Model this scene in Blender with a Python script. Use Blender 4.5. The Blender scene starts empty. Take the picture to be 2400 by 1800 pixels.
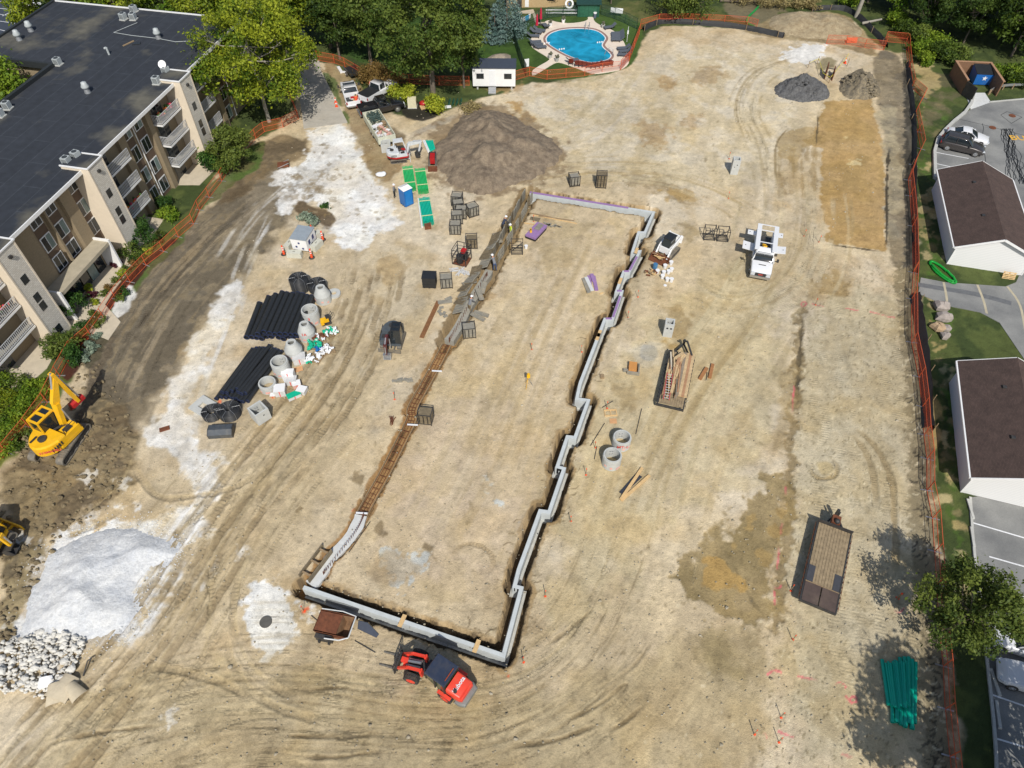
import bpy, math, random
import numpy as np
from mathutils import Vector, Matrix
R = math.radians
# ---------------------------------------------------------------- camera, sky, sun, exposure
CAM_H, FPX, PITCH = 48.0, 1664.0, R(50)
sc = bpy.context.scene
col = sc.collection
cam = bpy.data.cameras.new('camera'); cam_o = bpy.data.objects.new('camera', cam); col.objects.link(cam_o)
cam.sensor_width = 36; cam.lens = 36 * FPX / 2400; cam.clip_end = 6000; cam.clip_start = 0.5
cam_o.location = (0, 0, CAM_H); cam_o.rotation_euler = (R(90) - PITCH, 0, 0)
sc.camera = cam_o
SUN_EL, SUN_AZ = R(47), R(172)
w = bpy.data.worlds.new('World'); sc.world = w; w.use_nodes = True
nt = w.node_tree; bg = nt.nodes['Background']
sky = nt.nodes.new('ShaderNodeTexSky'); sky.sky_type = 'NISHITA'; sky.sun_disc = False
sky.sun_elevation = SUN_EL; sky.sun_rotation = SUN_AZ; sky.air_density = 1.0; sky.dust_density = 1.5
nt.links.new(sky.outputs[0], bg.inputs[0]); bg.inputs[1].default_value = 0.1
sun = bpy.data.lights.new('sun', 'SUN'); sun.energy = 4.05; sun.angle = R(0.53); sun.color = (1, 0.955, 0.88)
sun_o = bpy.data.objects.new('sun', sun); col.objects.link(sun_o); sun_o.location = (0, -40, 90)
d = Vector((-math.sin(R(8)) * math.cos(SUN_EL), math.cos(R(8)) * math.cos(SUN_EL), -math.sin(SUN_EL)))
sun_o.rotation_euler = d.to_track_quat('-Z', 'Y').to_euler()
vs = sc.view_settings; vs.view_transform = 'Standard'; vs.look = 'None'; vs.exposure = 0.0; vs.gamma = 1
sc.cycles.max_bounces = 6; sc.cycles.transparent_max_bounces = 16; sc.cycles.diffuse_bounces = 3

# ---------------------------------------------------------------- survey: photo pixel -> point of the site
SP, CP = math.sin(PITCH), math.cos(PITCH)
def G(px, py, h=0.0):
    u = px - 1200; v = 900 - py
    t = (CAM_H - h) / (SP * FPX - CP * v)
    return (u * t, (CP * FPX + SP * v) * t)
def GP(pts, h=0.0): return [G(x, y, h) for x, y in pts]
def heading(a, b, h=0.0):
    p = G(*a, h); q = G(*b, h); return math.atan2(q[1] - p[1], q[0] - p[0])

# ---------------------------------------------------------------- colours and materials
K = 1.08
def s2l(c):
    c /= 255.0
    return c / 12.92 if c <= 0.04045 else ((c + 0.055) / 1.055) ** 2.4
def C(r, g, b, k=K): return (s2l(r) / k, s2l(g) / k, s2l(b) / k)
MATS = {}
def mat(name, c, rough=0.7, metal=0.0, var=0.12, scale=3.0, bump=0.0, dirt=0.0, spec=0.5, coat=0.0):
    if name in MATS: return MATS[name]
    m = bpy.data.materials.new(name); m.use_nodes = True; n = m.node_tree; L = n.links
    b = n.nodes['Principled BSDF']; b.inputs['Roughness'].default_value = rough; b.inputs['Metallic'].default_value = metal
    b.inputs['Specular IOR Level'].default_value = spec; b.inputs['Coat Weight'].default_value = coat
    tc = n.nodes.new('ShaderNodeTexCoord'); no = n.nodes.new('ShaderNodeTexNoise')
    no.inputs['Scale'].default_value = scale; no.inputs['Detail'].default_value = 6; no.inputs['Roughness'].default_value = 0.65
    L.new(tc.outputs['Object'], no.inputs['Vector'])
    mr = n.nodes.new('ShaderNodeMapRange'); mr.inputs[1].default_value = 0.3; mr.inputs[2].default_value = 0.7
    mr.inputs[3].default_value = 1 - var; mr.inputs[4].default_value = 1 + var
    L.new(no.outputs['Fac'], mr.inputs[0])
    vm = n.nodes.new('ShaderNodeVectorMath'); vm.operation = 'SCALE'; vm.inputs[0].default_value = c
    L.new(mr.outputs[0], vm.inputs['Scale']); out = vm.outputs[0]
    if dirt > 0:
        n2 = n.nodes.new('ShaderNodeTexNoise'); n2.inputs['Scale'].default_value = scale * 0.45; n2.inputs['Detail'].default_value = 8
        n2.inputs['Roughness'].default_value = 0.7
        L.new(tc.outputs['Object'], n2.inputs['Vector'])
        r2 = n.nodes.new('ShaderNodeMapRange'); r2.inputs[1].default_value = 0.48; r2.inputs[2].default_value = 0.75; r2.inputs[4].default_value = dirt
        L.new(n2.outputs['Fac'], r2.inputs[0])
        mx = n.nodes.new('ShaderNodeMix'); mx.data_type = 'RGBA'; mx.inputs[7].default_value = (*C(165, 148, 118), 1)
        L.new(r2.outputs[0], mx.inputs[0]); L.new(out, mx.inputs[6]); out = mx.outputs[2]
    L.new(out, b.inputs['Base Color'])
    if bump > 0:
        bp = n.nodes.new('ShaderNodeBump'); bp.inputs['Strength'].default_value = bump; bp.inputs['Distance'].default_value = 0.05
        L.new(no.outputs['Fac'], bp.inputs['Height']); L.new(bp.outputs[0], b.inputs['Normal'])
    MATS[name] = m; return m
def netting(name, c, alpha):
    if name in MATS: return MATS[name]
    m = bpy.data.materials.new(name); m.use_nodes = True; n = m.node_tree; L = n.links
    b = n.nodes['Principled BSDF']; b.inputs['Base Color'].default_value = (*c, 1); b.inputs['Roughness'].default_value = 0.6
    tr = n.nodes.new('ShaderNodeBsdfTransparent'); mx = n.nodes.new('ShaderNodeMixShader')
    no = n.nodes.new('ShaderNodeTexNoise'); no.inputs['Scale'].default_value = 0.8; tc = n.nodes.new('ShaderNodeTexCoord')
    L.new(tc.outputs['Object'], no.inputs['Vector'])
    mr = n.nodes.new('ShaderNodeMapRange'); mr.inputs[1].default_value = 0.3; mr.inputs[2].default_value = 0.7
    mr.inputs[3].default_value = alpha * 0.8; mr.inputs[4].default_value = min(1, alpha * 1.2)
    L.new(no.outputs['Fac'], mr.inputs[0]); L.new(mr.outputs[0], mx.inputs[0])
    L.new(tr.outputs[0], mx.inputs[1]); L.new(b.outputs[0], mx.inputs[2])
    L.new(mx.outputs[0], n.nodes['Material Output'].inputs[0]); MATS[name] = m; return m
def texmat(name, build, rough=0.8):
    """build(nodes, links, texcoord) -> colour socket"""
    m = bpy.data.materials.new(name); m.use_nodes = True; n = m.node_tree
    b = n.nodes['Principled BSDF']; b.inputs['Roughness'].default_value = rough
    tc = n.nodes.new('ShaderNodeTexCoord'); n.links.new(build(n.nodes, n.links, tc), b.inputs['Base Color'])
    MATS[name] = m; return m

# ---------------------------------------------------------------- mesh building
class MB:
    def __init__(s): s.v = []; s.f = []; s.mi = []; s.sm = []; s.M = None; s.m = 0
    def add(s, vs, fs, smooth=False, m=None):
        b = len(s.v)
        if s.M is not None: vs = [s.M @ Vector(v) for v in vs]
        s.v += [tuple(v) for v in vs]; k = s.m if m is None else m
        for f in fs: s.f.append([b + i for i in f]); s.mi.append(k); s.sm.append(smooth)
        return s
    def box(s, x0, y0, z0, x1, y1, z1, m=None):
        return s.add([(x0,y0,z0),(x1,y0,z0),(x1,y1,z0),(x0,y1,z0),(x0,y0,z1),(x1,y0,z1),(x1,y1,z1),(x0,y1,z1)],
              [(0,3,2,1),(4,5,6,7),(0,1,5,4),(1,2,6,5),(2,3,7,6),(3,0,4,7)], m=m)
    def cbox(s, c, sz, rz=0, rx=0, ry=0, m=None, taper=1.0):
        mt = Matrix.Translation(c) @ Matrix.Rotation(rz,4,'Z') @ Matrix.Rotation(ry,4,'Y') @ Matrix.Rotation(rx,4,'X')
        x, y, z = sz[0]/2, sz[1]/2, sz[2]/2; t = taper
        vs = [(-x,-y,-z),(x,-y,-z),(x,y,-z),(-x,y,-z),(-x*t,-y*t,z),(x*t,-y*t,z),(x*t,y*t,z),(-x*t,y*t,z)]
        return s.add([mt @ Vector(v) for v in vs], [(0,3,2,1),(4,5,6,7),(0,1,5,4),(1,2,6,5),(2,3,7,6),(3,0,4,7)], m=m)
    def beam(s, p0, p1, w, h, m=None, h1=None, w1=None):
        p0 = Vector(p0); p1 = Vector(p1); d = p1 - p0
        if d.length < 1e-6: return s
        x = d.normalized(); up = Vector((0,0,1)) if abs(x.z) < 0.95 else Vector((0,1,0))
        y = up.cross(x).normalized(); z = x.cross(y); w1 = w if w1 is None else w1; h1 = h if h1 is None else h1
        vs = []
        for p, ww, hh in ((p0, w, h), (p1, w1, h1)):
            for a, b in ((-1,-1),(1,-1),(1,1),(-1,1)): vs.append(p + y*a*ww/2 + z*b*hh/2)
        return s.add(vs, [(0,3,2,1),(4,5,6,7),(0,1,5,4),(1,2,6,5),(2,3,7,6),(3,0,4,7)], m=m)
    def cyl(s, p0, p1, r0, r1=None, n=12, m=None, cap=True, smooth=True):
        p0 = Vector(p0); p1 = Vector(p1); r1 = r0 if r1 is None else r1; d = (p1-p0)
        if d.length < 1e-6: return s
        d.normalize()
        a = Vector((0,0,1)) if abs(d.z) < 0.9 else Vector((1,0,0)); x = d.cross(a).normalized(); y = d.cross(x)
        vs = [];
        for p, r in ((p0,r0),(p1,r1)):
            for i in range(n):
                t = 2*math.pi*i/n; vs.append(p + x*math.cos(t)*r + y*math.sin(t)*r)
        s.add(vs, [(i,(i+1)%n,n+(i+1)%n,n+i)[::-1] for i in range(n)], smooth, m)
        if cap: s.add(vs, [tuple(range(n)), tuple(range(2*n-1,n-1,-1))], False, m)
        return s
    def pipe(s, p0, p1, ro, ri, n=16, m=None):
        p0 = Vector(p0); p1 = Vector(p1); d = (p1-p0).normalized()
        a = Vector((0,0,1)) if abs(d.z) < 0.9 else Vector((1,0,0)); x = d.cross(a).normalized(); y = d.cross(x)
        ring = lambda p, r: [p + x*math.cos(2*math.pi*i/n)*r + y*math.sin(2*math.pi*i/n)*r for i in range(n)]
        vs = ring(p0,ro)+ring(p1,ro)+ring(p1,ri)+ring(p0,ri); fs = []
        for k in range(4):
            for i in range(n): fs.append((k*n+i, ((k+1)%4)*n+i, ((k+1)%4)*n+(i+1)%n, k*n+(i+1)%n))
        return s.add(vs, fs, False, m)
    def lathe(s, prof, n=20, m=None, smooth=False, c=(0,0,0), closed=False):
        vs = []; fs = []
        for r, z in prof:
            for i in range(n): t = 2*math.pi*i/n; vs.append((c[0]+r*math.cos(t), c[1]+r*math.sin(t), c[2]+z))
        k = len(prof)
        for j in range(k if closed else k-1):
            for i in range(n): a = j*n; b = ((j+1) % k)*n; fs.append((a+i, a+(i+1)%n, b+(i+1)%n, b+i))
        return s.add(vs, fs, smooth, m)
    def prism(s, pts, z0, z1, m=None, top=None):
        n = len(pts)
        if sum(pts[i][0]*pts[(i+1)%n][1]-pts[(i+1)%n][0]*pts[i][1] for i in range(n)) < 0: pts = pts[::-1]
        vs = [(x,y,z0) for x,y in pts] + [(x,y,z1) for x,y in (top or pts)]
        return s.add(vs, [tuple(range(n-1,-1,-1)), tuple(range(n,2*n))] + [(i,(i+1)%n,n+(i+1)%n,n+i) for i in range(n)], m=m)
    def side(s, pts, y0, y1, m=None, smooth=False):
        """profile of (x, z) points extruded across y"""
        n = len(pts); vs = [(x,y0,z) for x,z in pts] + [(x,y1,z) for x,z in pts]
        s.add(vs, [(i,(i+1)%n,n+(i+1)%n,n+i) for i in range(n)], smooth, m)
        return s.add(vs, [tuple(range(n-1,-1,-1)), tuple(range(n,2*n))], False, m)
    def loft(s, rings, m=None, smooth=True, cap=True):
        n = len(rings[0]); vs = [p for r in rings for p in r]; fs = []
        for j in range(len(rings)-1):
            for i in range(n): fs.append((j*n+i, j*n+(i+1)%n, (j+1)*n+(i+1)%n, (j+1)*n+i))
        s.add(vs, fs, smooth, m)
        if cap: s.add(vs, [tuple(range(n-1,-1,-1)), tuple(range((len(rings)-1)*n, len(rings)*n))], False, m)
        return s
    def tube(s, pts, r, n=6, m=None):
        for a, b in zip(pts[:-1], pts[1:]): s.cyl(a, b, r, n=n, m=m)
        return s
    def ball(s, c, r, n=8, m=None, sq=(1,1,1)):
        vs = [(c[0], c[1], c[2]-r*sq[2])]; fs = []; k = n//2
        for j in range(1, k):
            p = math.pi*j/k
            for i in range(n): t = 2*math.pi*i/n; vs.append((c[0]+r*sq[0]*math.sin(p)*math.cos(t), c[1]+r*sq[1]*math.sin(p)*math.sin(t), c[2]-r*sq[2]*math.cos(p)))
        vs.append((c[0], c[1], c[2]+r*sq[2])); top = len(vs)-1
        for i in range(n): fs.append((0, 1+(i+1)%n, 1+i)); fs.append((top, top-n+i, top-n+(i+1)%n))
        for j in range(k-2):
            for i in range(n): a = 1+j*n; fs.append((a+i, a+(i+1)%n, a+n+(i+1)%n, a+n+i))
        return s.add(vs, fs, True, m)
    def build(s, name, mats, parent=None, loc=(0,0,0), rz=0):
        me = bpy.data.meshes.new(name); me.from_pydata(s.v, [], s.f)
        if not isinstance(mats, (list, tuple)): mats = [mats]
        for m in mats: me.materials.append(m)
        me.polygons.foreach_set('material_index', s.mi); me.polygons.foreach_set('use_smooth', s.sm); me.update()
        o = bpy.data.objects.new(name, me); col.objects.link(o); o.location = loc; o.rotation_euler = (0,0,rz)
        if parent is not None: o.parent = parent
        return o
def tag(o, label=None, cat=None, group=None, kind=None):
    if label: o['label'] = label
    if cat: o['category'] = cat
    if group: o['group'] = group
    if kind: o['kind'] = kind
    return o
def thing(name, label, cat, x=0, y=0, rz=0, group=None, z=0):
    o = bpy.data.objects.new(name, None); col.objects.link(o); o.empty_display_size = 0.3
    o.location = (x, y, z); o.rotation_euler = (0, 0, rz); return tag(o, label, cat, group)
KIDS = {}
def dup(root, label, x, y, rz=0, z=0, group=None, scale=None):
    def cp(o, parent):
        c = o.copy(); col.objects.link(c); c.parent = parent
        for k in list(o.children): cp(k, c)
        return c
    r = cp(root, None); r.location = (x, y, z); r.rotation_euler = (0, 0, rz); r['label'] = label
    if group: r['group'] = group
    if scale: r.scale = scale if isinstance(scale, tuple) else (scale,)*3
    return r
def text_part(s, size, m, parent, M, name='lettering', depth=0.006):
    cu = bpy.data.curves.new(name, 'FONT'); cu.body = s; cu.size = size; cu.extrude = depth; cu.align_x = 'CENTER'; cu.align_y = 'CENTER'
    cu.offset = size*0.018
    t = bpy.data.objects.new(name, cu); col.objects.link(t)
    bpy.context.view_layer.update()
    me = bpy.data.meshes.new_from_object(t.evaluated_get(bpy.context.evaluated_depsgraph_get()))
    bpy.data.objects.remove(t); me.materials.clear(); me.materials.append(m); me.name = name
    me.transform(M); o = bpy.data.objects.new(name, me); col.objects.link(o); o.parent = parent; return o
ORDS = ['first','second','third','fourth','fifth','sixth','seventh','eighth','ninth','tenth','eleventh','twelfth','thirteenth','fourteenth','fifteenth','sixteenth','seventeenth','eighteenth','nineteenth','twentieth',
        'twenty-first','twenty-second','twenty-third','twenty-fourth','twenty-fifth','twenty-sixth','twenty-seventh','twenty-eighth','twenty-ninth','thirtieth']
# ---------------------------------------------------------------- numpy noise
_rs = np.random.RandomState(7); _T = _rs.rand(16, 512, 512).astype(np.float32)
def vnoise(x, y, seed=0):
    xi = np.floor(x).astype(np.int32); yi = np.floor(y).astype(np.int32)
    fx = (x - xi); fy = (y - yi); fx = fx*fx*(3-2*fx); fy = fy*fy*(3-2*fy); T = _T[seed % 16]
    a = T[xi & 511, yi & 511]; b = T[(xi+1) & 511, yi & 511]; c = T[xi & 511, (yi+1) & 511]; d = T[(xi+1) & 511, (yi+1) & 511]
    return a*(1-fx)*(1-fy) + b*fx*(1-fy) + c*(1-fx)*fy + d*fx*fy
def fbm(x, y, size, octv=4, seed=0, gain=0.5):
    r = 0; a = 1.0; t = 0; f = 1.0/size
    for i in range(octv):
        r = r + a*vnoise(x*f + 17.3*i + 91*seed, y*f + 5.1*i + 37*seed, seed+i); t += a; a *= gain; f *= 2.03
    return r/t
# ---------------------------------------------------------------- terrain: one sheet, fine where the site is
ys = [8.0]
while ys[-1] < 128: ys.append(ys[-1] + 0.088 + 0.00105*(ys[-1]-8))
ys = np.array([-900,-300,-100,-40,-12,0,4,6.5] + ys + [131,136,145,165,210,300,500,900,1800.0])
cs = np.linspace(-1, 1, 900); cs = np.concatenate([[-40,-10,-4,-2,-1.4,-1.15,-1.05], cs, [1.05,1.15,1.4,2,4,10,40]])
hw = 34 + np.clip(ys-8, 0, 130)*0.49
GX = (hw[:,None]*cs[None,:]).astype(np.float64); GY = np.repeat(ys[:,None], len(cs), 1)
NR, NC = GX.shape
GZ = np.zeros((NR,NC)); GC = np.zeros((NR,NC,3)); WET = np.zeros((NR,NC)); TR = np.zeros((NR,NC,3))
def win(x0,x1,y0,y1):
    r0 = max(0, np.searchsorted(ys, y0)-1); r1 = min(NR, np.searchsorted(ys, y1)+1)
    if r1 <= r0: return None
    ha, hb = hw[r0], hw[r1-1]
    c0 = min(x0/ha, x0/hb); c1 = max(x1/ha, x1/hb)
    c0 = max(0, np.searchsorted(cs, c0)-1); c1 = min(NC, np.searchsorted(cs, c1)+1)
    return (slice(r0,r1), slice(c0,c1)) if c1 > c0 else None
def sdist(X, Y, pts):
    """signed distance (positive inside) to a closed polygon"""
    D = np.full(X.shape, 1e9); ins = np.zeros(X.shape, bool); n = len(pts)
    for i in range(n):
        ax, ay = pts[i]; bx, by = pts[(i+1)%n]; dx, dy = bx-ax, by-ay; L2 = dx*dx+dy*dy+1e-9
        t = np.clip(((X-ax)*dx+(Y-ay)*dy)/L2, 0, 1); D = np.minimum(D, (X-ax-t*dx)**2+(Y-ay-t*dy)**2)
        cnd = (ay > Y) != (by > Y); ins ^= cnd & (X < (bx-ax)*(Y-ay)/(by-ay+1e-12)+ax)
    D = np.sqrt(D); return np.where(ins, D, -D)
def smooth(pts, it=2, closed=False):
    for _ in range(it):
        q = []; n = len(pts)
        for i in range(n if closed else n-1):
            a = pts[i]; b = pts[(i+1)%n]; q += [(a[0]*.75+b[0]*.25, a[1]*.75+b[1]*.25), (a[0]*.25+b[0]*.75, a[1]*.25+b[1]*.75)]
        pts = q if closed else [pts[0]]+q+[pts[-1]]
    return pts
SEED = [0]
def area(px, color=None, a=1.0, feather=0.4, rag=0.6, rs=1.5, world=False, z=None, wet=0, var=0.1, vs_=2.0, color2=None, sm=2, lump=0, lsize=.5):
    """paint a traced patch of soil; rag = raggedness of the rim in metres"""
    SEED[0] += 1; sd = SEED[0]
    pts = px if world else GP(px)
    pts = smooth(pts, sm, True) if sm else pts
    xs = [p[0] for p in pts]; yy = [p[1] for p in pts]; pad = feather+rag+0.3
    wd = win(min(xs)-pad, max(xs)+pad, min(yy)-pad, max(yy)+pad)
    if wd is None: return
    X = GX[wd]; Y = GY[wd]; D = sdist(X, Y, pts)
    if rag: D = D + (fbm(X, Y, rs, 4, sd)-0.5)*2*rag*1.6
    m = np.clip(D/feather+0.5, 0, 1); m = m*m*(3-2*m)
    if color is not None:
        c = np.array(C(*color))
        n = fbm(X, Y, vs_, 4, sd+3)[...,None]
        cc = c*(1+(n-0.5)*2*var*1.6)
        if color2 is not None:
            k = np.clip((n-0.42)*6, 0, 1); cc = cc*(1-k)+np.array(C(*color2))*k
        GC[wd] = GC[wd]*(1-m[...,None]*a)+cc*m[...,None]*a
    if z is not None: GZ[wd] = GZ[wd]*(1-m)+z*m
    if lump: GZ[wd] += m*(fbm(X, Y, lsize, 3, sd+5)-0.45)*lump
    if wet: WET[wd] = np.maximum(WET[wd], m*wet)
    return m
def stroke(px, width, color=None, a=1.0, feather=0.15, rag=0.1, rs=0.8, world=False, depth=0, ridge=0, tread=0, wet=0, breakup=0, sm=2, end=1.5):
    SEED[0] += 1; sd = SEED[0]
    pts = px if world else GP(px)
    pts = smooth(pts, sm)
    s0 = 0; total = sum(math.dist(p,q) for p, q in zip(pts[:-1], pts[1:]))
    xs = [p[0] for p in pts]; yy = [p[1] for p in pts]; pad = width/2+feather+rag+0.3+(0.3 if ridge else 0)
    full = win(min(xs)-pad, max(xs)+pad, min(yy)-pad, max(yy)+pad)
    if full is None: return
    Dm = np.full(GX[full].shape, 1e3); S = np.zeros_like(Dm); Tt = np.zeros_like(Dm)
    for (ax,ay),(bx,by) in zip(pts[:-1], pts[1:]):
        L = math.dist((ax,ay),(bx,by))
        wd = win(min(ax,bx)-pad, max(ax,bx)+pad, min(ay,by)-pad, max(ay,by)+pad)
        if wd is None or L < 1e-6: s0 += L; continue
        r = slice(wd[0].start-full[0].start, wd[0].stop-full[0].start); c = slice(max(0,wd[1].start-full[1].start), min(Dm.shape[1], wd[1].stop-full[1].start))
        wd = (wd[0], slice(c.start+full[1].start, c.stop+full[1].start))
        r = slice(max(0,r.start), min(Dm.shape[0], r.stop)); wd = (slice(r.start+full[0].start, r.stop+full[0].start), wd[1])
        X = GX[wd]; Y = GY[wd]; ux, uy = (bx-ax)/L, (by-ay)/L
        t = np.clip((X-ax)*ux+(Y-ay)*uy, 0, L); dd = np.hypot(X-ax-t*ux, Y-ay-t*uy); sg = np.sign((X-ax)*(-uy)+(Y-ay)*ux)
        b = dd < Dm[r,c]; Dm[r,c] = np.where(b, dd, Dm[r,c]); S[r,c] = np.where(b, s0+t, S[r,c]); Tt[r,c] = np.where(b, sg*dd, Tt[r,c]); s0 += L
    X = GX[full]; Y = GY[full]
    D = width/2-Dm
    if rag: D = D+(fbm(X, Y, rs, 3, sd)-0.5)*2*rag*1.6
    m = np.clip(D/feather+0.5, 0, 1); m = m*m*(3-2*m)
    if end: m = m*np.clip(S/end+.0, 0, 1)*np.clip((total-S)/end, 0, 1)
    if breakup: m = m*np.clip((vnoise(S/2.2+sd*7, Tt*1.5+sd, sd)-0.5)*4*(1/breakup)+0.6, 0, 1)
    if color is not None:
        c = np.array(C(*color)); n = fbm(X, Y, 0.9, 3, sd+2)[...,None]
        GC[full] = GC[full]*(1-m[...,None]*a)+c*(1+(n-.5)*.3)*m[...,None]*a
    if depth: GZ[full] -= m*depth
    if ridge:
        e = np.clip(1-np.abs(Dm-width/2-0.08)/0.14, 0, 1)*np.clip(S/2, 0, 1)*np.clip((total-S)/2, 0, 1)
        GZ[full] += e*ridge*(0.4+1.2*vnoise(X*2.5, Y*2.5, sd))
    if tread:
        k = m > 0.25; T = TR[full]; T[k,0] = (S/tread)[k]; T[k,1] = Tt[k]; T[...,2] = np.maximum(T[...,2], np.where(k, m, 0)); TR[full] = T
    if wet: WET[full] = np.maximum(WET[full], m*wet)
def offset(pts, o):
    """parallel curve of a world polyline"""
    q = []
    for i, p in enumerate(pts):
        a = pts[max(0,i-1)]; b = pts[min(len(pts)-1,i+1)]; L = math.dist(a,b)+1e-9; q.append((p[0]-(b[1]-a[1])/L*o, p[1]+(b[0]-a[0])/L*o))
    return q
def bundle(px, n, spread, colors, a=0.35, w=(0.15,0.6), seed=1, depth=0, tread=0.0, part=0.5):
    rg = random.Random(seed); base = smooth(GP(px), 3); m = len(base)
    for i in range(n):
        L = int(m*rg.uniform(part*0.5, part*1.3)); s = rg.randrange(0, max(1, m-L)); sub = base[s:s+L:2]
        if len(sub) < 3: continue
        o = rg.gauss(0, spread); dr = rg.uniform(-.8, .8)
        pts = [(p[0], p[1]) for p in offset(sub, o)]
        pts = [(x+dr*k/len(pts), y) for k, (x,y) in enumerate(pts)]
        stroke(pts, rg.uniform(*w), rg.choice(colors), a*rg.uniform(.5,1.2), feather=0.12, rag=0.06, world=True, sm=0,
               breakup=rg.choice([0,1]), depth=depth*rg.random(), tread=tread if rg.random() < .5 else 0)
# base: dry tan subsoil with pinkish, grey and yellow areas
X, Y = GX, GY
DARK = .96
n1 = fbm(X, Y, 9, 5, 1)[...,None]; n2 = fbm(X+40, Y, 2.6, 5, 4)[...,None]; n3 = fbm(X, Y+9, .55, 4, 6)[...,None]
ca, cb, cc_, cd = [np.array(C(*c)) for c in ((205,190,163),(217,206,186),(193,174,142),(217,202,172))]
k = np.clip((n1-.38)*4, 0, 1); GC[:] = ca*(1-k)+cb*k
k = np.clip((n2-.5)*4.5, 0, 1)*.75; GC[:] = GC*(1-k)+cc_*k
k = np.clip((fbm(X, Y+70, 5, 4, 9)[...,None]-.52)*6, 0, 1)*.6; GC[:] = GC*(1-k)+cd*k
GZ += (fbm(X, Y, 1.6, 4, 2)-.5)*.05 + (fbm(X, Y, .35, 3, 3)-.5)*.035
# surroundings outside the site: rough dark grass (left, top, right)
GRASS = (100,112,60); GR2 = (72,86,46); STRAW = (190,172,120)
area([(-900,1790),(-900,-3000),(3300,-1000),(3300,3200),(2330,3200),(2240,1820),(2225,1600),(2200,1400),(2190,1180),(2175,1080),(2160,900),(2145,700),(2145,600),(2140,420),(2140,300),(2130,130),(2060,110),(2010,60),(1960,30),(1890,30),(1840,70),(1700,62),(1560,60),(1510,75),(1490,140),(1440,175),(1380,192),(1290,192),(1200,200),(1190,215),(1100,240),(1000,280),(930,270),(840,250),(800,160),(740,140),(700,160),(690,250),(640,310),(560,340),(500,430),(440,520),(330,620),(260,740),(200,830),(130,960),(60,1040),(0,1090),(-300,1400)] if 0 else
     [(-400,1500),(-700,900),(-600,-150),(600,-300),(1200,-300),(2000,-300),(3000,-200),(3000,1000),(2700,2400),(2360,2400),(2250,1820),(2225,1600),(2200,1400),(2190,1180),(2175,1080),(2160,900),(2145,700),(2145,600),(2140,420),(2140,300),(2130,130),(2060,110),(2010,60),(1960,30),(1890,30),(1840,70),(1700,62),(1560,60),(1510,75),(1490,140),(1440,175),(1380,192),(1290,192),(1200,200),(1190,215),(1100,240),(1000,280),(930,270),(840,250),(800,160),(740,140),(700,160),(690,250),(640,310),(560,340),(500,430),(440,520),(330,620),(260,740),(200,830),(130,960),(60,1040),(0,1090)],
     GRASS, 1, .6, .5, color2=GR2, var=.25, sm=1)
# right verge: straw and green patches
rg = random.Random(3)
for i in range(130):
    t = rg.random(); y = 150+t*1300; x = np.interp(y, [150,300,600,800,1100,1500], [2150,2170,2170,2190,2215,2240])+rg.uniform(-10,45)
    area([(x+rg.uniform(-9,9)+12*math.cos(q)*rg.uniform(.4,1.3), y+13*math.sin(q)*rg.uniform(.4,1.3)) for q in np.arange(0,6.2,1.05)], rg.choice([(196,180,132),(92,122,50),(150,138,98),(84,112,44),(204,190,148)]), .7, .3, .5, rs=.7)
area([(2235,165),(2180,150),(2150,200),(2165,320),(2190,300),(2250,215)], (118,112,82), .8, .8, 1, color2=(86,100,50))
area([(2180,150),(2150,170),(2160,230),(2195,215),(2200,180)], (196,178,134), .7, .6, .9)
area([(2160,930),(2200,930),(2206,1050),(2180,1060)], (190,166,116), .8, .3, .5)
# tone zones on the site
area([(1240,230),(1500,120),(1700,100),(1850,130),(1880,300),(1800,420),(1600,430),(1330,420),(1200,260)], (218,210,192), .75, 3, 1.5, color2=(208,196,168))
area([(1240,470),(1520,510),(1380,900),(1200,1480),(760,1330),(1060,800)], (208,192,165), .55, 1, .8, color2=(196,178,142))
area([(900,1050),(1150,900),(1290,1050),(1190,1400),(850,1330)], (208,192,172), .6, 2, 1.2, color2=(200,184,158))
area([(1880,700),(2120,660),(2140,1000),(2170,1500),(2190,1800),(1830,1800),(1850,1250)], (204,196,172), .7, 1.5, 1, color2=(188,176,146))
area([(1400,850),(1700,600),(1830,660),(1830,1100),(1560,1200),(1400,1450),(1240,1480)], (204,192,158), .6, 2, 1.5, color2=(196,180,142))
area([(0,1800),(250,1560),(560,1560),(1200,1640),(1600,1480),(1800,1500),(1830,1900),(0,1960)], (192,177,142), .65, 2, 1.2, color2=(176,160,126))
area([(600,460),(760,600),(950,560),(1040,640),(980,800),(760,1150),(480,1500),(450,1300),(700,950),(820,700),(620,560)], (202,186,154), .6, 1.5, 1, color2=(188,172,142))
# grey-brown haul road on the left
area([(640,370),(585,400),(560,440),(470,500),(400,570),(320,640),(270,720),(240,800),(215,880),(190,960),(260,1060),(345,1010),(400,880),(470,760),(560,660),(640,560),(700,470),(690,400)], (136,126,107), .94, 1.6, 1.0, color2=(114,104,86), var=.2)
bundle([(230,960),(290,820),(400,660),(520,540),(640,440)], 46, 1.9, [(160,148,128),(106,96,78),(172,162,144),(98,88,72)], .42, (.1,.5), 5, depth=.02, tread=.24)
area([(0,1120),(60,1060),(180,960),(230,900),(300,960),(330,1040),(300,1150),(200,1210),(60,1290),(0,1340)], (142,128,100), .9, 1.0, .8, color2=(118,102,76), var=.25, lump=.34, lsize=.6)
area([(0,1250),(60,1290),(110,1240),(100,1330),(70,1420),(30,1510),(0,1560)], (150,138,108), .9, .6, .6, color2=(112,100,76), lump=.3, lsize=.55)
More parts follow.
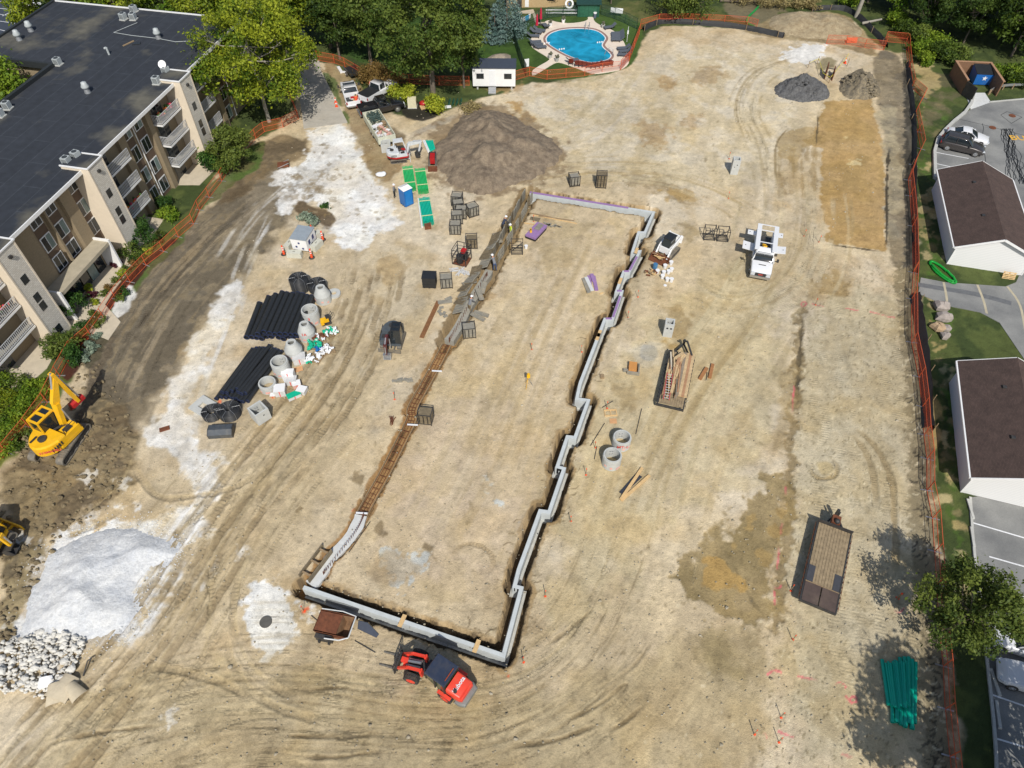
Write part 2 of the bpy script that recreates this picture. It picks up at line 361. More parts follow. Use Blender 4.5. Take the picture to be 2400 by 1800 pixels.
# dark soil left of the white road and at the hedge
area([(585,335),(680,310),(712,330),(735,360),(640,400),(590,440),(540,480),(500,470),(540,430),(560,370)], (112,96,72), .92, .7, .6, color2=(134,118,92), lump=.12)
area([(240,790),(215,860),(195,930),(160,1000),(175,1040),(215,960),(240,880),(262,790)], (112,100,82), .85, .4, .5, lump=.25, lsize=.4)
# planting beds along the flats: bark mulch, paving, grass
area([(560,360),(600,330),(640,322),(600,400),(540,440),(500,470),(470,500),(430,560),(350,640),(275,730),(236,760),(225,740),(290,650),(380,560),(450,490),(500,420)], (92,118,52), .9, .35, .4, color2=(104,104,60))
area([(345,625),(300,680),(250,745),(205,830),(160,900),(140,880),(170,820),(210,745),(280,660),(335,610),(400,560),(420,560)], (88,48,38), .95, .25, .25, color2=(70,38,32))
area([(60,1040),(0,1090),(-60,1140),(-60,900),(60,860),(150,870),(150,930)], (104,122,52), .95, .4, .4, color2=(128,134,62))
area([(215,770),(250,745),(275,752),(250,800),(225,850),(205,870),(195,840)], (92,86,66), .9, .3, .3, lump=.15)
for q_ in ([(560,640),(520,760),(440,930),(430,1060)],[(640,500),(590,600),(560,680)],[(690,420),(600,500),(520,620)]): bundle(q_, 12, .9, [(240,238,232),(226,222,212)], .4, (.15,.45), 41+len(q_))
# white crushed stone road
WH = (250,250,246)
area([(712,300),(812,286),(842,330),(850,380),(905,450),(938,505),(935,545),(875,545),(850,590),(812,575),(760,545),(745,510),(770,500),(742,470),(690,480),(660,505),(640,470),(668,440),(630,430),(655,392),(705,395),(730,350)], WH, .98, .8, .8, rs=.8, color2=(236,232,224), var=.05)
for q_ in range(26): x_ = rg.uniform(660,800); y_ = rg.uniform(395,470); area([(x_-9,y_-5),(x_+8,y_-6),(x_+11,y_+5),(x_-7,y_+6)], (140,126,102), .55, .4, .6, rs=.4)
area([(700,470),(735,480),(790,500),(785,530),(758,538),(735,515),(716,520),(690,500)], (116,98,72), .95, .3, .4, lump=.2)
area([(700,385),(735,400),(760,420),(720,445),(690,430)], (158,144,118), .35, .8, 1, rs=.6)
for q in range(60):
    x = rg.uniform(700,900); y = rg.uniform(300,560); area([(x-3,y-2),(x+4,y-2),(x+3,y+2),(x-4,y+2)], (150,138,116), .6, .2, .3, rs=.3)
area([(548,655),(574,680),(548,740),(500,810),(465,900),(440,960),(445,1010),(480,1050),(530,1062),(505,1095),(515,1150),(480,1205),(450,1260),(400,1290),(330,1300),(250,1270),(160,1290),(240,1230),(330,1225),(385,1200),(440,1180),(455,1120),(395,1060),(335,1025),(345,990),(380,960),(415,890),(460,790),(510,700)], (250,249,244), .93, .8, .8, rs=1.1, color2=(232,227,216), var=.06)
area([(600,430),(650,400),(680,440),(650,500),(600,540),(520,600),(490,600),(560,520)], (196,188,174), .22, 1.2, 1.3, rs=.8)
area([(585,1370),(610,1355),(655,1370),(690,1420),(705,1440),(690,1490),(640,1540),(615,1545),(590,1500),(570,1430)], WH, .96, .4, .6, rs=.6, color2=(226,220,208))
area([(60,1400),(80,1300),(150,1240),(250,1215),(400,1240),(450,1290),(420,1350),(330,1420),(350,1470),(280,1520),(150,1530),(40,1520)], WH, .9, 1.2, 1.6, rs=.8, color2=(206,198,184), lump=.1)
for i_ in range(34):
    x_ = rg.gauss(330,90); y_ = rg.gauss(1330,80); area([(x_-14,y_-10),(x_+12,y_-13),(x_+17,y_+8),(x_-10,y_+12)], rg.choice([WH,WH,(196,182,156)]), .5, .5, .8, rs=.4)
area([(225,1370),(300,1380),(330,1420),(290,1460),(250,1440),(230,1400)], (168,150,120), .6, .5, .6, rs=.6)
area([(272,690),(290,700),(300,660),(325,690),(300,720),(262,770),(250,760)], WH, .8, .3, .4)
for p in ((740,1420),(715,1440),(395,1680),(640,1500),(560,1300),(500,1330)):
    area([(p[0]-10,p[1]-12),(p[0]+9,p[1]-10),(p[0]+12,p[1]+10),(p[0]-8,p[1]+12)], WH, .6, .4, .6, rs=.4)
# plume of pale dust between road and site
area([(850,590),(940,560),(1000,650),(920,800),(840,900),(870,740),(860,660)], (212,202,182), .7, 2, 1.5)
area([(880,600),(940,600),(945,660),(905,690),(880,650)], (184,160,118), .6, .8, 1)
# top right wet tan pad and darker strips
area([(1935,238),(2040,232),(2060,300),(2072,340),(2075,590),(1930,568),(1945,530),(1922,505),(1925,400),(1926,350),(1880,330),(1905,320),(1918,280)], (192,162,112), .9, .2, .3, rs=.6, sm=0, color2=(176,148,96), var=.06, wet=.25)
area([(1975,320),(1990,318),(1985,326)], (214,196,150), .9, .2, .2)
area([(1980,378),(2005,368),(2022,385),(2000,388)], (214,198,156), .9, .2, .5, rs=.5)
for x0 in (1826,1834,1852,1860,1880,1891,1906,1912):
    stroke([(x0+18+x0%5*2,300+x0%7*4),(x0+3,335),(x0-2,390),(x0+4,410+(x0%9)*8)], .3+x0%4*.1, (158,136,94), .55, .2, .2, depth=.02, breakup=1)
area([(1822,330),(1850,300),(1916,296),(1912,345),(1880,340),(1872,400),(1860,405),(1850,370),(1826,372)], (170,148,104), .65, .3, .4)
stroke([(1918,262),(1914,330),(1912,345)], .2, (110,96,70), .9, .08, .05)
stroke([(1820,430),(1816,370),(1820,330),(1850,298)], .22, (130,114,84), .8, .08, .05)
area([(2040,118),(2122,122),(2132,300),(2134,460),(2140,620),(2095,640),(2078,560),(2080,400),(2075,340),(2062,260),(2048,190)], (136,126,106), .8, .5, .5, color2=(104,96,80), var=.2, lump=.12)
area([(2050,250),(2100,240),(2110,330),(2112,600),(2085,600),(2078,360)], (186,176,150), .7, .4, .8, color2=(150,144,128))
stroke([(2127,160),(2132,300),(2133,450),(2138,600),(2137,640)], 1.2, (56,54,48), .8, .3, .3, rs=.5)
stroke([(2085,345),(2078,400),(2078,585)], .3, (70,62,48), .9, .1, .15)
stroke([(1935,572),(2072,590)], .2, (96,84,62), .9, .08, .1)
# debris strip, root mat, down the right side
stroke([(2120,640),(2128,700),(2140,830),(2150,930),(2160,1060),(2160,1200),(2170,1330),(2185,1480),(2195,1640),(2200,1820)], 1.9, (146,136,112), .9, .4, .5, rs=.4, end=0)
for i in range(260):
    y = rg.uniform(640,1800); x = np.interp(y, [640,700,830,1060,1330,1480,1800],[2125,2128,2140,2160,2170,2185,2200])+rg.gauss(0,10)
    a_ = rg.uniform(0,3.14); L_ = rg.uniform(5,22); stroke([(x,y),(x+L_*.5*math.cos(a_),y+L_*.5*math.sin(a_)),(x+L_*math.cos(a_+.5),y+L_*math.sin(a_+.5))], rg.uniform(.06,.14), rg.choice([(58,52,42),(86,78,62),(226,216,190)]), .75, .06, .03, end=0, sm=1)
# grass stubble dashes over the stripped field on the right
for i in range(1500):
    y = rg.uniform(620,1800); x = rg.uniform(1850 if y < 1200 else 1760, 2130)
    a_ = rg.gauss(2.0,.7); L_ = rg.uniform(2,7); stroke([(x,y),(x+L_*math.cos(a_),y+L_*math.sin(a_))], rg.uniform(.06,.12), rg.choice([(120,110,82),(140,128,98),(232,224,198),(104,96,74)]), .55, .05, .02, end=0, sm=0)
for i in range(420):
    y = rg.uniform(130,1780); x = rg.uniform(760,1850)
    if y < 260 and x < 1300: continue
    a_ = rg.uniform(0,3.14); L_ = rg.uniform(2,8); stroke([(x,y),(x+L_*math.cos(a_),y+L_*math.sin(a_))], rg.uniform(.07,.2), rg.choice([(140,126,96),(150,136,104),(228,218,192),(120,108,84)]), .5, .08, .06, end=0, sm=0)
for x0 in (1895,1925,1960,1990,2030,2065,2100):
    stroke([(x0,690),(x0+8,900),(x0+18,1150),(x0+32,1400),(x0+45,1650)], rg.uniform(.6,1.3), rg.choice([(210,202,180),(184,172,144)]), .3, .5, .4, tread=.25, breakup=1)
stroke([(2000,1000),(2050,1040),(2090,1110),(2098,1200),(2100,1350)], .5, (160,144,112), .75, .15, .1, depth=.06, ridge=.04, tread=.22)
stroke([(1990,1010),(2030,1055),(2050,1120),(2055,1200)], .5, (166,150,118), .7, .15, .1, depth=.05, ridge=.04, tread=.22)
stroke([(1905,1090),(1900,1110),(1925,1125),(1960,1115),(1965,1090),(1945,1070)], .35, (168,150,112), .7, .15, .1, depth=.05, ridge=.05, tread=.2)
area([(1910,1085),(1945,1080),(1955,1105),(1925,1118)], (196,178,134), .7, .4, .3)
# kerb of cut ground left of the field
stroke([(1880,700),(1872,800),(1866,900),(1858,1000),(1852,1100),(1850,1200),(1838,1300),(1825,1420),(1815,1500)], .7, (140,124,92), .8, .35, .5, rs=.5, depth=.08, end=1)
stroke([(1884,730),(1873,840),(1866,960)], .35, (96,84,62), .8, .1, .2, rs=.5, depth=.06)
area([(1880,830),(1868,1000),(1800,1080),(1820,960),(1850,850)], (176,158,120), .6, .8, .8, color2=(150,132,96))
# pond of mud low right
area([(1850,1100),(1840,1270),(1815,1400),(1808,1480),(1745,1470),(1700,1445),(1650,1425),(1600,1370),(1595,1310),(1650,1270),(1720,1230),(1760,1170),(1790,1120)], (140,124,84), .88, .7, 1.1, rs=.9, color2=(160,142,102), wet=.5, var=.14, z=-.05)
area([(1648,1310),(1690,1302),(1715,1330),(1735,1352),(1755,1385),(1720,1380),(1690,1375),(1665,1385),(1650,1360)], (182,152,96), .9, .25, .35, rs=.5, wet=.9)
for q in ([(1740,1230),(1770,1200),(1775,1215),(1745,1245)],[(1790,1230),(1830,1240),(1835,1270),(1800,1260)],[(1700,1275),(1735,1265),(1725,1285)],[(1770,1290),(1815,1300),(1810,1330),(1780,1320)],[(1820,1180),(1842,1170),(1842,1210),(1825,1215)]):
    area(q, (182,156,104), .7, .3, .4, rs=.5, wet=.8)
area([(1720,1390),(1770,1385),(1765,1440),(1720,1430)], (166,150,118), .8, .3, .4)
stroke([(1745,1375),(1770,1420),(1790,1440)], .3, (70,64,46), .8, .1, .1)
area([(1700,1460),(1770,1470),(1790,1520),(1740,1600),(1660,1560),(1640,1500)], (160,144,110), .6, 1, 1, color2=(178,162,126))
area([(1640,1500),(1700,1490),(1720,1560),(1700,1640),(1660,1620)], (150,136,100), .55, 1, 1)
# small puddle-ish and brown patches
for q, c_, a_ in (([(1470,400),(1530,408),(1560,420),(1600,440),(1632,470),(1590,480),(1550,455),(1500,440),(1460,420)], (150,132,98), .8),
    ([(1560,440),(1600,438),(1630,455),(1625,475),(1590,478),(1565,460)], (186,158,104), .9),
    ([(1575,720),(1620,730),(1612,800),(1580,830),(1565,790),(1570,750)], (160,138,96), .85),
    ([(1560,800),(1610,810),(1600,835),(1565,850)], (184,156,102), .8),
    ([(1920,640),(1970,632),(1985,660),(1975,700),(1940,690),(1915,665)], (160,138,94), .85),
    ([(1580,540),(1610,530),(1640,545),(1620,565),(1585,560)], (162,146,110), .7),
    ([(1270,590),(1330,585),(1340,610),(1290,640),(1260,620)], (170,150,112), .6),
    ([(1540,175),(1580,180),(1585,210),(1550,205)], (176,142,92), .7), ([(1625,160),(1690,155),(1700,185),(1660,200),(1622,190)], (164,138,98), .7),
    ([(1500,280),(1560,290),(1575,340),(1520,350),(1495,310)], (176,144,96), .65), ([(1600,265),(1640,262),(1640,300),(1605,300)], (180,150,104), .6),
    ([(1200,230),(1230,260),(1250,285),(1230,285),(1200,260)], (184,148,88), .9), ([(1130,190),(1230,195),(1210,215),(1140,215)], (176,150,110), .8),
    ([(1440,905),(1480,910),(1485,945),(1450,960)], (166,146,108), .7), ([(1450,600),(1500,600),(1500,640),(1450,640)], (176,160,126), .0),
    ([(1105,650),(1150,620),(1165,660),(1110,720),(1090,700)], (182,150,102), .7), ([(560,1000),(470,1000),(440,900),(500,880)], (176,164,142), .5),
    ([(520,880),(640,830),(620,1000),(540,1010)], (150,140,120), .55), ([(600,800),(720,720),(800,760),(780,860),(640,1000),(560,940)], (172,162,140), .6)):
    if a_: area(q, c_, a_*.8, 1.0, 1.1, rs=.7, lump=.06)
for q in ([(1130,1130),(1140,1118),(1148,1135),(1135,1165)], [(1160,1170),(1178,1175),(1172,1190)], [(1228,1225),(1245,1240),(1240,1255)], [(880,1290),(910,1275),(950,1310),(1010,1290),(1000,1330),(960,1360),(930,1400),(910,1340)], [(1050,500),(1065,496),(1060,510)], [(1320,1100),(1335,1110),(1325,1118)]):
    area(q, (206,212,208), .75, .25, .5, rs=.4)
area([(900,1290),(945,1290),(1000,1325),(940,1380),(880,1370),(850,1340)], (170,152,126), .6, .5, .6, wet=.3)
area([(1495,805),(1540,810),(1545,840),(1510,850)], (160,156,144), .95, .25, .2, wet=.3)
area([(1470,800),(1560,800),(1560,860),(1490,860)], (206,202,190), .5, .8, .6)
for q in ([(985,1260),(1000,1270),(1020,1310),(1005,1300)], [(830,1110),(850,1105),(852,1135),(825,1130)], [(870,1230),(900,1225),(910,1250),(880,1250)], [(700,1180),(720,1190),(700,1210)],[(770,950),(795,945),(785,960)]):
    area(q, (130,114,86), .75, .3, .4, rs=.5, lump=.08)
# top left: verge by the drive, mulch ring, path
area([(745,140),(800,160),(850,200),(850,260),(900,300),(960,330),(920,440),(860,400),(840,320),(815,290),(790,230)], (164,148,116), .85, .5, .5, color2=(150,130,98))
area([(752,160),(790,190),(800,240),(822,285),(812,292),(790,240),(765,200)], (92,116,56), .8, .3, .4)
area([(940,250),(980,235),(1040,245),(1035,270),(990,285),(945,275)], (52,48,42), .95, .3, .3)
stroke([(1080,268),(1040,285),(1000,300),(960,320)], 1.2, (170,162,150), .8, .2, .15)
area([(860,290),(920,295),(960,330),(930,345),(880,320)], (112,98,78), .7, .5, .5)
area([(1060,235),(1160,245),(1150,262),(1080,262)], (96,84,60), .7, .5, .6, lump=.15)
# top right corner: churned earth, white dust
area([(1760,60),(1830,35),(1890,28),(1980,28),(2050,100),(2060,140),(1960,105),(1880,95),(1790,85),(1740,75)], (170,156,126), .95, .5, .5, color2=(150,134,104), lump=.2)
area([(1700,0),(1830,-10),(1850,25),(1770,60),(1740,50),(1690,20)], (132,122,96), .9, .6, .6, lump=.1)
area([(1860,105),(1930,98),(1945,120),(1910,150),(1850,150),(1820,135)], (244,243,238), .8, .4, 1, rs=.8)
area([(1920,135),(1950,130),(1960,155),(1925,165),(1910,150)], (128,120,90), .8, .4, .5)
area([(1200,85),(1235,50),(1290,28),(1340,20),(1420,20),(1500,30),(1508,75),(1495,140),(1452,168),(1400,178),(1300,190),(1240,180),(1215,140)], (84,112,50), 1, .3, .2, color2=(70,96,42), var=.15)
area([(1120,40),(1200,60),(1225,150),(1210,178),(1130,150),(1060,110),(900,150),(800,140),(800,60),(1000,20)], (72,104,42), .9, .6, .5, color2=(58,86,36))
area([(1150,128),(1195,124),(1200,150),(1150,155)], (150,142,126), .9, .4, .3)
area([(1420,5),(1560,0),(1700,20),(1700,54),(1560,50),(1500,60)], (122,120,72), .9, .5, .5, color2=(96,104,54))
# tyre and track marks: the swept turn at the bottom and the left haul lane
SW = [(0,1800),(150,1700),(330,1640),(520,1600),(720,1600),(900,1640),(1100,1650),(1260,1610),(1380,1500),(1450,1350),(1500,1200)]
bundle(SW, 120, 2.6, [(206,192,158),(172,156,122),(210,198,166),(158,142,110),(186,170,134)], .22, (.06,.22), 11, depth=.012, tread=.28)
bundle(SW, 26, 2.4, [(128,112,84),(140,124,94)], .42, (.05,.1), 31, depth=.02)
bundle([(300,1900),(520,1740),(800,1740),(1050,1760),(1250,1700),(1400,1580),(1520,1430)], 60, 2.4, [(200,186,154),(164,148,116),(150,134,104)], .26, (.06,.22), 12, depth=.015, tread=.25)
LN = [(0,1880),(120,1740),(250,1600),(340,1500),(420,1380),(500,1250),(620,1090),(720,970),(800,850),(850,740),(880,620)]
bundle(LN, 90, 2.2, [(200,186,156),(152,136,106),(162,146,114),(190,176,146)], .36, (.08,.36), 13, depth=.03, tread=.26)
for o in (-3.0,-2.3,-1.4,-.5,.1,.95,2.0,2.7):
    stroke(offset(smooth(GP(LN),3), o), [.42,.6,.5,.38,.55][int(o*7)%5], (146,130,102), .62, .15, .12, world=True, sm=0, depth=.06, ridge=.04, tread=.3, breakup=1)
for q in ([(370,1330),(400,1260),(500,1190),(600,1150)], [(520,1480),(560,1600),(640,1660),(800,1700)], [(480,1560),(500,1420),(490,1300)], [(600,1250),(540,1400),(560,1560),(700,1640)], [(330,1560),(480,1580),(600,1640)], [(310,1090),(335,1130),(370,1170),(440,1165),(540,1150),(610,1110)], [(310,1060),(290,1120),(230,1180),(150,1230)], [(130,1270),(230,1230),(300,1180)],[(700,1000),(640,1080),(560,1180)]):
    stroke(q, .5, (158,142,112), .42, .15, .12, depth=.05, ridge=.04, tread=.3, breakup=1)
    stroke(offset(smooth(GP(q),2), .14), .18, (206,190,154), .4, .1, .1, world=True, sm=0)
for q in ([(1290,1700),(1400,1660),(1480,1590),(1440,1640)], [(1360,1630),(1430,1600),(1490,1560),(1530,1500)],[(1400,1720),(1460,1700),(1520,1640)],[(1270,1520),(1330,1480),(1400,1420)], [(1180,1750),(1300,1740),(1420,1690)],[(60,1760),(200,1720),(380,1700)],[(620,1760),(760,1780),(900,1760)],[(640,1720),(760,1730),(900,1720)],[(700,1620),(800,1610),(900,1620)]):
    stroke(q, .22, (112,98,72), .7, .1, .08, depth=.05, ridge=.04, breakup=1)
bundle([(1620,640),(1720,700),(1830,640),(1870,500),(1850,350)], 36, 2.6, [(182,166,130),(216,206,180),(170,154,120)], .4, (.15,.6), 15, tread=.3)
bundle([(1500,1240),(1560,1050),(1640,900),(1760,740),(1830,600)], 40, 3.2, [(172,154,116),(212,202,172),(160,144,108)], .36, (.2,.9), 16)
bundle([(1150,440),(1350,400),(1550,400),(1700,450),(1800,520)], 30, 1.6, [(186,168,130),(212,200,170)], .42, (.1,.5), 17)
bundle([(1500,160),(1440,260),(1350,330),(1250,340)], 26, 3.5, [(206,198,184),(198,186,158)], .4, (.3,.9), 18)
bundle([(1880,140),(1780,170),(1740,260),(1790,340),(1800,500)], 26, 1.4, [(174,158,124),(160,144,112),(214,204,180)], .45, (.15,.6), 19, tread=.3)
bundle([(1040,1300),(1150,1100),(1230,900),(1340,650),(1400,520)], 40, 3.0, [(196,180,148),(214,200,176),(190,172,138)], .35, (.2,.9), 20)
stroke([(1075,1320),(1060,1290),(1100,1270),(1150,1290),(1160,1330),(1120,1345)], .35, (172,154,124), .6, .15, .1, depth=.03, tread=.25)
# pink survey paint
PINK = (236,92,128)
def paint(q, w=.11, a=.6): stroke(q, w, PINK, a, .06, .05, rs=.2, end=0, breakup=.6, sm=1)
for q in ([(1862,905),(1858,950),(1856,1000)], [(1846,1055),(1845,1075)], [(1842,1140),(1841,1160)], [(1833,1225),(1830,1250)], [(1828,1270),(1822,1330)], [(1815,1385),(1816,1415)], [(1806,1470),(1808,1500)], [(1795,1570),(1793,1640),(1792,1655)], [(1790,1690),(1792,1720),(1800,1726)], [(1800,1580),(1815,1570),(1830,1575)], [(1870,1585),(1900,1590),(1935,1600),(1965,1608)], [(1840,1575),(1868,1583)], [(1825,1715),(1858,1728)], [(1884,1735),(1938,1755)], [(1975,1768),(2005,1777)], [(1982,1632),(1996,1648)], [(1878,708),(1890,712)], [(1905,712),(1930,718)],[(1983,722),(2010,727)],[(2040,730),(2075,740)],[(2080,742),(2095,744)],[(1880,735),(1878,760)]): paint(q, .14)
for cx, cy, r in ((2106,1425,11),(1968,1612,14),(1785,1728,12),(1822,1370,9),(1884,712,6),(2000,1640,8)):
    paint([(cx+r*math.cos(t), cy+r*.9*math.sin(t)) for t in np.arange(0,6.8,.6)], .12)
for cx, cy in ((832,1195),(950,985),(1190,1585),(712,1430),(720,1425),(516,942)): area([(cx-4,cy-4),(cx+5,cy-3),(cx+3,cy+5),(cx-3,cy+3)], (240,120,80), .85, .1, .15, rs=.3)
area([(990,310),(1060,270),(1190,245),(1260,285),(1340,370),(1300,410),(1180,462),(1080,455),(1000,420)], (150,132,106), .8, 1.6, 1.8, rs=.9, color2=(134,116,92), lump=.14)
# foundation trenches
WALL = [(1242,451),(1532,497),(1512,544),(1497,544),(1483,588),(1500,588),(1475,636),(1462,636),(1445,682),(1458,682),(1436,747),(1418,747),(1360,897),(1352,934),(1379,938),(1348,1025),(1330,1023),(1306,1094),(1322,1098),(1287,1200),(1266,1197),(1216,1334),(1206,1374),(1222,1378),(1180,1536),(1003,1476),(711,1376)]
WALLW = GP(WALL, .12)
for a_, b_ in zip(WALLW[:-1], WALLW[1:]):
    top = a_[1] > 66 and b_[1] > 62
    stroke([a_, ((a_[0]+b_[0])/2, (a_[1]+b_[1])/2), b_], 1.95, (164,140,102), .6, .15, .22, rs=.7, world=True, sm=0, end=0)
def trench(pts, width, depth, rag=.1):
    wpad = width/2+1
    for (ax,ay),(bx,by) in zip(pts[:-1], pts[1:]):
        wd = win(min(ax,bx)-wpad, max(ax,bx)+wpad, min(ay,by)-wpad, max(ay,by)+wpad); X = GX[wd]; Y = GY[wd]
        L2 = (bx-ax)**2+(by-ay)**2; t = np.clip(((X-ax)*(bx-ax)+(Y-ay)*(by-ay))/L2, 0, 1)
        D = np.hypot(X-ax-t*(bx-ax), Y-ay-t*(by-ay)) - (fbm(X,Y,.6,3,5)-.5)*2*rag*1.6
        GZ[wd] = np.where(D < width/2, np.minimum(GZ[wd], -depth+(fbm(X,Y,.4,3,8)-.5)*.08), GZ[wd])
for a_, b_ in zip(WALLW[:-1], WALLW[1:]): stroke([a_, b_], 1.5, (104,88,66), .85, .1, .1, rs=.5, world=True, sm=0, end=0)  # damp dug soil, with trench shade painted into its darker colour
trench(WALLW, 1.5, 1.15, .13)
LEFTW = GP([(1242,451),(1206,520),(1165,600),(1130,665),(1090,722),(1050,800)])
RBW = GP([(1050,800),(1018,860),(985,918),(962,962),(972,972),(940,1030),(900,1110),(868,1165),(845,1208),(832,1240),(800,1280),(770,1305),(750,1345),(722,1372)])
stroke(LEFTW, 2.4, (132,112,80), .8, .15, .25, rs=.6, world=True, sm=0, end=0)
stroke(RBW, 1.5, (164,130,88), .9, .12, .16, rs=.5, world=True, sm=0, end=0)
trench(LEFTW, 1.9, .95, .15); trench(RBW, 1.15, .38, .1)
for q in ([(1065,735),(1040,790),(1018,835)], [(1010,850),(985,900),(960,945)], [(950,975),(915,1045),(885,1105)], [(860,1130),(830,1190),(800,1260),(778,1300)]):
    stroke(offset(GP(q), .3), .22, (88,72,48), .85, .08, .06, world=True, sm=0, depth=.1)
# cracked rim lines outside the wall trench
for i in range(140):
    j = rg.randrange(len(WALLW)-1); t = rg.random(); a_, b_ = WALLW[j], WALLW[j+1]; x = a_[0]+(b_[0]-a_[0])*t; y = a_[1]+(b_[1]-a_[1])*t
    an = rg.uniform(0,6.28); x += 1.1*math.cos(an); y += 1.1*math.sin(an)
    stroke([(x,y),(x+.4*math.cos(an),y+.4*math.sin(an)),(x+.7*math.cos(an+.4),y+.7*math.sin(an+.4))], .06, (112,96,70), .7, .05, .03, world=True, sm=0, end=0)
# hand-sized grain
X, Y = GX, GY
ux, uy = .35, .937; ts = X*ux+Y*uy; tn_ = X*uy-Y*ux
site = (GC[...,0] > .22)[...,None]
q1 = fbm(tn_, ts*.16, .9, 4, 3)[...,None]; q2 = fbm(tn_+50, ts*.3, 3.2, 5, 7)[...,None]; q3 = fbm(X-30, Y+11, 1.1, 5, 12, .62)[...,None]; q4 = fbm(X+13, Y-7, 15, 3, 13)[...,None]
mod = (1+(q1-.5)*.30)*(1-np.clip((q2-.51)*5, 0, 1)*.10)*(1-np.clip((q3-.55)*6, 0, 1)*.13)*(1+np.clip((.42-q3)*6, 0, 1)*.07)*(1-np.clip((q4-.5)*4, 0, 1)*.10)
warm = np.clip((fbm(X+90, Y+40, 3.5, 4, 14)[...,None]-.5)*5, 0, 1)*.5
GC[:] = np.where(site, GC*mod*(1-warm*(1-np.array([1.0,.94,.80]))), GC)
GC *= np.where(site, DARK, .8)
k = np.clip((1-GC[...,2:3]/np.maximum(GC[...,0:1],1e-4)-.14)*6, 0, 1)*site; GC[:] = GC*(1-k*(1-np.array([1.03,.99,.905])))
GC *= (1+(n3-.5)*.26)
g1 = fbm(X, Y, .28, 2, 11)[...,None]; GC *= np.where(g1 > .74, .82, 1)*np.where(g1 < .26, 1.1, 1)
me = bpy.data.meshes.new('ground')
nv = NR*NC; co = np.stack([GX, GY, GZ-.012], -1).reshape(-1).astype(np.float32)
idx = np.arange(nv, dtype=np.int32).reshape(NR,NC)
fc = np.stack([idx[:-1,:-1], idx[:-1,1:], idx[1:,1:], idx[1:,:-1]], -1).reshape(-1)
nf = len(fc)//4
me.vertices.add(nv); me.vertices.foreach_set('co', co); me.loops.add(len(fc)); me.loops.foreach_set('vertex_index', fc)
me.polygons.add(nf); me.polygons.foreach_set('loop_start', np.arange(0,len(fc),4,dtype=np.int32)); me.polygons.foreach_set('loop_total', np.full(nf,4,dtype=np.int32))
me.polygons.foreach_set('use_smooth', np.ones(nf,bool)); me.update(calc_edges=True)
at = me.attributes.new('soil', 'FLOAT_COLOR', 'POINT'); at.data.foreach_set('color', np.concatenate([np.clip(GC,0,1), WET[...,None]], -1).reshape(-1).astype(np.float32))
at = me.attributes.new('track', 'FLOAT_VECTOR', 'POINT'); at.data.foreach_set('vector', TR.reshape(-1).astype(np.float32))
m = bpy.data.materials.new('soil'); m.use_nodes = True; N = m.node_tree.nodes; L = m.node_tree.links; B = N['Principled BSDF']
def node(t, **kw):
    o = N.new(t)
    for k_, v_ in kw.items():
        if k_.startswith('i'): o.inputs[int(k_[1:])].default_value = v_
        else: setattr(o, k_, v_)
    return o
at = node('ShaderNodeAttribute', attribute_name='soil'); tr = node('ShaderNodeAttribute', attribute_name='track'); tc = N.new('ShaderNodeTexCoord')
def nz(s, det=5, rough=.65):
    o = node('ShaderNodeTexNoise'); o.inputs['Scale'].default_value = s; o.inputs['Detail'].default_value = det; o.inputs['Roughness'].default_value = rough
    L.new(tc.outputs['Object'], o.inputs['Vector']); return o.outputs['Fac']
def mrange(i, a, b, c, d_):
    o = node('ShaderNodeMapRange', i1=a, i2=b, i3=c, i4=d_); L.new(i, o.inputs[0]); return o.outputs[0]
def mth(op, a, b):
    o = node('ShaderNodeMath', operation=op)
    for k_, s in ((0,a),(1,b)):
        if isinstance(s, (int,float)): o.inputs[k_].default_value = s
        else: L.new(s, o.inputs[k_])
    return o.outputs[0]
f = mth('MULTIPLY', mrange(nz(1.7,6), .3,.7,.88,1.1), mrange(nz(11,6,.75), .3,.72,.8,1.17))
vo = node('ShaderNodeTexVoronoi'); vo.inputs['Scale'].default_value = 5.5; L.new(tc.outputs['Object'], vo.inputs['Vector'])
f = mth('MULTIPLY', f, mrange(vo.outputs['Distance'], 0,.16,.8,1.0))
sp = node('ShaderNodeSeparateXYZ'); L.new(tr.outputs['Vector'], sp.inputs[0])
lug = mth('SINE', mth('MULTIPLY', sp.outputs[0], 6.283), 0); lug = mth('MULTIPLY', mrange(lug, -.2,.6,0,1), mth('MULTIPLY', sp.outputs[2], mrange(nz(.55,3), .42,.6,0,1)))
f = mth('MULTIPLY', f, mth('SUBTRACT', 1.0, mth('MULTIPLY', lug, .12)))
vm = node('ShaderNodeVectorMath', operation='SCALE'); L.new(at.outputs['Color'], vm.inputs[0]); L.new(f, vm.inputs['Scale']); L.new(vm.outputs[0], B.inputs['Base Color'])
L.new(mrange(at.outputs['Alpha'], 0,1,.95,.5), B.inputs['Roughness']); B.inputs['Specular IOR Level'].default_value = .25
hgt = mth('ADD', mth('ADD', mth('MULTIPLY', nz(5,7,.7), .1), mth('MULTIPLY', nz(17,4,.7), .035)), mth('MULTIPLY', lug, -.028))
bp = node('ShaderNodeBump'); bp.inputs['Strength'].default_value = .75; bp.inputs['Distance'].default_value = 1.0
L.new(hgt, bp.inputs['Height']); L.new(bp.outputs[0], B.inputs['Normal'])
me.materials.append(m); MATS['soil'] = m
ground = bpy.data.objects.new('ground', me); col.objects.link(ground); ground['kind'] = 'structure'
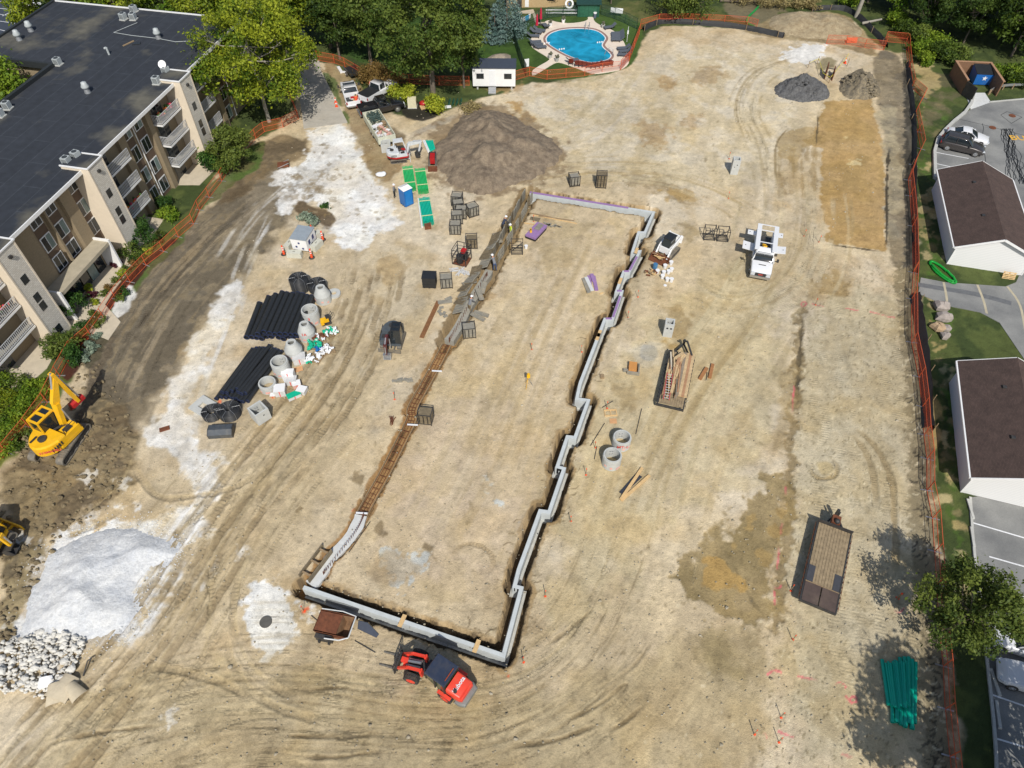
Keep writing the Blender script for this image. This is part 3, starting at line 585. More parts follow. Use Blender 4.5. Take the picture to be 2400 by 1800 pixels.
# ---------------------------------------------------------------- shared materials
M = {}
M['conc'] = mat('concrete', C(186,186,180), .9, var=.14, scale=2.5, bump=.3)
M['conc_l'] = mat('pale_concrete', C(206,208,206), .85, var=.1, scale=3, bump=.2, dirt=.15)
M['white'] = mat('white_paint', (.78,.78,.77), .45, var=.04, scale=2, dirt=.06)
M['whitep'] = mat('white_plastic', (.74,.75,.76), .5, var=.05, scale=5)
M['glass'] = mat('window_glass', (.018,.024,.028), .08, var=.3, scale=.8, spec=.8)
M['dark'] = mat('dark_steel', (.035,.035,.036), .55, var=.25, scale=4, dirt=.15)
M['rubber'] = mat('black_rubber', (.03,.03,.03), .85, var=.2, scale=6, dirt=.35)
M['track'] = mat('track_steel', (.16,.145,.12), .75, var=.3, scale=5, dirt=.6)
M['steel'] = mat('galvanised_steel', (.42,.43,.44), .4, metal=.6, var=.15, scale=5)
M['black'] = mat('black_plastic', (.022,.024,.026), .42, var=.2, scale=4)
M['wood'] = mat('new_lumber', C(214,180,128), .8, var=.15, scale=6)
M['wood2'] = mat('weathered_lumber', C(150,128,98), .85, var=.25, scale=5)
M['rust'] = mat('rusty_steel', C(112,66,42), .85, var=.35, scale=4)
M['form'] = mat('form_panel_grey', C(142,138,126), .8, var=.25, scale=2.5, dirt=.4)
M['formd'] = mat('form_panel_brown', C(118,106,84), .8, var=.3, scale=2.5, dirt=.35)
M['purple'] = mat('purple_foam', C(150,118,166), .8, var=.12, scale=3)
M['orange'] = mat('orange_paint', C(212,96,56), .6, var=.08, scale=3)
M['net'] = netting('orange_netting', C(206,96,56), .2)
M['netr'] = netting('dense_orange_netting', C(198,78,46), .5)
M['green_net'] = netting('green_windscreen', C(24,66,48), .9)
M['chain'] = netting('chain_link', C(70,96,84), .34)
M['siltm'] = mat('black_filter_fabric', (.02,.021,.022), .7, var=.25, scale=2)
M['red'] = mat('red_paint', C(176,36,38), .4, var=.06)
M['yellow'] = mat('machine_yellow', C(240,184,26), .45, var=.1, scale=2.5, dirt=.2)
M['ored'] = mat('loader_orange', C(232,70,50), .42, var=.1, scale=2.5, dirt=.22)
M['teal'] = mat('teal_pipe', C(0,170,142), .35, var=.08, scale=2)
M['green_pipe'] = mat('green_pipe', C(48,196,112), .38, var=.08, scale=2)
M['blue'] = mat('blue_plastic', C(22,104,176), .45, var=.06)
M['skin'] = mat('skin', C(196,146,118), .6, var=.05)
M['asph'] = mat('asphalt_grey', C(146,146,142), .92, var=.1, scale=1.2, bump=.2)
def asphalt(nodes, links, tc):
    a = nodes.new('ShaderNodeTexNoise'); a.inputs['Scale'].default_value = .35; a.inputs['Detail'].default_value = 7
    b = nodes.new('ShaderNodeTexNoise'); b.inputs['Scale'].default_value = 14; b.inputs['Detail'].default_value = 4
    for q in (a, b): links.new(tc.outputs['Object'], q.inputs['Vector'])
    r = nodes.new('ShaderNodeValToRGB'); r.color_ramp.elements[0].position = .32; r.color_ramp.elements[1].position = .68
    r.color_ramp.elements[0].color = (*C(116,117,116),1); r.color_ramp.elements[1].color = (*C(148,148,144),1)
    links.new(a.outputs['Fac'], r.inputs[0])
    mr = nodes.new('ShaderNodeMapRange'); mr.inputs[1].default_value = .3; mr.inputs[2].default_value = .7; mr.inputs[3].default_value = .88; mr.inputs[4].default_value = 1.1
    links.new(b.outputs['Fac'], mr.inputs[0])
    v = nodes.new('ShaderNodeVectorMath'); v.operation = 'SCALE'; links.new(r.outputs[0], v.inputs[0]); links.new(mr.outputs[0], v.inputs['Scale']); return v.outputs[0]
M['road'] = texmat('weathered_asphalt', asphalt, .9)
def sheet(name, px, z, m, kind='structure', world=False, it=0, z0=-.05, **kw):
    p = px if world else GP(px)
    if it: p = smooth(p, it, True)
    o = MB().prism(p, z0, z).build(name, m); o['kind'] = kind
    return o
# ---------------------------------------------------------------- roads, paths, pool terrace
sheet('driveway', [(655,60),(712,70),(748,142),(752,165),(815,288),(712,302),(704,240),(690,170)], .035, mat('silty_asphalt', C(178,172,160), .95, var=.16, scale=.9, dirt=.25))
sheet('access_road', [(2158,651),(2215,662),(2356,672),(2381,662),(2391,640),(2420,590),(2188,420),(2190,339),(2223,298),(2275,256),(2319,240),(2420,230),(2700,230),(2700,900),(2420,870),(2400,842),(2342,756),(2296,732),(2215,716),(2152,688)], .035, M['road'])
sheet('parking_lot', [(2273,1166),(2420,1150),(2700,1200),(2700,1900),(2380,1900),(2336,1840),(2332,1730),(2315,1572),(2295,1400),(2280,1280)], .035, M['road'])
sheet('rear_parking_lot', [(-400,-60),(110,-30),(60,30),(-20,120),(-400,160)], .035, mat('dark_asphalt', C(58,66,78), .9, var=.15, scale=.5))
dust = mat('washed_sand', C(184,174,148), .95, var=.12, scale=2)
linem = mat('line_paint', (.72,.73,.74), .7, var=.15, scale=8)
def line(a, b, wd=.11, z=.041, m=None, name='painted_line'):
    p = G(*a); q = G(*b); o = MB(); L = math.dist(p,q); nx, ny = -(q[1]-p[1])/L*wd/2, (q[0]-p[0])/L*wd/2
    o.prism([(p[0]+nx,p[1]+ny),(q[0]+nx,q[1]+ny),(q[0]-nx,q[1]-ny),(p[0]-nx,p[1]-ny)], z-.003, z); ob = o.build(name, m or linem); ob['kind'] = 'structure'; return ob
for a, b in (((2277,1225),(2420,1267)), ((2318,1305),(2420,1334)), ((2294,1369),(2420,1405)), ((2317,1537),(2420,1575)), ((2323,1628),(2420,1662)), ((2334,1731),(2420,1757)),
             ((2190,357),(2270,372)), ((2194,384),(2230,392)), ((2210,315),(2224,318)), ((0,4),(42,9)), ((0,20),(70,28)), ((0,34),(66,43)), ((0,50),(40,56)), ((0,70),(12,73))): line(a, b)
line((48,18),(6,38), .15)
for q in ([(2211,662),(2219,700),(2218,716)], [(2290,668),(2305,705),(2312,735)], [(2360,672),(2390,710),(2400,760),(2410,820)]):
    g = smooth(GP(q),2); o = MB(); o.prism(offset(g,.12)+offset(g,-.1)[::-1], .036, .041); o.build('sand_streak', dust)['kind'] = 'structure'
g = smooth(GP([(2152,668),(2200,676),(2290,690),(2370,712)]), 2); MB().prism(offset(g,.35)+offset(g,-.3)[::-1], .036, .0405).build('asphalt_seam', mat('old_asphalt', C(104,106,108), .9, var=.2, scale=2))['kind'] = 'structure'
# kerbs
def kerb(px, h=.13, wd=.18, name='kerb', m=None):
    g = smooth(GP(px), 1); o = MB()
    for a, b in zip(g[:-1], g[1:]): o.beam((a[0],a[1],h/2-.05), (b[0],b[1],h/2-.05), wd, h+.1)
    o.build(name, m or M['conc'])['kind'] = 'structure'
kerb([(2273,1166),(2280,1280),(2295,1400),(2315,1572),(2332,1730),(2336,1850)])
kerb([(2190,420),(2188,339),(2221,298),(2273,256),(2282,212)], .35, .35)
kerb([(2319,240),(2420,231)])
def mark(name, label, cat, x, y, z, ang, mb, mats, group=None):
    o = mb.build(name, mats, loc=(x,y,z), rz=ang); return tag(o, label, cat, group)
for i, (a, b, wh) in enumerate((((2271,1187),(2275,1200),'beside the lower garage'), ((2275,1240),(2281,1280),'between the first two lower parking lines'), ((2325,1583),(2336,1615),'in front of the white hatchback'), ((2333,1645),(2342,1705),'in the shaded bay nearest the bottom edge'))):
    p = G(*a); q = G(*b); mb = MB(); mb.side([(-.9,0),(-.85,.13),(.85,.13),(.9,0)], -.09, .09)
    mark('wheel_stop', 'pale concrete wheel stop '+wh, 'wheel stop', (p[0]+q[0])/2, (p[1]+q[1])/2, .035, math.atan2(q[1]-p[1],q[0]-p[0]), mb, M['conc'], 'wheel stops of the parking bays')
x, y = G(2400, 325); yt = mat('yellow_road_paint', C(226,176,70), .8, var=.2, scale=6)
o = text_part('BUMP', 1.5, yt, None, Matrix.Translation((x+.2,y,.043)) @ Matrix.Rotation(R(-4),4,'Z'), 'painted_lettering', .002); o['kind'] = 'structure'
# tar patches on the road
tar = mat('tar_sealant', (.03,.032,.035), .5, var=.2); rg = random.Random(8)
o = MB()
for i in range(16):
    x0 = rg.uniform(2345,2370); pts = [(x0+i%3*4, 302)]
    while pts[-1][1] < 425: pts.append((pts[-1][0]+rg.gauss(2.0,5), pts[-1][1]+rg.uniform(7,13)))
    g = GP(pts); 
    for a, b in zip(g[:-1], g[1:]): o.beam((a[0],a[1],.04), (b[0],b[1],.04), .07, .006)
for q in ([(2248,280),(2300,292),(2400,318)], [(2302,290),(2305,300),(2302,320),(2310,380)], [(2345,270),(2360,262),(2395,275),(2370,290),(2345,270)]):
    g = GP(q); [o.beam((a[0],a[1],.04),(b[0],b[1],.04),.06,.006) for a, b in zip(g[:-1],g[1:])]
o.build('tar_crack_seal', tar)['kind'] = 'structure'
for i, (px, py, wh) in enumerate(((2372,272,'in the pale square slab of the asphalt lot'), (2326,300,'near the parked white saloon on the asphalt'))):
    x, y = G(px, py); mb = MB(); mb.cyl((0,0,0),(0,0,.05),.42,n=20); tag(mb.build('manhole_cover', M['rust'], loc=(x,y,.02)), 'round iron manhole cover '+wh, 'manhole cover')
x, y = G(623,1458); mb = MB(); mb.cyl((0,0,-.05),(0,0,.06),.42,n=24); mb.cyl((0,0,.06),(0,0,.07),.33,n=24)
tag(mb.build('manhole_cover', mat('cast_iron', C(92,90,84), .8, var=.2), loc=(x,y,0)), 'grey iron manhole cover set in the white stone patch', 'manhole cover')
# pool
def Z(ox, oy, s, pts): return [(ox+x/s, oy+y/s) for x, y in pts]
deckm = mat('pool_deck_concrete', C(224,210,192), .9, var=.07, scale=1.5)

sheet('pool_deck', Z(1190,0,7.135,[(600,375),(690,335),(850,380),(1050,395),(1250,370),(1345,335),(1335,285),(1430,280),(1440,350),(1500,400),(1600,450),(1700,480),(1850,570),(1940,700),(1980,800),(2030,1000),(2020,1080),(1900,1170),(1700,1210),(1450,1245),(1280,1195),(1150,1140),(1000,1090),(870,1045),(800,1050),(700,1110),(600,1170),(410,1285),(400,1190),(500,1120),(700,1010),(690,980),(600,920),(480,850),(400,790),(370,710),(390,640),(470,560),(560,520),(690,470),(700,420)]), .05, deckm, it=1)
PW = smooth(GP(Z(1190,0,7.135,[(625,640),(700,560),(850,505),(1000,485),(1200,478),(1400,490),(1530,530),(1620,600),(1650,650),(1620,700),(1585,750),(1600,800),(1680,860),(1740,920),(1735,965),(1680,1010),(1560,1040),(1430,1058),(1300,1045),(1150,1000),(1000,940),(830,850),(700,770),(640,710)])), 2, True)
def ring(pts, o):
    n = len(pts); q = []
    for i in range(n):
        a = pts[i-1]; b = pts[(i+1)%n]; L = math.dist(a,b)+1e-9; q.append((pts[i][0]-(b[1]-a[1])/L*o, pts[i][1]+(b[0]-a[0])/L*o))
    return q
def ringmesh(name, pts, o0, o1, z0, z1, m):
    A = ring(pts,o0); B_ = ring(pts,o1); n = len(pts); vs = [(x,y,z0) for x,y in A]+[(x,y,z1) for x,y in A]+[(x,y,z1) for x,y in B_]+[(x,y,z0) for x,y in B_]; fs = []
    for k in range(4):
        for i in range(n): fs.append((k*n+i,k*n+(i+1)%n,((k+1)%4)*n+(i+1)%n,((k+1)%4)*n+i))
    mb = MB(); mb.add(vs,fs); return mb.build(name, m)
def poolcol(nodes, links, tc):
    a = nodes.new('ShaderNodeTexNoise'); a.inputs['Scale'].default_value = .4; a.inputs['Detail'].default_value = 6; a.inputs['Distortion'].default_value = 1.2
    links.new(tc.outputs['Object'], a.inputs['Vector'])
    r = nodes.new('ShaderNodeValToRGB'); r.color_ramp.elements[0].position = .35; r.color_ramp.elements[1].position = .66
    r.color_ramp.elements[0].color = (*C(0,128,158),1); r.color_ramp.elements[1].color = (*C(24,164,204),1); links.new(a.outputs['Fac'], r.inputs[0]); return r.outputs[0]
pw = texmat('pool_water', poolcol, .12)
pool = thing('swimming_pool', 'blue curved swimming pool with brick edge in pale terrace', 'swimming pool', 0, 0)
MB().prism(PW, 0, .056).build('water', pw, pool)['kind'] = 'structure'
ringmesh('coping', PW, 0, .32, .02, .12, mat('brick_coping', C(150,118,108), .85, var=.2, scale=5)).parent = pool
ringmesh('tile_band', PW, -.16, 0, .02, .07, M['white']).parent = pool
o = MB()
cx, cy = G(1368,73)
for k in range(4):
    r = .9+.38*k; pts = [(cx+r*math.cos(t)*1.15, cy-r*math.sin(t)*1.1, .058) for t in np.arange(.05, 3.1, .22)]; o.tube(pts, .02, 4)
o.build('steps', mat('step_edge', C(0,80,120), .3), pool)
for i, (px, py) in enumerate(((1316,117),(1405,101),(1281,103))):
    x, y = G(px, py); o = MB(); [o.ball((x+k*.33-.3, y+k*.08, .09), .13, 8) for k in range(3)]; tag(o.build('pool_float', M['whitep']), 'row of small white floats '+('near the left rim of the pool', 'in the narrow right part of the pool', 'at the far left curve of the pool')[i], 'float', 'pool rope floats')
def rail(px, py, ang, label):
    x, y = G(px, py); o = MB()
    for s in (-.28,.28): o.tube([(0,s,.05),(0.05,s,.8),(.5,s,.95),(.95,s,.75),(1.2,s,.1)], .035, 6)
    tag(o.build('pool_handrail', M['steel'], loc=(x,y,0), rz=ang), label, 'handrail')
rail(1377,64,R(-100),'steel handrail at the pool steps'); rail(1436,130,R(170),'steel ladder rail at the right end of pool')
loungem = mat('grey_lounger', C(92,98,106), .7, var=.1)
def lounger():
    t = thing('pool_lounger', '', 'sun lounger'); o = MB(); o.cbox((0,0,.34),(1.35,.66,.07)); o.build('seat', loungem, t)
    o = MB(); o.cbox((.92,0,.56),(.72,.64,.07), ry=R(-38)); o.build('backrest', loungem, t)
    for sx in (-.55,.55):
        for sy in (-.27,.27): o = MB(); o.box(sx-.04,sy-.03,.04,sx+.04,sy+.03,.32); o.build('leg', M['dark'], t)
    return t
L0 = lounger()
SPL = [(586+0,0)]
lps = [((1278,65),-70,'grey lounger nearest the red parasols, turned to the water'), ((1268,76),160,'grey lounger just below the red parasols'), ((1260,80),160,'grey lounger tucked second below the red parasols'),
       ((1254,89),178,'grey lounger at the left bulge of the terrace'), ((1258,103),188,'grey lounger topmost of the three at lower left of pool'), ((1262,109),186,'grey lounger in the middle of the three at lower left'), ((1270,115),188,'grey lounger lowest of the three at lower left'),
       ((1425,69),18,'lone grey lounger at upper right of terrace'), ((1442,83),5,'grey lounger farthest in the right-hand row'), ((1443,88),3,'grey lounger second in the right-hand row'), ((1443,93),0,'grey lounger third in the right-hand row'), ((1443,98),-2,'grey lounger nearest in the right-hand row'),
       ((1456,118),8,'grey lounger farthest of three beside orange net fence'), ((1461,125),12,'grey lounger middle of three beside orange net fence'), ((1458,133),-10,'grey lounger nearest of three beside orange net fence'),
       ((1345,146),-160,'grey lounger behind the left end of the red chairs'), ((1425,150),-150,'grey lounger behind the right end of the red chairs')]
for i, ((px,py),a_,lb) in enumerate(lps):
    x, y = G(px,py)
    if i == 0: L0.location = (x,y,.05); L0.rotation_euler = (0,0,R(a_)); L0['label'] = lb; L0['group'] = 'grey loungers round the pool'
    else: dup(L0, lb, x, y, R(a_), .05)
chm = mat('brown_red_chair', C(126,52,40), .6, var=.1)
def adir():
    t = thing('deck_chair', '', 'chair'); o = MB(); o.cbox((0,0,.36),(.5,.5,.05), ry=R(8)); o.build('seat', chm, t)
    o = MB(); o.cbox((-.32,0,.66),(.06,.56,.75), ry=R(-20)); o.build('backrest', chm, t)
    for s in (-.3,.3): o = MB(); o.box(-.3,s-.05,.54,.35,s+.05,.58); o.build('armrest', chm, t)
    for sx in (-.22,.25):
        for s in (-.28,.28): o = MB(); o.box(sx-.03,s-.03,0,sx+.03,s+.03,.54); o.build('leg', M['dark'], t)
    return t
A0 = adir(); cps = [(1338,152),(1352,156),(1360,157),(1369,158),(1380,160),(1391,160),(1401,159),(1411,157),(1421,156),(1431,155)]
for i, (px,py) in enumerate(cps):
    x, y = G(px,py); lb = ORDS[i]+' red-brown chair from the left in the row by the pool'
    if i == 0: A0.location = (x,y,.05); A0.rotation_euler = (0,0,R(80)); A0['label'] = lb; A0['group'] = 'red-brown chairs in a row at the pool'
    else: dup(A0, lb, x, y, R(82+rg.uniform(-12,12)), .05)
for (px,py,lb) in ((1258,73,'closed red parasol nearer the pool'), (1267,58,'closed red parasol farther from the pool')):
    x, y = G(px,py); t = thing('parasol', lb, 'parasol', x, y, group='closed red parasols'); o = MB(); o.cyl((0,0,0),(0,0,2.6),.03,n=6); o.build('pole', M['steel'], t)
    o = MB(); o.cyl((0,0,.9),(0,0,2.2),.22,.13,8); o.cyl((0,0,2.2),(0,0,2.55),.13,.02,8); o.build('canopy', mat('red_fabric', C(190,30,62), .8), t); o = MB(); o.cyl((0,0,0),(0,0,.1),.28,n=12); o.build('base', M['dark'], t)
for i,(px,py) in enumerate(((1290,62),(1320,54),(1289,137),(1305,145),(1413,66))):
    x, y = G(px,py); t = thing('flower_pot', ('white flower pot by the loungers and parasols','white flower pot at the top edge of the terrace','grey flower pot left of the path to the fence','grey flower pot right of the path to the fence','pot with dry plant at upper right of the pool')[i], 'flower pot', x, y, group='flower pots on the terrace', z=.05)
    o = MB(); o.lathe([(.0,0),(.2,0),(.3,.5),(.25,.5),(.0,.45)], 12); o.build('pot', M['white'] if i < 2 else M['conc'], t)
    o = MB(); [o.ball((rg.uniform(-.25,.25),rg.uniform(-.25,.25),.55+rg.uniform(0,.35)), .14, 6) for k in range(9)]; o.build('plant', mat('dusty_leaves', C(92,92,72), .9, var=.3, scale=8), t)
# lifebuoy on a stand, benches, bins
x, y = G(1333,29); t = thing('lifebuoy', 'white lifebuoy hanging on pole in front of green shed', 'lifebuoy', x, y); o = MB()
o.box(-.03,-.03,0,.03,.03,1.6); o.build('post', M['dark'], t)
o = MB(); o.M = Matrix.Translation((0,-.08,1.3)) @ Matrix.Rotation(R(65),4,'X'); o.lathe([(.55+.16*math.cos(a_), .16*math.sin(a_)) for a_ in np.arange(0,6.28,.7)], 20, smooth=True, closed=True); o.build('ring', M['white'], t)
o = MB(); o.M = Matrix.Translation((0,-.06,1.3)) @ Matrix.Rotation(R(65),4,'X'); o.cyl((0,0,-.02),(0,0,.02),.2,n=12); o.build('badge', mat('navy_badge', C(40,66,110), .6), t)
x, y = G(1318,37); t = thing('bench', 'long white bench beneath the lifebuoy', 'bench', x, y); o = MB(); o.cbox((0,0,.45),(5.2,.35,.06)); o.cbox((0,.45,.7),(5.2,.3,.06)); o.build('seat', M['white'], t)
for s in (-2,0,2): o = MB(); o.box(s-.05,-.1,0,s+.05,.5,.7); o.build('leg', M['dark'], t)
# pool shed
SHG = mat('shed_green', C(30,84,62), .75, var=.18, scale=2.5)
x, y = G(1353,40); t = thing('pool_shed', 'dark green shed with sloping roof at far side of pool', 'shed', x, y, R(-1))
o = MB(); o.box(0,0,0,3.35,2.6,2.0); o.build('wall', SHG, t)
o = MB(); o.add([(-.25,-.35,1.95),(3.6,-.35,1.95),(3.6,3,2.75),(-.25,3,2.75),(-.25,-.35,2.05),(3.6,-.35,2.05),(3.6,3,2.85),(-.25,3,2.85)], [(0,3,2,1),(4,5,6,7),(0,1,5,4),(1,2,6,5),(2,3,7,6),(3,0,4,7)]); o.build('roof', mat('roof_green', C(26,62,56), .7, var=.2), t)
for q in (0,1): o = MB(); o.box(.35+q*1.35,-.04,.05,1.62+q*1.35,-.01,1.85); o.build('door', mat('door_green', C(36,92,68), .7, var=.3, scale=3), t)
x, y = G(1394,42); t = thing('bin', 'small grey bin with white lid beside green shed', 'bin', x, y); o = MB(); o.cyl((0,0,0),(0,0,.7),.22,.26,12); o.build('body', mat('bin_grey', C(88,100,116), .6), t); o = MB(); o.cyl((0,0,.7),(0,0,.82),.27,n=12); o.build('lid', M['white'], t)
# fences
def fence(name, label, cat, px, h, pm, nm, post=.036, rails=(1.0,.5,.03), extra=None, lean=0, group=None, railr=.025, feet=False):
    g = GP(px); t = thing(name, label, cat, g[0][0], g[0][1], group=group); ox, oy = g[0]; rgf = random.Random(len(px)*7+int(h*10))
    for x, y in g: o = MB(); o.cyl((x-ox,y-oy,-.1),(x-ox+lean,y-oy,h),post,n=6); o.build('post', pm, t)
    o = MB()
    for k in rails:
        for a, b in zip(g[:-1], g[1:]): o.cyl((a[0]-ox+lean*k,a[1]-oy,h*k),(b[0]-ox+lean*k,b[1]-oy,h*k-rgf.uniform(0,.04)),railr,n=5)
    if rails: o.build('rail', pm, t)
    if nm:
        o = MB()
        for a, b in zip(g[:-1], g[1:]):
            k = 5; L = math.dist(a,b)+1e-9; nx, ny = -(b[1]-a[1])/L, (b[0]-a[0])/L; vs = []
            for i in range(k+1):
                f_ = i/k; bu = math.sin(f_*math.pi)*rgf.uniform(-.07,.07); x = a[0]+(b[0]-a[0])*f_-ox; y = a[1]+(b[1]-a[1])*f_-oy
                sag = math.sin(f_*math.pi)*rgf.uniform(0,.06)
                for zz in (.03, h*.5, h*.98-sag): vs.append((x+nx*bu+lean*zz/h, y+ny*bu, zz))
            o.add(vs, [(i*3+j, i*3+3+j, i*3+4+j, i*3+1+j) for i in range(k) for j in range(2)])
        o.build('netting', nm, t)
    if feet:
        for a, b in zip(g[:-1], g[1:]):
            o = MB(); L = math.dist(a,b)+1e-9; nx, ny = -(b[1]-a[1])/L, (b[0]-a[0])/L; o.beam((a[0]-ox-nx*.5,a[1]-oy-ny*.5,.05),(a[0]-ox+nx*.5,a[1]-oy+ny*.5,.05),.09,.03); o.build('foot', M['steel'], t)
    return t
fence('orange_fence', 'orange mesh fence along the planting bed of the flats', 'fence', [(-30,1100),(20,1063),(70,1002),(112,943),(141,881),(172,824),(214,788),(244,746),(273,702),(306,662),(343,622),(384,590),(419,556),(454,525),(468,493),(491,463),(520,425),(545,388)], 1.3, M['orange'], M['net'], feet=True)
fence('orange_fence', 'orange mesh fence round the foot of the yellow-green tree', 'fence', [(560,372),(600,325),(620,309),(664,298),(700,279),(690,252),(678,225),(674,200)], 1.3, M['orange'], M['net'])
fence('orange_fence', 'orange mesh fence in tree shade beside the parked trucks', 'fence', [(736,112),(746,142),(784,148),(809,157),(854,183),(900,192),(960,196),(1030,200),(1100,200)], 1.3, M['orange'], M['net'])
fence('orange_fence', 'orange mesh fence between pool lawn and building site', 'fence', [(1200,190),(1241,178),(1282,186),(1326,182),(1370,178),(1411,169),(1454,164)], 1.3, M['orange'], M['net'])
fence('orange_fence', 'dense orange mesh fence turning the corner beside the pool', 'fence', [(1454,164),(1474,144),(1486,112),(1498,81),(1500,68)], 1.5, M['orange'], M['netr'])
fence('orange_fence', 'orange mesh fence along far top edge of the site', 'fence', [(1500,68),(1543,55),(1600,54),(1658,56),(1696,58),(1750,62),(1772,68)], 1.4, M['orange'], M['net'])
fence('orange_fence', 'orange mesh fence piece between the earth heap and upper right corner', 'fence', [(1936,103),(1980,104),(2025,112),(2071,117)], 1.3, M['orange'], M['net'])
x, y = G(1995,100); o = MB(); o.cbox((0,0,.35),(1.5,.08,.75), rx=R(-20)); tag(o.build('barrier_board', M['orange'], loc=(x,y,0)), 'solid orange double panel leaning on upper right fence', 'panel')
fence('orange_fence', 'small orange mesh pen at the upper right corner of site', 'fence', [(2071,117),(2072,98),(2122,102),(2124,117)], 1.5, M['orange'], M['net'])
fence('orange_fence', 'orange mesh fence sagging down the right side of site, upper run', 'fence', [(2124,117),(2128,163),(2136,206),(2163,230),(2142,271),(2150,310),(2158,350),(2140,388),(2128,423),(2132,460),(2138,531),(2140,637)], 1.4, M['orange'], M['netr'], feet=True)
fence('orange_fence', 'orange mesh fence down the right side of site beside boulders', 'fence', [(2140,640),(2136,702),(2136,803),(2153,884),(2161,954),(2165,1020),(2172,1076),(2172,1150)], 1.4, M['orange'], M['netr'], feet=True)
fence('orange_fence', 'orange mesh fence by the lower car park under the tree', 'fence', [(2172,1150),(2185,1215),(2190,1293),(2195,1370),(2199,1453),(2210,1562),(2215,1662),(2226,1773),(2234,1860)], 1.4, M['orange'], M['net'], feet=True)
def silt(label, px, h=.7, wd=.5, lean=.35):
    g = smooth(GP(px), 2); ox, oy = g[0]; t = thing('silt_fence', label, 'silt fence', ox, oy); o = MB(); n = len(g); vs = []
    for i, (x,y) in enumerate(g):
        a = g[max(0,i-1)]; b = g[min(n-1,i+1)]; L = math.dist(a,b)+1e-9; nx, ny = -(b[1]-a[1])/L, (b[0]-a[0])/L; w_ = rg.uniform(-.08,.08)
        for q, zz in ((0,-.02),(lean*.4+w_,h*.5),(lean+w_,h*rg.uniform(.88,1.05)),(lean+w_+.05,h*.9),(wd+.1,-.02)): vs.append((x+nx*q-ox,y+ny*q-oy,zz))
    o.add(vs, [(i*5+j,i*5+5+j,i*5+6+j,i*5+1+j) for i in range(n-1) for j in range(4)]); o.build('fabric', M['siltm'], t)
    for k in range(0, n, 6):
        x, y = g[k]; o = MB(); o.box(-.03,-.03,0,.03,.03,h+.25); o.build('stake', M['wood2'], t, loc=(x-ox,y-oy,0))
silt('black silt fence along the far top edge of site', [(1510,73),(1535,60),(1561,54),(1661,61),(1742,69),(1800,82),(1835,90)])
silt('black silt fence below the woods at upper right', [(1903,27),(1940,23),(1982,25),(2017,50),(2040,75),(2058,92),(2072,112)])
silt('black silt fence strip down the upper right side', [(2074,116),(2118,116),(2123,150),(2125,190),(2133,250),(2137,300),(2137,380),(2134,450),(2138,560),(2139,640)][2:], .6)
silt('black silt fence strip beside boulders on the right', [(2153,697),(2160,730),(2174,816),(2178,860),(2180,897),(2183,950),(2186,1010)][::-1], .8, .8, .2)
o = MB(); g = smooth(GP([(1782,12),(1768,28),(1752,42),(1748,56),(1766,64)]), 2); o.tube([(a,b,.15) for a, b in g], .16, 8); tag(o.build('green_filter_sock', mat('bright_green', C(16,140,62), .7)), 'bright green filter tube winding over soil at top edge', 'filter tube')
fence('pool_fence', 'dark green windscreen fence left of the pool lawn', 'fence', [(1197,68),(1203,92),(1212,125),(1222,155),(1233,180)], 1.8, mat('green_post', C(24,60,46), .6), M['green_net'])
fence('pool_fence', 'green chain link fence behind the pool', 'fence', [(1200,90),(1228,68),(1262,50),(1283,42),(1320,38),(1352,38)], 1.6, MATS['green_post'], M['chain'])
fence('pool_fence', 'green chain link fence right of the green shed', 'fence', [(1408,34),(1440,44),(1465,55),(1492,68)], 1.6, MATS['green_post'], M['chain'])
for i, (px,py,cl) in enumerate(((1222,62,'white'),(1228,60,'white'),(1233,58,'blue'),(1237,56,'blue'),(1241,53,'white'))):
    x, y = G(px,py); o = MB(); o.cbox((0,0,1.0),(.42,.03,.7)); tag(o.build('pool_sign', M['whitep'] if cl == 'white' else mat('sign_blue', C(60,160,206), .6), loc=(x,y-.15,0), rz=R(38)), ORDS[i]+' small sign from the left, '+cl+', on pool fence', 'sign', 'small signs on the pool fence')
x, y = G(1234,163); o = MB(); o.cbox((0,0,1.0),(.7,.04,1.1)); tag(o.build('notice_board', M['whitep'], loc=(x,y-.1,0), rz=R(20)), 'white notice board at the gate of the pool path', 'sign')
x, y = G(1444,38); o = MB(); o.cbox((0,0,.9),(1.9,.05,.7), rx=R(-15)); tag(o.build('banner', M['whitep'], loc=(x,y-.1,0), rz=R(-14)), 'blank white banner on fence right of the green shed', 'banner')
x, y = G(1469,98); o = MB(); o.cyl((0,0,0),(0,0,2.2),.035,n=6); o.cbox((0,-.05,1.4),(.2,.1,.5)); tag(o.build('marker_post', M['whitep'], loc=(x,y,0)), 'slim white post on lawn right of the pool', 'post')
# far building at the top edge
def brickcol(nodes, links, tc, c1=C(198,172,128), c2=C(180,152,108), cm=C(170,150,120), sx=4.0):
    b = nodes.new('ShaderNodeTexBrick'); b.inputs['Color1'].default_value = (*c1,1); b.inputs['Color2'].default_value = (*c2,1); b.inputs['Mortar'].default_value = (*cm,1); b.inputs['Scale'].default_value = sx
    mp = nodes.new('ShaderNodeMapping'); mp.inputs['Rotation'].default_value = (R(90),0,0); links.new(tc.outputs['Object'], mp.inputs[0]); links.new(mp.outputs[0], b.inputs['Vector']); return b.outputs['Color']
x, y = G(1186,18); t = thing('club_house', 'tan brick building cut off by the top edge behind the pool', 'building', x, y, R(1)); o = MB(); o.box(0,0,0,10,7,3.2); o.build('wall', texmat('tan_brick', brickcol), t)
o = MB(); o.box(-.4,-.4,3.2,10.4,7.4,3.45); o.build('roof', mat('flat_roof', C(90,90,90), .9), t)
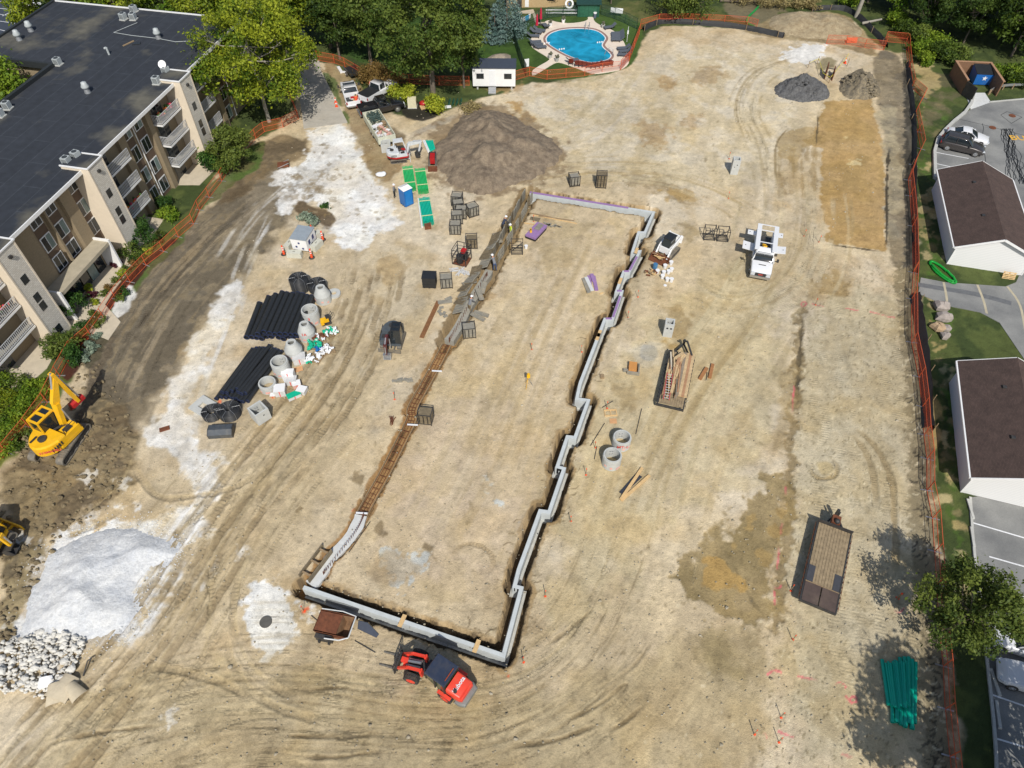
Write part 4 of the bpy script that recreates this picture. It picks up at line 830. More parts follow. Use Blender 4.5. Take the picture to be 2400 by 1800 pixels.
o = MB(); o.box(1.75,-.05,.02,2.5,.02,2.1); o.build('door', M['dark'], t); o = MB(); o.box(3.0,-.05,.1,3.6,.02,2.1); o.build('door', M['white'], t); o = MB(); o.box(6.5,-.04,1,7.6,.02,2); o.build('window', M['glass'], t)
sheet('club_path', [(1207,28),(1250,22),(1262,52),(1278,52),(1286,58),(1274,62),(1254,52),(1248,32),(1208,31)], .03, mat('path_concrete', C(188,176,156), .9))
# ---------------------------------------------------------------- apartment block
A_ = G(22,560,10); B_ = G(486,121,10); AH = math.atan2(B_[1]-A_[1], B_[0]-A_[0])
apt = thing('apartment_block', 'long four storey block of flats with dark flat roof and pale towers', 'building', A_[0], A_[1], AH)
beige = texmat('beige_brick', lambda n, l, t_: brickcol(n, l, t_, C(156,140,114), C(146,130,104), C(138,124,100), 3.0), .9)
tan = mat('tan_render', C(222,208,186), .9, var=.05); trim = M['white']; brown = mat('brown_panel', C(104,86,70), .85, var=.12, scale=3)
def roofcol(nodes, links, tc):
    br = nodes.new('ShaderNodeTexBrick'); br.inputs['Scale'].default_value = 1; br.inputs['Brick Width'].default_value = 7.0; br.inputs['Row Height'].default_value = 1.9; br.inputs['Mortar Size'].default_value = .035
    br.inputs['Color1'].default_value = (*C(43,47,54),1); br.inputs['Color2'].default_value = (*C(48,52,59),1); br.inputs['Mortar'].default_value = (*C(63,68,75),1)
    links.new(tc.outputs['Object'], br.inputs['Vector'])
    a = nodes.new('ShaderNodeTexNoise'); a.inputs['Scale'].default_value = .2; a.inputs['Detail'].default_value = 8; links.new(tc.outputs['Object'], a.inputs['Vector'])
    r = nodes.new('ShaderNodeMapRange'); r.inputs[1].default_value = .52; r.inputs[2].default_value = .68
    sx = nodes.new('ShaderNodeSeparateXYZ'); links.new(tc.outputs['Object'], sx.inputs[0]); e1 = nodes.new('ShaderNodeMapRange'); e1.inputs[1].default_value = 0; e1.inputs[2].default_value = 4.5; e1.inputs[3].default_value = .1; e1.inputs[4].default_value = -.12; links.new(sx.outputs[1], e1.inputs[0])
    e2 = nodes.new('ShaderNodeMapRange'); e2.inputs[1].default_value = 10.5; e2.inputs[2].default_value = 14.5; e2.inputs[3].default_value = 0; e2.inputs[4].default_value = .13; links.new(sx.outputs[1], e2.inputs[0])
    ad = nodes.new('ShaderNodeMath'); links.new(e1.outputs[0], ad.inputs[0]); links.new(e2.outputs[0], ad.inputs[1]); ad2 = nodes.new('ShaderNodeMath'); links.new(ad.outputs[0], ad2.inputs[0]); links.new(a.outputs['Fac'], ad2.inputs[1]); links.new(ad2.outputs[0], r.inputs[0])
    mx = nodes.new('ShaderNodeMix'); mx.data_type = 'RGBA'; mx.inputs[7].default_value = (*C(98,95,84),1); links.new(r.outputs[0], mx.inputs[0]); links.new(br.outputs['Color'], mx.inputs[6])
    b = nodes.new('ShaderNodeTexNoise'); b.inputs['Scale'].default_value = 1.3; b.inputs['Detail'].default_value = 7; links.new(tc.outputs['Object'], b.inputs['Vector'])
    mr = nodes.new('ShaderNodeMapRange'); mr.inputs[1].default_value = .3; mr.inputs[2].default_value = .7; mr.inputs[3].default_value = .82; mr.inputs[4].default_value = 1.18; links.new(b.outputs['Fac'], mr.inputs[0])
    v = nodes.new('ShaderNodeVectorMath'); v.operation = 'SCALE'; links.new(mx.outputs[2], v.inputs[0]); links.new(mr.outputs[0], v.inputs['Scale']); return v.outputs[0]
roofm = texmat('roof_membrane', roofcol, .85)
WY = 1.35
o = MB(); o.box(-26,WY,-.2,43,14.6,9.72); o.box(28.2,14.61,-.2,43,25.2,9.72); o.build('wall', beige, apt)
o = MB(); o.prism([(-26.3,.02),(43.3,.02),(43.3,25.6),(27.9,25.6),(27.9,14.9),(-26.3,14.9)], 9.74, 10.0); rf = o.build('roof', roofm, apt)
o = MB(); o.box(-26.3,-.09,9.76,43.3,.02,10.1); o.box(43.3,-.16,9.66,43.46,25.6,10.12); o.build('fascia', trim, rf)
o = MB(); o.box(-26.3,14.9,9.7,27.8,15.3,10.4); o.box(27.6,15.3,9.7,27.9,25.9,10.4); o.box(27.9,25.6,9.7,43.3,25.9,10.2); o.build('parapet', mat('dark_edge', C(40,44,46), .7), rf)
def window(u, z, w_=1.25, h_=1.45, par=None, curtain=False):
    f = MB(); f.box(u-w_/2-.07,WY-.06,z-h_/2-.07,u+w_/2+.07,WY-.015,z+h_/2+.07); fo = f.build('window', trim, par or apt)
    for s in (-1,1):
        p = MB(); p.box(u+(s*w_/4)-w_/4+.045,WY-.085,z-h_/2+.03,u+(s*w_/4)+w_/4-.045,WY-.062,z+h_/2-.03); p.build('pane', M['glass'] if not (curtain and s > 0) else mat('curtain_glass', C(120,136,132), .25, var=.2, scale=2), fo)
def column(u, levels=(8.75,6.2,3.65,1.25), w_=1.25):
    for i, z in enumerate(levels): window(u, z, w_, curtain=(int(u*10)+i) % 2 == 0)
    for z in levels: o = MB(); o.box(u-w_/2-.1,WY-.012,z-1.85,u+w_/2+.1,WY-.002,z-.8); o.build('spandrel_panel', brown, apt)
column(4.1, (8.75,6.2,3.95)); column(6.15, (8.75,6.2,3.95)); column(9.55, (8.75,6.2,3.95,1.25)); column(19.0); column(21.05); column(36.9); column(-11.2); column(-13.2)
for a_, b_, z0 in ((-.3,2.9,0), (5.0,5.22,3.3), (7.25,8.7,0), (22.0,22.75,0), (17.0,18.1,0), (35.0,35.9,0), (-10.2,-8.9,0)):
    o = MB(); o.box(a_,WY-.45,z0,b_,WY-.003,9.7); o.build('pier', beige, apt)
for u in (18.05,20.0,35.55,38.25,-12.2): o = MB(); o.cyl((u,WY-.12,.1),(u,WY-.12,9.7),.06,n=6); o.build('downspout', trim, apt)
blockm = texmat('patterned_block', lambda n, l, t_: brickcol(n, l, t_, C(206,200,188), C(222,217,206), C(176,168,154), 1.7), .9)
for k, u0 in enumerate((-2.65, 10.15, 27.0, -16.5)):
    o = MB(); o.box(u0,-.8,-.2,u0+2.3,2,10.3); tw = o.build('tower', tan, apt)
    o = MB(); o.box(u0,-.86,-.2,u0+.14,-.8,10.28); o.box(u0+2.16,-.86,-.2,u0+2.3,-.8,10.28); o.build('edge_fin', tan, tw); o = MB(); o.box(u0+.14,-.83,-.2,u0+2.16,-.8,10.27); o.build('block_panel', blockm, tw)
    o = MB(); o.box(u0-.01,-.86,10.301,u0+2.31,2.01,10.33); o.build('roof_cover', roofm, tw)
    o = MB(); o.box(u0-.05,-.92,10.3,u0+2.35,-.8,10.42); o.box(u0-.07,-.8,10.3,u0+.05,2.05,10.42); o.box(u0+2.25,-.8,10.3,u0+2.37,2.05,10.42); o.build('cap', trim, tw)
    for z in (1.0,3.9,4.9,7.0): o = MB(); o.box(u0+.75,-.85,z-.42,u0+1.4,-.832,z+.42); o.build('window', M['glass'], tw)
    o = MB(); o.box(u0+.95,-1.05,9.35,u0+1.25,-.84,9.6); o.build('floodlight', M['dark'], tw)
greenpl = mat('pot_plants', C(70,104,44), .9, var=.4, scale=9); flow = mat('flowers', C(196,70,90), .8, var=.8, scale=14)
def balcony(u0, u1, z, plants=None):
    o = MB(); o.box(u0,.05,z-.16,u1,WY-.003,z); sl = o.build('balcony', mat('balcony_slab', C(150,146,136), .85, var=.08), apt)
    o = MB(); o.box(u0-.02,.02,z-.18,u1+.02,.05,z+.03); o.box(u0-.03,.05,z-.18,u0,WY-.01,z+.03); o.build('edge_trim', trim, sl)
    o = MB()
    for zz in (.12,1.0): o.box(u0,.06,z+zz,u1,.11,z+zz+.05); o.box(u0,.11,z+zz,u0+.05,WY-.005,z+zz+.05)
    x_ = u0
    while x_ < u1: o.box(x_,.07,z+.15,x_+.055,.1,z+1.02); x_ += .19
    y_ = .2
    while y_ < WY: o.box(u0+.01,y_,z+.15,u0+.04,y_+.055,z+1.02); y_ += .19
    o.build('railing', mat('rail_grey', C(196,198,200), .5, var=.1), sl)
    if plants is not None:
        t_ = thing('balcony_flowers', plants, 'flowers'); t_.parent = None
        t_.matrix_world = apt_mat @ Matrix.Translation((u0+.2,.25,z)); o = MB(); rr = random.Random(int(u0*10+z))
        for i in range(26): o.ball((rr.uniform(0,u1-u0-.6),rr.uniform(0,.4),.5+rr.uniform(0,.5)), rr.uniform(.1,.2), 6, m=i%3)
        o.build('blooms', [greenpl, flow, mat('orange_flowers', C(226,120,40), .8, var=.3, scale=10)], t_)
apt_mat = Matrix.Translation((A_[0],A_[1],0)) @ Matrix.Rotation(AH,4,'Z')
def stack(u0, u1, plants=(None,None,None)):
    for z, p in zip((7.4,4.9,2.4), plants): balcony(u0, u1, z, p)
    for z in (7.5,5.0,2.5,0.05):
        o = MB(); o.box(u0+.6,WY-.04,z,u0+2.5,WY-.012,z+2.05); f = o.build('patio_door', mat('door_frame_grey', C(120,116,108), .6), apt)
        for s in (0,1): p = MB(); p.box(u0+.68+s*.93,WY-.06,z+.06,u0+1.52+s*.93,WY-.041,z+1.98); p.build('pane', M['glass'], f)
stack(-8.0,-2.75,(None,'green trailing plants on the balcony beside the nearest tower',None)); stack(12.6,16.8,(None,None,'orange potted flowers on the lowest balcony right of middle tower')); stack(23.0,26.9,('pink and orange flowers crowding the top balcony of the flats',None,None)); stack(29.4,33.4); stack(-22,-16.6)
# entrance canopy
o = MB(); o.prism([(.7,-.75),(8.3,-.75),(8.3,WY-.46),(.7,WY-.46)], 2.95, 3.3); cp_ = o.build('canopy', mat('canopy_roof', C(176,166,144), .9, var=.12, scale=1.5), apt)
for q_ in (8.31,.5): o = MB(); o.box(q_,-.85,0,q_+.19,WY-.46,3.5); o.build('side_wall', M['white'], cp_)
for k in range(6): o = MB(); o.box(1.0+k*1.2,WY-.52,.05,2.05+k*1.2,WY-.47,2.6); o.build('entrance_glazing', M['glass'] if k != 4 else MATS['curtain_glass'], apt)
# low patios
M['patio'] = mat('patio_concrete', C(198,186,164), .92, var=.1, scale=1.5)
def apt_sheet(name, pts, z):
    o = MB(); o.prism(pts, -.1, z); s_ = o.build(name, M['patio']); s_.matrix_world = apt_mat; s_['kind'] = 'structure'
apt_sheet('entrance_path', [(-.3,WY),(10,WY),(10,-1.6),(5,-1.9),(3,-2.2),(1.2,-5.0),(-1.2,-5.2),(-.5,-2)], .05)
apt_sheet('patio', [(-8,WY),(-2.7,WY),(-2.7,-1.2),(-5.5,-1.8),(-8.4,-1.2)], .05); apt_sheet('patio', [(12.6,WY),(16.5,WY),(16.5,-.8),(12.6,-1.2)], .05); apt_sheet('patio', [(22.6,WY),(26.9,WY),(26.9,-1.8),(23.2,-1.5)], .05)
# rooftop things
def on_roof(px, py, h=10.0): return G(px, py, h)
acl = ['by the middle tower, left one','by the middle tower, right one','beside the dish near the far tower','nearest to the far tower top','on the left roof edge, upper one','on the left roof edge, lower one','at the inner corner of the roof','left of the pair at the back roof edge','right of the pair at the back roof edge','behind the pair at the back roof edge']
acs = [(160,385),(182,372),(369,196),(391,173),(20,255),(3,273),(138,152),(291,46),(314,46),(315,28)]
acm = mat('ac_casing', C(176,182,182), .5, var=.06, dirt=.1); fan = mat('fan_grille', C(60,64,66), .6)
for i, ((px,py),lb) in enumerate(zip(acs, acl)):
    x, y = on_roof(px,py)
    if i == 0:
        t0 = thing('air_conditioner', 'pale air conditioner box '+lb, 'air conditioner', x, y, AH, 'air conditioners on the flat roof', z=10.0); t0.scale = (.82,)*3; o = MB(); o.box(-.4,-.4,.12,.4,.4,.95); o.build('casing', acm, t0)
        o = MB(); o.cyl((0,0,.95),(0,0,.99),.3,n=14); o.build('fan', fan, t0); o = MB(); o.box(-.5,-.5,.01,.5,.5,.12); o.build('base', M['conc'], t0)
        o = MB(); [o.box(-.41,-.32,.2+k*.11,-.402,.32,.25+k*.11) for k in range(6)]; o.build('louvre', fan, t0)
    else: dup(t0, 'pale air conditioner box '+lb, x, y, AH+rg.uniform(-.2,.2), 10.0)
for i, (px,py,lb) in enumerate(((73,73,'near the back left roof corner'),(46,94,'in tree shade at the left roof edge'),(372,90,'near the yellow-green tree'),(206,217,'alone on the wide middle of roof'))):
    x, y = on_roof(px,py)
    if i == 0:
        t0 = thing('roof_vent', 'silver mushroom roof vent '+lb, 'roof vent', x, y, 0, 'silver roof vents', z=10.0); o = MB(); o.cyl((0,0,0),(0,0,.5),.34,.26,14); o.build('collar', M['steel'], t0)
        o = MB(); o.lathe([(.2,.5),(.4,.55),(.42,.72),(.3,.95),(.26,1.15),(.0,1.22)], 14, smooth=True); o.build('hood', acm, t0)
    else: dup(t0, 'silver mushroom roof vent '+lb, x, y, 0, 10.0)
x, y = on_roof(256,128); o = MB(); o.cyl((0,0,0),(0,0,.8),.12,n=8); o.cyl((0,0,.8),(-.25,0,.7),.12,n=8); tag(o.build('vent_pipe', acm, loc=(x,y,10)), 'thin bent vent pipe on the roof', 'vent pipe')
x, y = on_roof(387,165,10.3); t = thing('satellite_dish', 'white satellite dish by the far tower on roof', 'satellite dish', x, y, z=10.0); o = MB(); o.cyl((0,0,0),(0,0,.9),.04,n=6); o.build('mast', M['steel'], t)
o = MB(); o.M = Matrix.Translation((0,-.1,1.0)) @ Matrix.Rotation(R(55),4,'X'); o.lathe([(0,0),(.25,.03),(.42,.12),(.44,.12),(.25,.01),(0,-.02)], 14, smooth=True); o.build('dish', M['white'], t)
g = [on_roof(*p) for p in ((448,97),(412,99),(370,91),(308,84),(267,77),(322,54))]; o = MB(); o.tube([(a,b,10.05) for a,b in g], .035, 5); tag(o.build('roof_conduit', acm), 'thin pale conduit zigzagging across the dark roof', 'conduit')
x, y = on_roof(303,103); o = MB(); o.beam((-.5,-.6,.05),(.3,.7,.05),.14,.1); tag(o.build('plank', M['wood2'], loc=(x,y,10.0)), 'short plank lying on the dark roof', 'plank')
x, y = on_roof(320,103); o = MB(); o.cbox((0,0,.05),(.9,.5,.1)); tag(o.build('roof_mat', M['black'], loc=(x,y,10.0), rz=.2), 'black mat lying on dark roof near the short plank', 'mat')
# ---------------------------------------------------------------- garages
def siding(nodes, links, tc):
    wv = nodes.new('ShaderNodeTexWave'); wv.bands_direction = 'Z'; wv.wave_profile = 'SAW'; wv.inputs['Scale'].default_value = 1.6; links.new(tc.outputs['Object'], wv.inputs['Vector'])
    r = nodes.new('ShaderNodeValToRGB'); r.color_ramp.elements[0].color = (*C(206,208,208),1); r.color_ramp.elements[1].color = (*C(232,232,230),1); r.color_ramp.elements[1].position = .25; links.new(wv.outputs['Fac'], r.inputs[0]); return r.outputs[0]
sid = texmat('white_siding', siding, .7)
def shingle(nodes, links, tc):
    b = nodes.new('ShaderNodeTexBrick'); b.inputs['Scale'].default_value = 3.2; b.inputs['Color1'].default_value = (*C(78,62,56),1); b.inputs['Color2'].default_value = (*C(92,74,66),1); b.inputs['Mortar'].default_value = (*C(58,46,42),1); b.inputs['Mortar Size'].default_value = .03
    mp = nodes.new('ShaderNodeMapping'); mp.inputs['Rotation'].default_value = (0,0,R(90)); links.new(tc.outputs['Object'], mp.inputs[0]); links.new(mp.outputs[0], b.inputs['Vector'])
    a = nodes.new('ShaderNodeTexNoise'); a.inputs['Scale'].default_value = 1.5; a.inputs['Detail'].default_value = 8; links.new(tc.outputs['Object'], a.inputs['Vector'])
    mr = nodes.new('ShaderNodeMapRange'); mr.inputs[1].default_value = .3; mr.inputs[2].default_value = .7; mr.inputs[3].default_value = .82; mr.inputs[4].default_value = 1.2; links.new(a.outputs['Fac'], mr.inputs[0])
    v = nodes.new('ShaderNodeVectorMath'); v.operation = 'SCALE'; links.new(b.outputs['Color'], v.inputs[0]); links.new(mr.outputs[0], v.inputs['Scale']); return v.outputs[0]
shg = texmat('brown_shingles', shingle, .9)
def garage(label, x, y, yaw, W, Ln, E=2.45, Rg=4.0):
    t = thing('garage', label, 'garage', x, y, yaw); o = MB()
    o.prism([(0,0),(W,0),(W,Ln),(0,Ln)], -.1, E)
    o.add([(0,0,E),(W,0,E),(W/2,0,Rg-.12),(0,Ln,E),(W,Ln,E),(W/2,Ln,Rg-.12)], [(0,1,2),(3,5,4),(0,2,5,3),(1,4,5,2)]); o.build('wall', sid, t)
    ov = .35; sl = (Rg-E)/(W/2); ez = E-ov*sl; rf = None
    for s in (0,1):
        xa = -ov if s == 0 else W+ov; o = MB(); th = .12
        vs = [(xa,-ov,ez),(W/2,-ov,Rg),(W/2,Ln+ov,Rg),(xa,Ln+ov,ez)]; vs += [(a,b,c+th) for a,b,c in vs]
        o.add(vs, [(0,3,2,1),(4,5,6,7),(0,1,5,4),(1,2,6,5),(2,3,7,6),(3,0,4,7)]); rf = o.build('roof', shg, t)
        for yy in (-ov-.03, Ln+ov+.03): o = MB(); o.beam((xa,yy,ez+.02),(W/2,yy,Rg+.02),.06,.22); o.build('rake_board', trim, rf)
        o = MB(); xx = xa+(-.07 if s == 0 else .07); o.beam((xx,-ov,ez+.04),(xx,Ln+ov,ez+.04),.12,.14); o.build('gutter', trim, rf)
    o = MB(); o.box(-.03,-.03,0,.08,.09,E-.06); o.box(W-.08,-.03,0,W+.03,.09,E-.06); o.build('corner_trim', trim, t)
    o = MB(); [o.box(W+.005,1+k*3.1,.05,W+.04,3.5+k*3.1,2.2) for k in range(int(Ln//3.1))]; o.build('garage_door', M['white'], t)
    for q_ in (.3,.75): o = MB(); o.cbox((W*.34,Ln*q_,E+.98*(Rg-E)*.68+.14),(.3,.3,.16)); o.build('roof_vent', M['dark'], t)
    return t
garage('upper white garage with brown shingle gable roof', 44.7, 56.4, R(-14.5), 7.1, 13.3)
garage('lower white garage with brown shingle roof by parking bays', 35.1, 29.25, R(-17.5), 7.1, 11.7)
def pallet(label, x, y, rz=0, z=0, tilt=0, group='wooden pallets', m=None):
    t = thing('pallet', label, 'pallet', x, y, rz, group, z); t.rotation_euler = (tilt,0,rz)
    for k in range(7): o = MB(); o.box(-.6,-.5+k*.16,.11,.6,-.4+k*.16,.135); o.build('slat', m or M['wood'], t)
    for k in (-.5,0,.5): o = MB(); o.box(k-.05,-.5,0,k+.05,.57,.11); o.build('stringer', m or M['wood2'], t)
    return t
x, y = G(2362,651); pallet('wooden pallet leaning on the gable of the upper garage', x, y, R(-14), .05, R(62))
x, y = G(2208,640); o = MB(); gr = [(.55*math.cos(t_), 1.75*math.sin(t_)) for t_ in np.arange(0,6.5,.3)]
o.tube([(a+rg.gauss(0,.03),b,.12) for a,b in gr], .13, 7); o.tube([(a*.9,b*.95,.26) for a,b in gr[8:16]], .12, 7); tag(o.build('hose_coil', mat('bright_green_hose', C(10,150,50), .6), loc=(x,y,0), rz=R(20)), 'long oval coil of bright green tube on the grass', 'tube coil')
x, y = G(2225,592); o = MB(); o.box(-.45,-.35,0,.45,.35,.8); tag(o.build('heat_pump', M['dark'], loc=(x,y,0), rz=R(-14)), 'dark condenser unit at left corner of upper garage', 'air conditioner')
# boulders
def rock(mb, c, r, seed, m=0):
    rr = random.Random(seed); n = 8; base = len(mb.v); vs = []; fs = []; k = 5
    ph = [rr.uniform(.6,1.28) for _ in range(n)]
    for j in range(k+1):
        p = math.pi*j/k
        for i in range(n):
            t_ = 2*math.pi*i/n+seed; q = ph[i]*rr.uniform(.86,1.12); vs.append((c[0]+r*q*math.sin(p)*math.cos(t_), c[1]+r*q*math.sin(p)*math.sin(t_)*.85, c[2]-r*.72*math.cos(p)*rr.uniform(.9,1.08)))
    for j in range(k):
        for i in range(n): a = j*n; fs.append((a+i,a+(i+1)%n,a+n+(i+1)%n,a+n+i))
    mb.add(vs, fs, False, m)
bm = mat('grey_boulder', C(162,152,144), .9, var=.25, scale=2.5, bump=.6)
for i, (px,py,r,lb) in enumerate(((2203,724,.82,'largest grey boulder at top of the five'),(2213,751,.82,'split grey boulder second from the top of five'),(2194,772,.66,'tan flat boulder left of the others on grass'),(2214,773,.5,'small dark boulder right of the tan flat one'),(2213,792,.58,'pale lowest boulder of the five on the grass'))):
    x, y = G(px,py); o = MB(); rock(o, (0,0,r*.45), r, i+3); tag(o.build('boulder', bm if i != 2 else mat('tan_boulder', C(176,152,122), .9, var=.2, bump=.5), loc=(x,y,0)), lb, 'boulder', 'boulders on the verge')
# ---------------------------------------------------------------- skip enclosure and guard rail
x, y = G(2262,222); t = thing('bin_enclosure', 'three sided brown fence enclosure around the blue skip', 'enclosure', x, y, R(-6)); fm = mat('brown_boards', C(128,96,72), .85, var=.15, scale=4)
o = MB(); o.box(-.6,0,0,-.45,5.2,2.0); o.build('side_fence', fm, t); o = MB(); o.box(3.9,0,0,4.05,5.2,2.0); o.build('side_fence', fm, t); o = MB(); o.box(-.6,5.2,0,4.05,5.35,2.0); o.build('rear_fence', fm, t)
o = MB(); o.box(-.7,-.05,2.0,-.4,5.4,2.08); o.box(3.85,-.05,2.0,4.15,5.4,2.08); o.box(-.4,5.15,2.0,3.85,5.4,2.08); o.build('cap_board', mat('cap_wood', C(170,132,102), .8), t)
o = MB(); o.cbox((-.2,-1.0,1.0),(.1,2.0,1.8), rz=R(20)); o.build('gate', M['dark'], t)
sheet('skip_pad', [(2262,218),(2308,218),(2322,240),(2275,257)], .04, M['conc_l'])
x, y = G(2280,207); t = thing('blue_skip', 'blue steel skip with black lid in the board enclosure', 'skip', x+.3, y+.6, R(-6)); bl = mat('skip_blue', C(28,100,176), .5, var=.08, dirt=.1)
o = MB(); o.M = Matrix.Translation((1.1,1.3,0)); o.add([(-1.1,-1,.1),(1.1,-1,.1),(1.1,1,.1),(-1.1,1,.1),(-1.2,-1.05,1.5),(1.2,-1.05,1.5),(1.2,1.05,1.9),(-1.2,1.05,1.9)], [(0,3,2,1),(4,5,6,7),(0,1,5,4),(1,2,6,5),(2,3,7,6),(3,0,4,7)]); o.build('body', bl, t)
o = MB(); o.M = Matrix.Translation((1.1,1.3,0)); o.add([(-1.22,-1.07,1.52),(1.22,-1.07,1.52),(1.22,1.07,1.92),(-1.22,1.07,1.92),(-1.22,-1.07,1.58),(1.22,-1.07,1.58),(1.22,1.07,1.98),(-1.22,1.07,1.98)], [(0,3,2,1),(4,5,6,7),(0,1,5,4),(1,2,6,5),(2,3,7,6),(3,0,4,7)]); o.build('lid', M['black'], t)
o = MB(); st = []
for k in range(10): rr_ = .36 if k % 2 == 0 else .15; st.append((1.1+rr_*math.sin(k*math.pi/5), 1.0+rr_*math.cos(k*math.pi/5)))
o.side(st, .225, .245); o.build('star_emblem', M['whitep'], t)
o = MB(); g = smooth(GP([(2316,222),(2330,214),(2360,208),(2430,209)]),2); ox, oy = g[0]; t = thing('guard_rail', 'galvanised guard rail curving past the bin enclosure', 'guard rail', ox, oy)
for a, b in zip(g[:-1], g[1:]): o.beam((a[0]-ox,a[1]-oy,.6),(b[0]-ox,b[1]-oy,.6),.08,.32)
o.build('beam', M['steel'], t)
for k in range(0,len(g),2): o = MB(); o.box(-.07,-.07,0,.07,.07,.7); o.build('post', M['wood2'], t, loc=(g[k][0]-ox,g[k][1]-oy,0))
# site office
x, y = G(1109,211); t = thing('site_office', 'small white site cabin with dark roof beside the trees', 'cabin', x, y, R(-1)); o = MB(); o.box(0,0,.55,5.7,2.5,3.0); o.build('wall', M['white'], t)
o = MB(); o.box(-.1,-.1,3.0,5.8,2.6,3.12); o.build('roof', mat('cabin_roof', C(62,70,84), .8, var=.1), t)
for u in (.5,4.2): o = MB(); o.box(u,-.05,1.6,u+1.0,-.005,2.3); f = o.build('window', M['dark'], t); p = MB(); p.box(u+.08,-.07,1.66,u+.47,-.052,2.24); p.box(u+.53,-.07,1.66,u+.92,-.052,2.24); p.build('pane', M['glass'], f)
o = MB(); o.box(2.2,-.05,.75,3.0,-.005,2.7); o.build('door', M['whitep'], t)
for u in (.5,2.8,5.1): o = MB(); o.box(u,.2,0,u+.2,.5,.55); o.box(u,2,0,u+.2,2.3,.55); o.build('leg', M['conc'], t)
o = MB(); [o.box(2.1,-1.2+k*.35,.05,3.1,-.88+k*.35,.2+k*.18) for k in range(3)]; o.build('steps', M['steel'], t)
# ---------------------------------------------------------------- foundation
wm = mat('poured_wall', C(196,202,202), .85, var=.1, scale=1.6, bump=.15, dirt=.12)
fd = thing('foundation_wall', 'pale stepped concrete foundation wall round three sides of the plot', 'foundation', 0, 0)
o = MB(); T_ = .14
def mitre(pts, off):
    q = []
    for i, p in enumerate(pts):
        if i in (0, len(pts)-1):
            a, b = (pts[0], pts[1]) if i == 0 else (pts[-2], pts[-1]); L = math.dist(a,b); q.append((p[0]-(b[1]-a[1])/L*off, p[1]+(b[0]-a[0])/L*off)); continue
        a, b, c = pts[i-1], p, pts[i+1]; L1 = math.dist(a,b); L2 = math.dist(b,c)
        n1 = (-(b[1]-a[1])/L1, (b[0]-a[0])/L1); n2 = (-(c[1]-b[1])/L2, (c[0]-b[0])/L2); k = 1+n1[0]*n2[0]+n1[1]*n2[1]; k = max(k,.35)
        q.append((p[0]+(n1[0]+n2[0])/k*off, p[1]+(n1[1]+n2[1])/k*off))
    return q
Lw = mitre(WALLW, T_); Rw = mitre(WALLW, -T_); n = len(WALLW)
vs = [(x,y,z) for P_, z in ((Lw,-1.2),(Rw,-1.2),(Rw,.12),(Lw,.12)) for x, y in P_]; fs = []
for i in range(n-1):
    for k in range(4): fs.append((k*n+i, k*n+i+1, ((k+1)%4)*n+i+1, ((k+1)%4)*n+i))
fs += [(0,n,2*n,3*n), (n-1,4*n-1,3*n-1,2*n-1)]; o.add(vs, fs); o.build('wall', wm, fd)
o = MB(); La = mitre(WALLW, .32); Ra = mitre(WALLW, -.32)
vs = [(x,y,z) for P_, z in ((La,-1.25),(Ra,-1.25),(Ra,-.98),(La,-.98)) for x, y in P_]; o.add(vs, fs); o.build('footing', M['conc'], fd)
def between(a, b, t0, t1): return (a[0]+(b[0]-a[0])*t0, a[1]+(b[1]-a[1])*t0), (a[0]+(b[0]-a[0])*t1, a[1]+(b[1]-a[1])*t1)
for i, t0, t1 in ((0,.0,.8),(6,.05,.95),(8,.1,.95),(5,.3,.95),(10,.1,.9),(9,.2,.95)):
    a, b = between(WALLW[i], WALLW[i+1], t0, t1); o = MB(); o.beam((a[0],a[1],.15),(b[0],b[1],.15), .2 if i else .26, .06); o.build('foam_board', M['purple'], fd)
mem = mat('bitumen_membrane', (.016,.017,.018), .6, var=.3)
for i in (11,14,17,18,20,22,24,25):
    a, b = WALLW[i], WALLW[i+1]; t_ = 0
    while t_ < .9:
        t2 = min(1, t_+rg.uniform(.1,.3)); p, q = between(a, b, t_, t2); L = math.dist(a,b); nx, ny = -(b[1]-a[1])/L, (b[0]-a[0])/L; s = -1
        if rg.random() < .65:
            o = MB(); hh = rg.uniform(.25,.8); o.beam((p[0]+nx*s*(T_+.008),p[1]+ny*s*(T_+.008),.12-hh/2),(q[0]+nx*s*(T_+.008),q[1]+ny*s*(T_+.008),.12-hh/2),.012,hh); o.build('membrane', mem, fd)
        t_ = t2
for i, q in ((4,.5),(7,.5),(11,.25),(11,.3),(24,.35),(25,.2)):
    p, _ = between(WALLW[i], WALLW[i+1], q, 1); o = MB(); o.cbox((p[0],p[1],.16),(.3,.9,.05), rz=R(-20)); o.build('sill_block', M['wood'], fd)
# left footing
def strip(name, px, w_, z0, z1, m, parent=None, rag=0):
    g = smooth(GP(px), 1); o = MB(); a = offset(g, w_/2); b = offset(g, -w_/2)
    if rag: a = [(x+rg.gauss(0,rag),y+rg.gauss(0,rag)) for x,y in a]; b = [(x+rg.gauss(0,rag),y+rg.gauss(0,rag)) for x,y in b]
    for i in range(len(g)-1): o.prism([a[i],a[i+1],b[i+1],b[i]], z0, z1)
    return o.build(name, m, parent)
ft = thing('strip_footing', 'fresh pale concrete strip footing with short dowels, lower left of plot', 'footing', 0, 0)
strip('concrete', [(846,1206),(832,1240),(806,1275),(775,1302),(752,1342),(728,1368)], .95, -.45, -.12, M['conc_l'], ft, .04)
g = smooth(GP([(846,1206),(832,1240),(800,1280),(752,1342)]), 3); o = MB()
for k, (x, y) in enumerate(offset(g,.22)): o.cyl((x,y,-.15),(x+.02,y+.03,.3),.022,n=5)
o.build('dowels', M['rust'], ft)
f2 = thing('strip_footing', 'wet grey footing with starter bars beside the leaning form panels', 'footing', 0, 0)
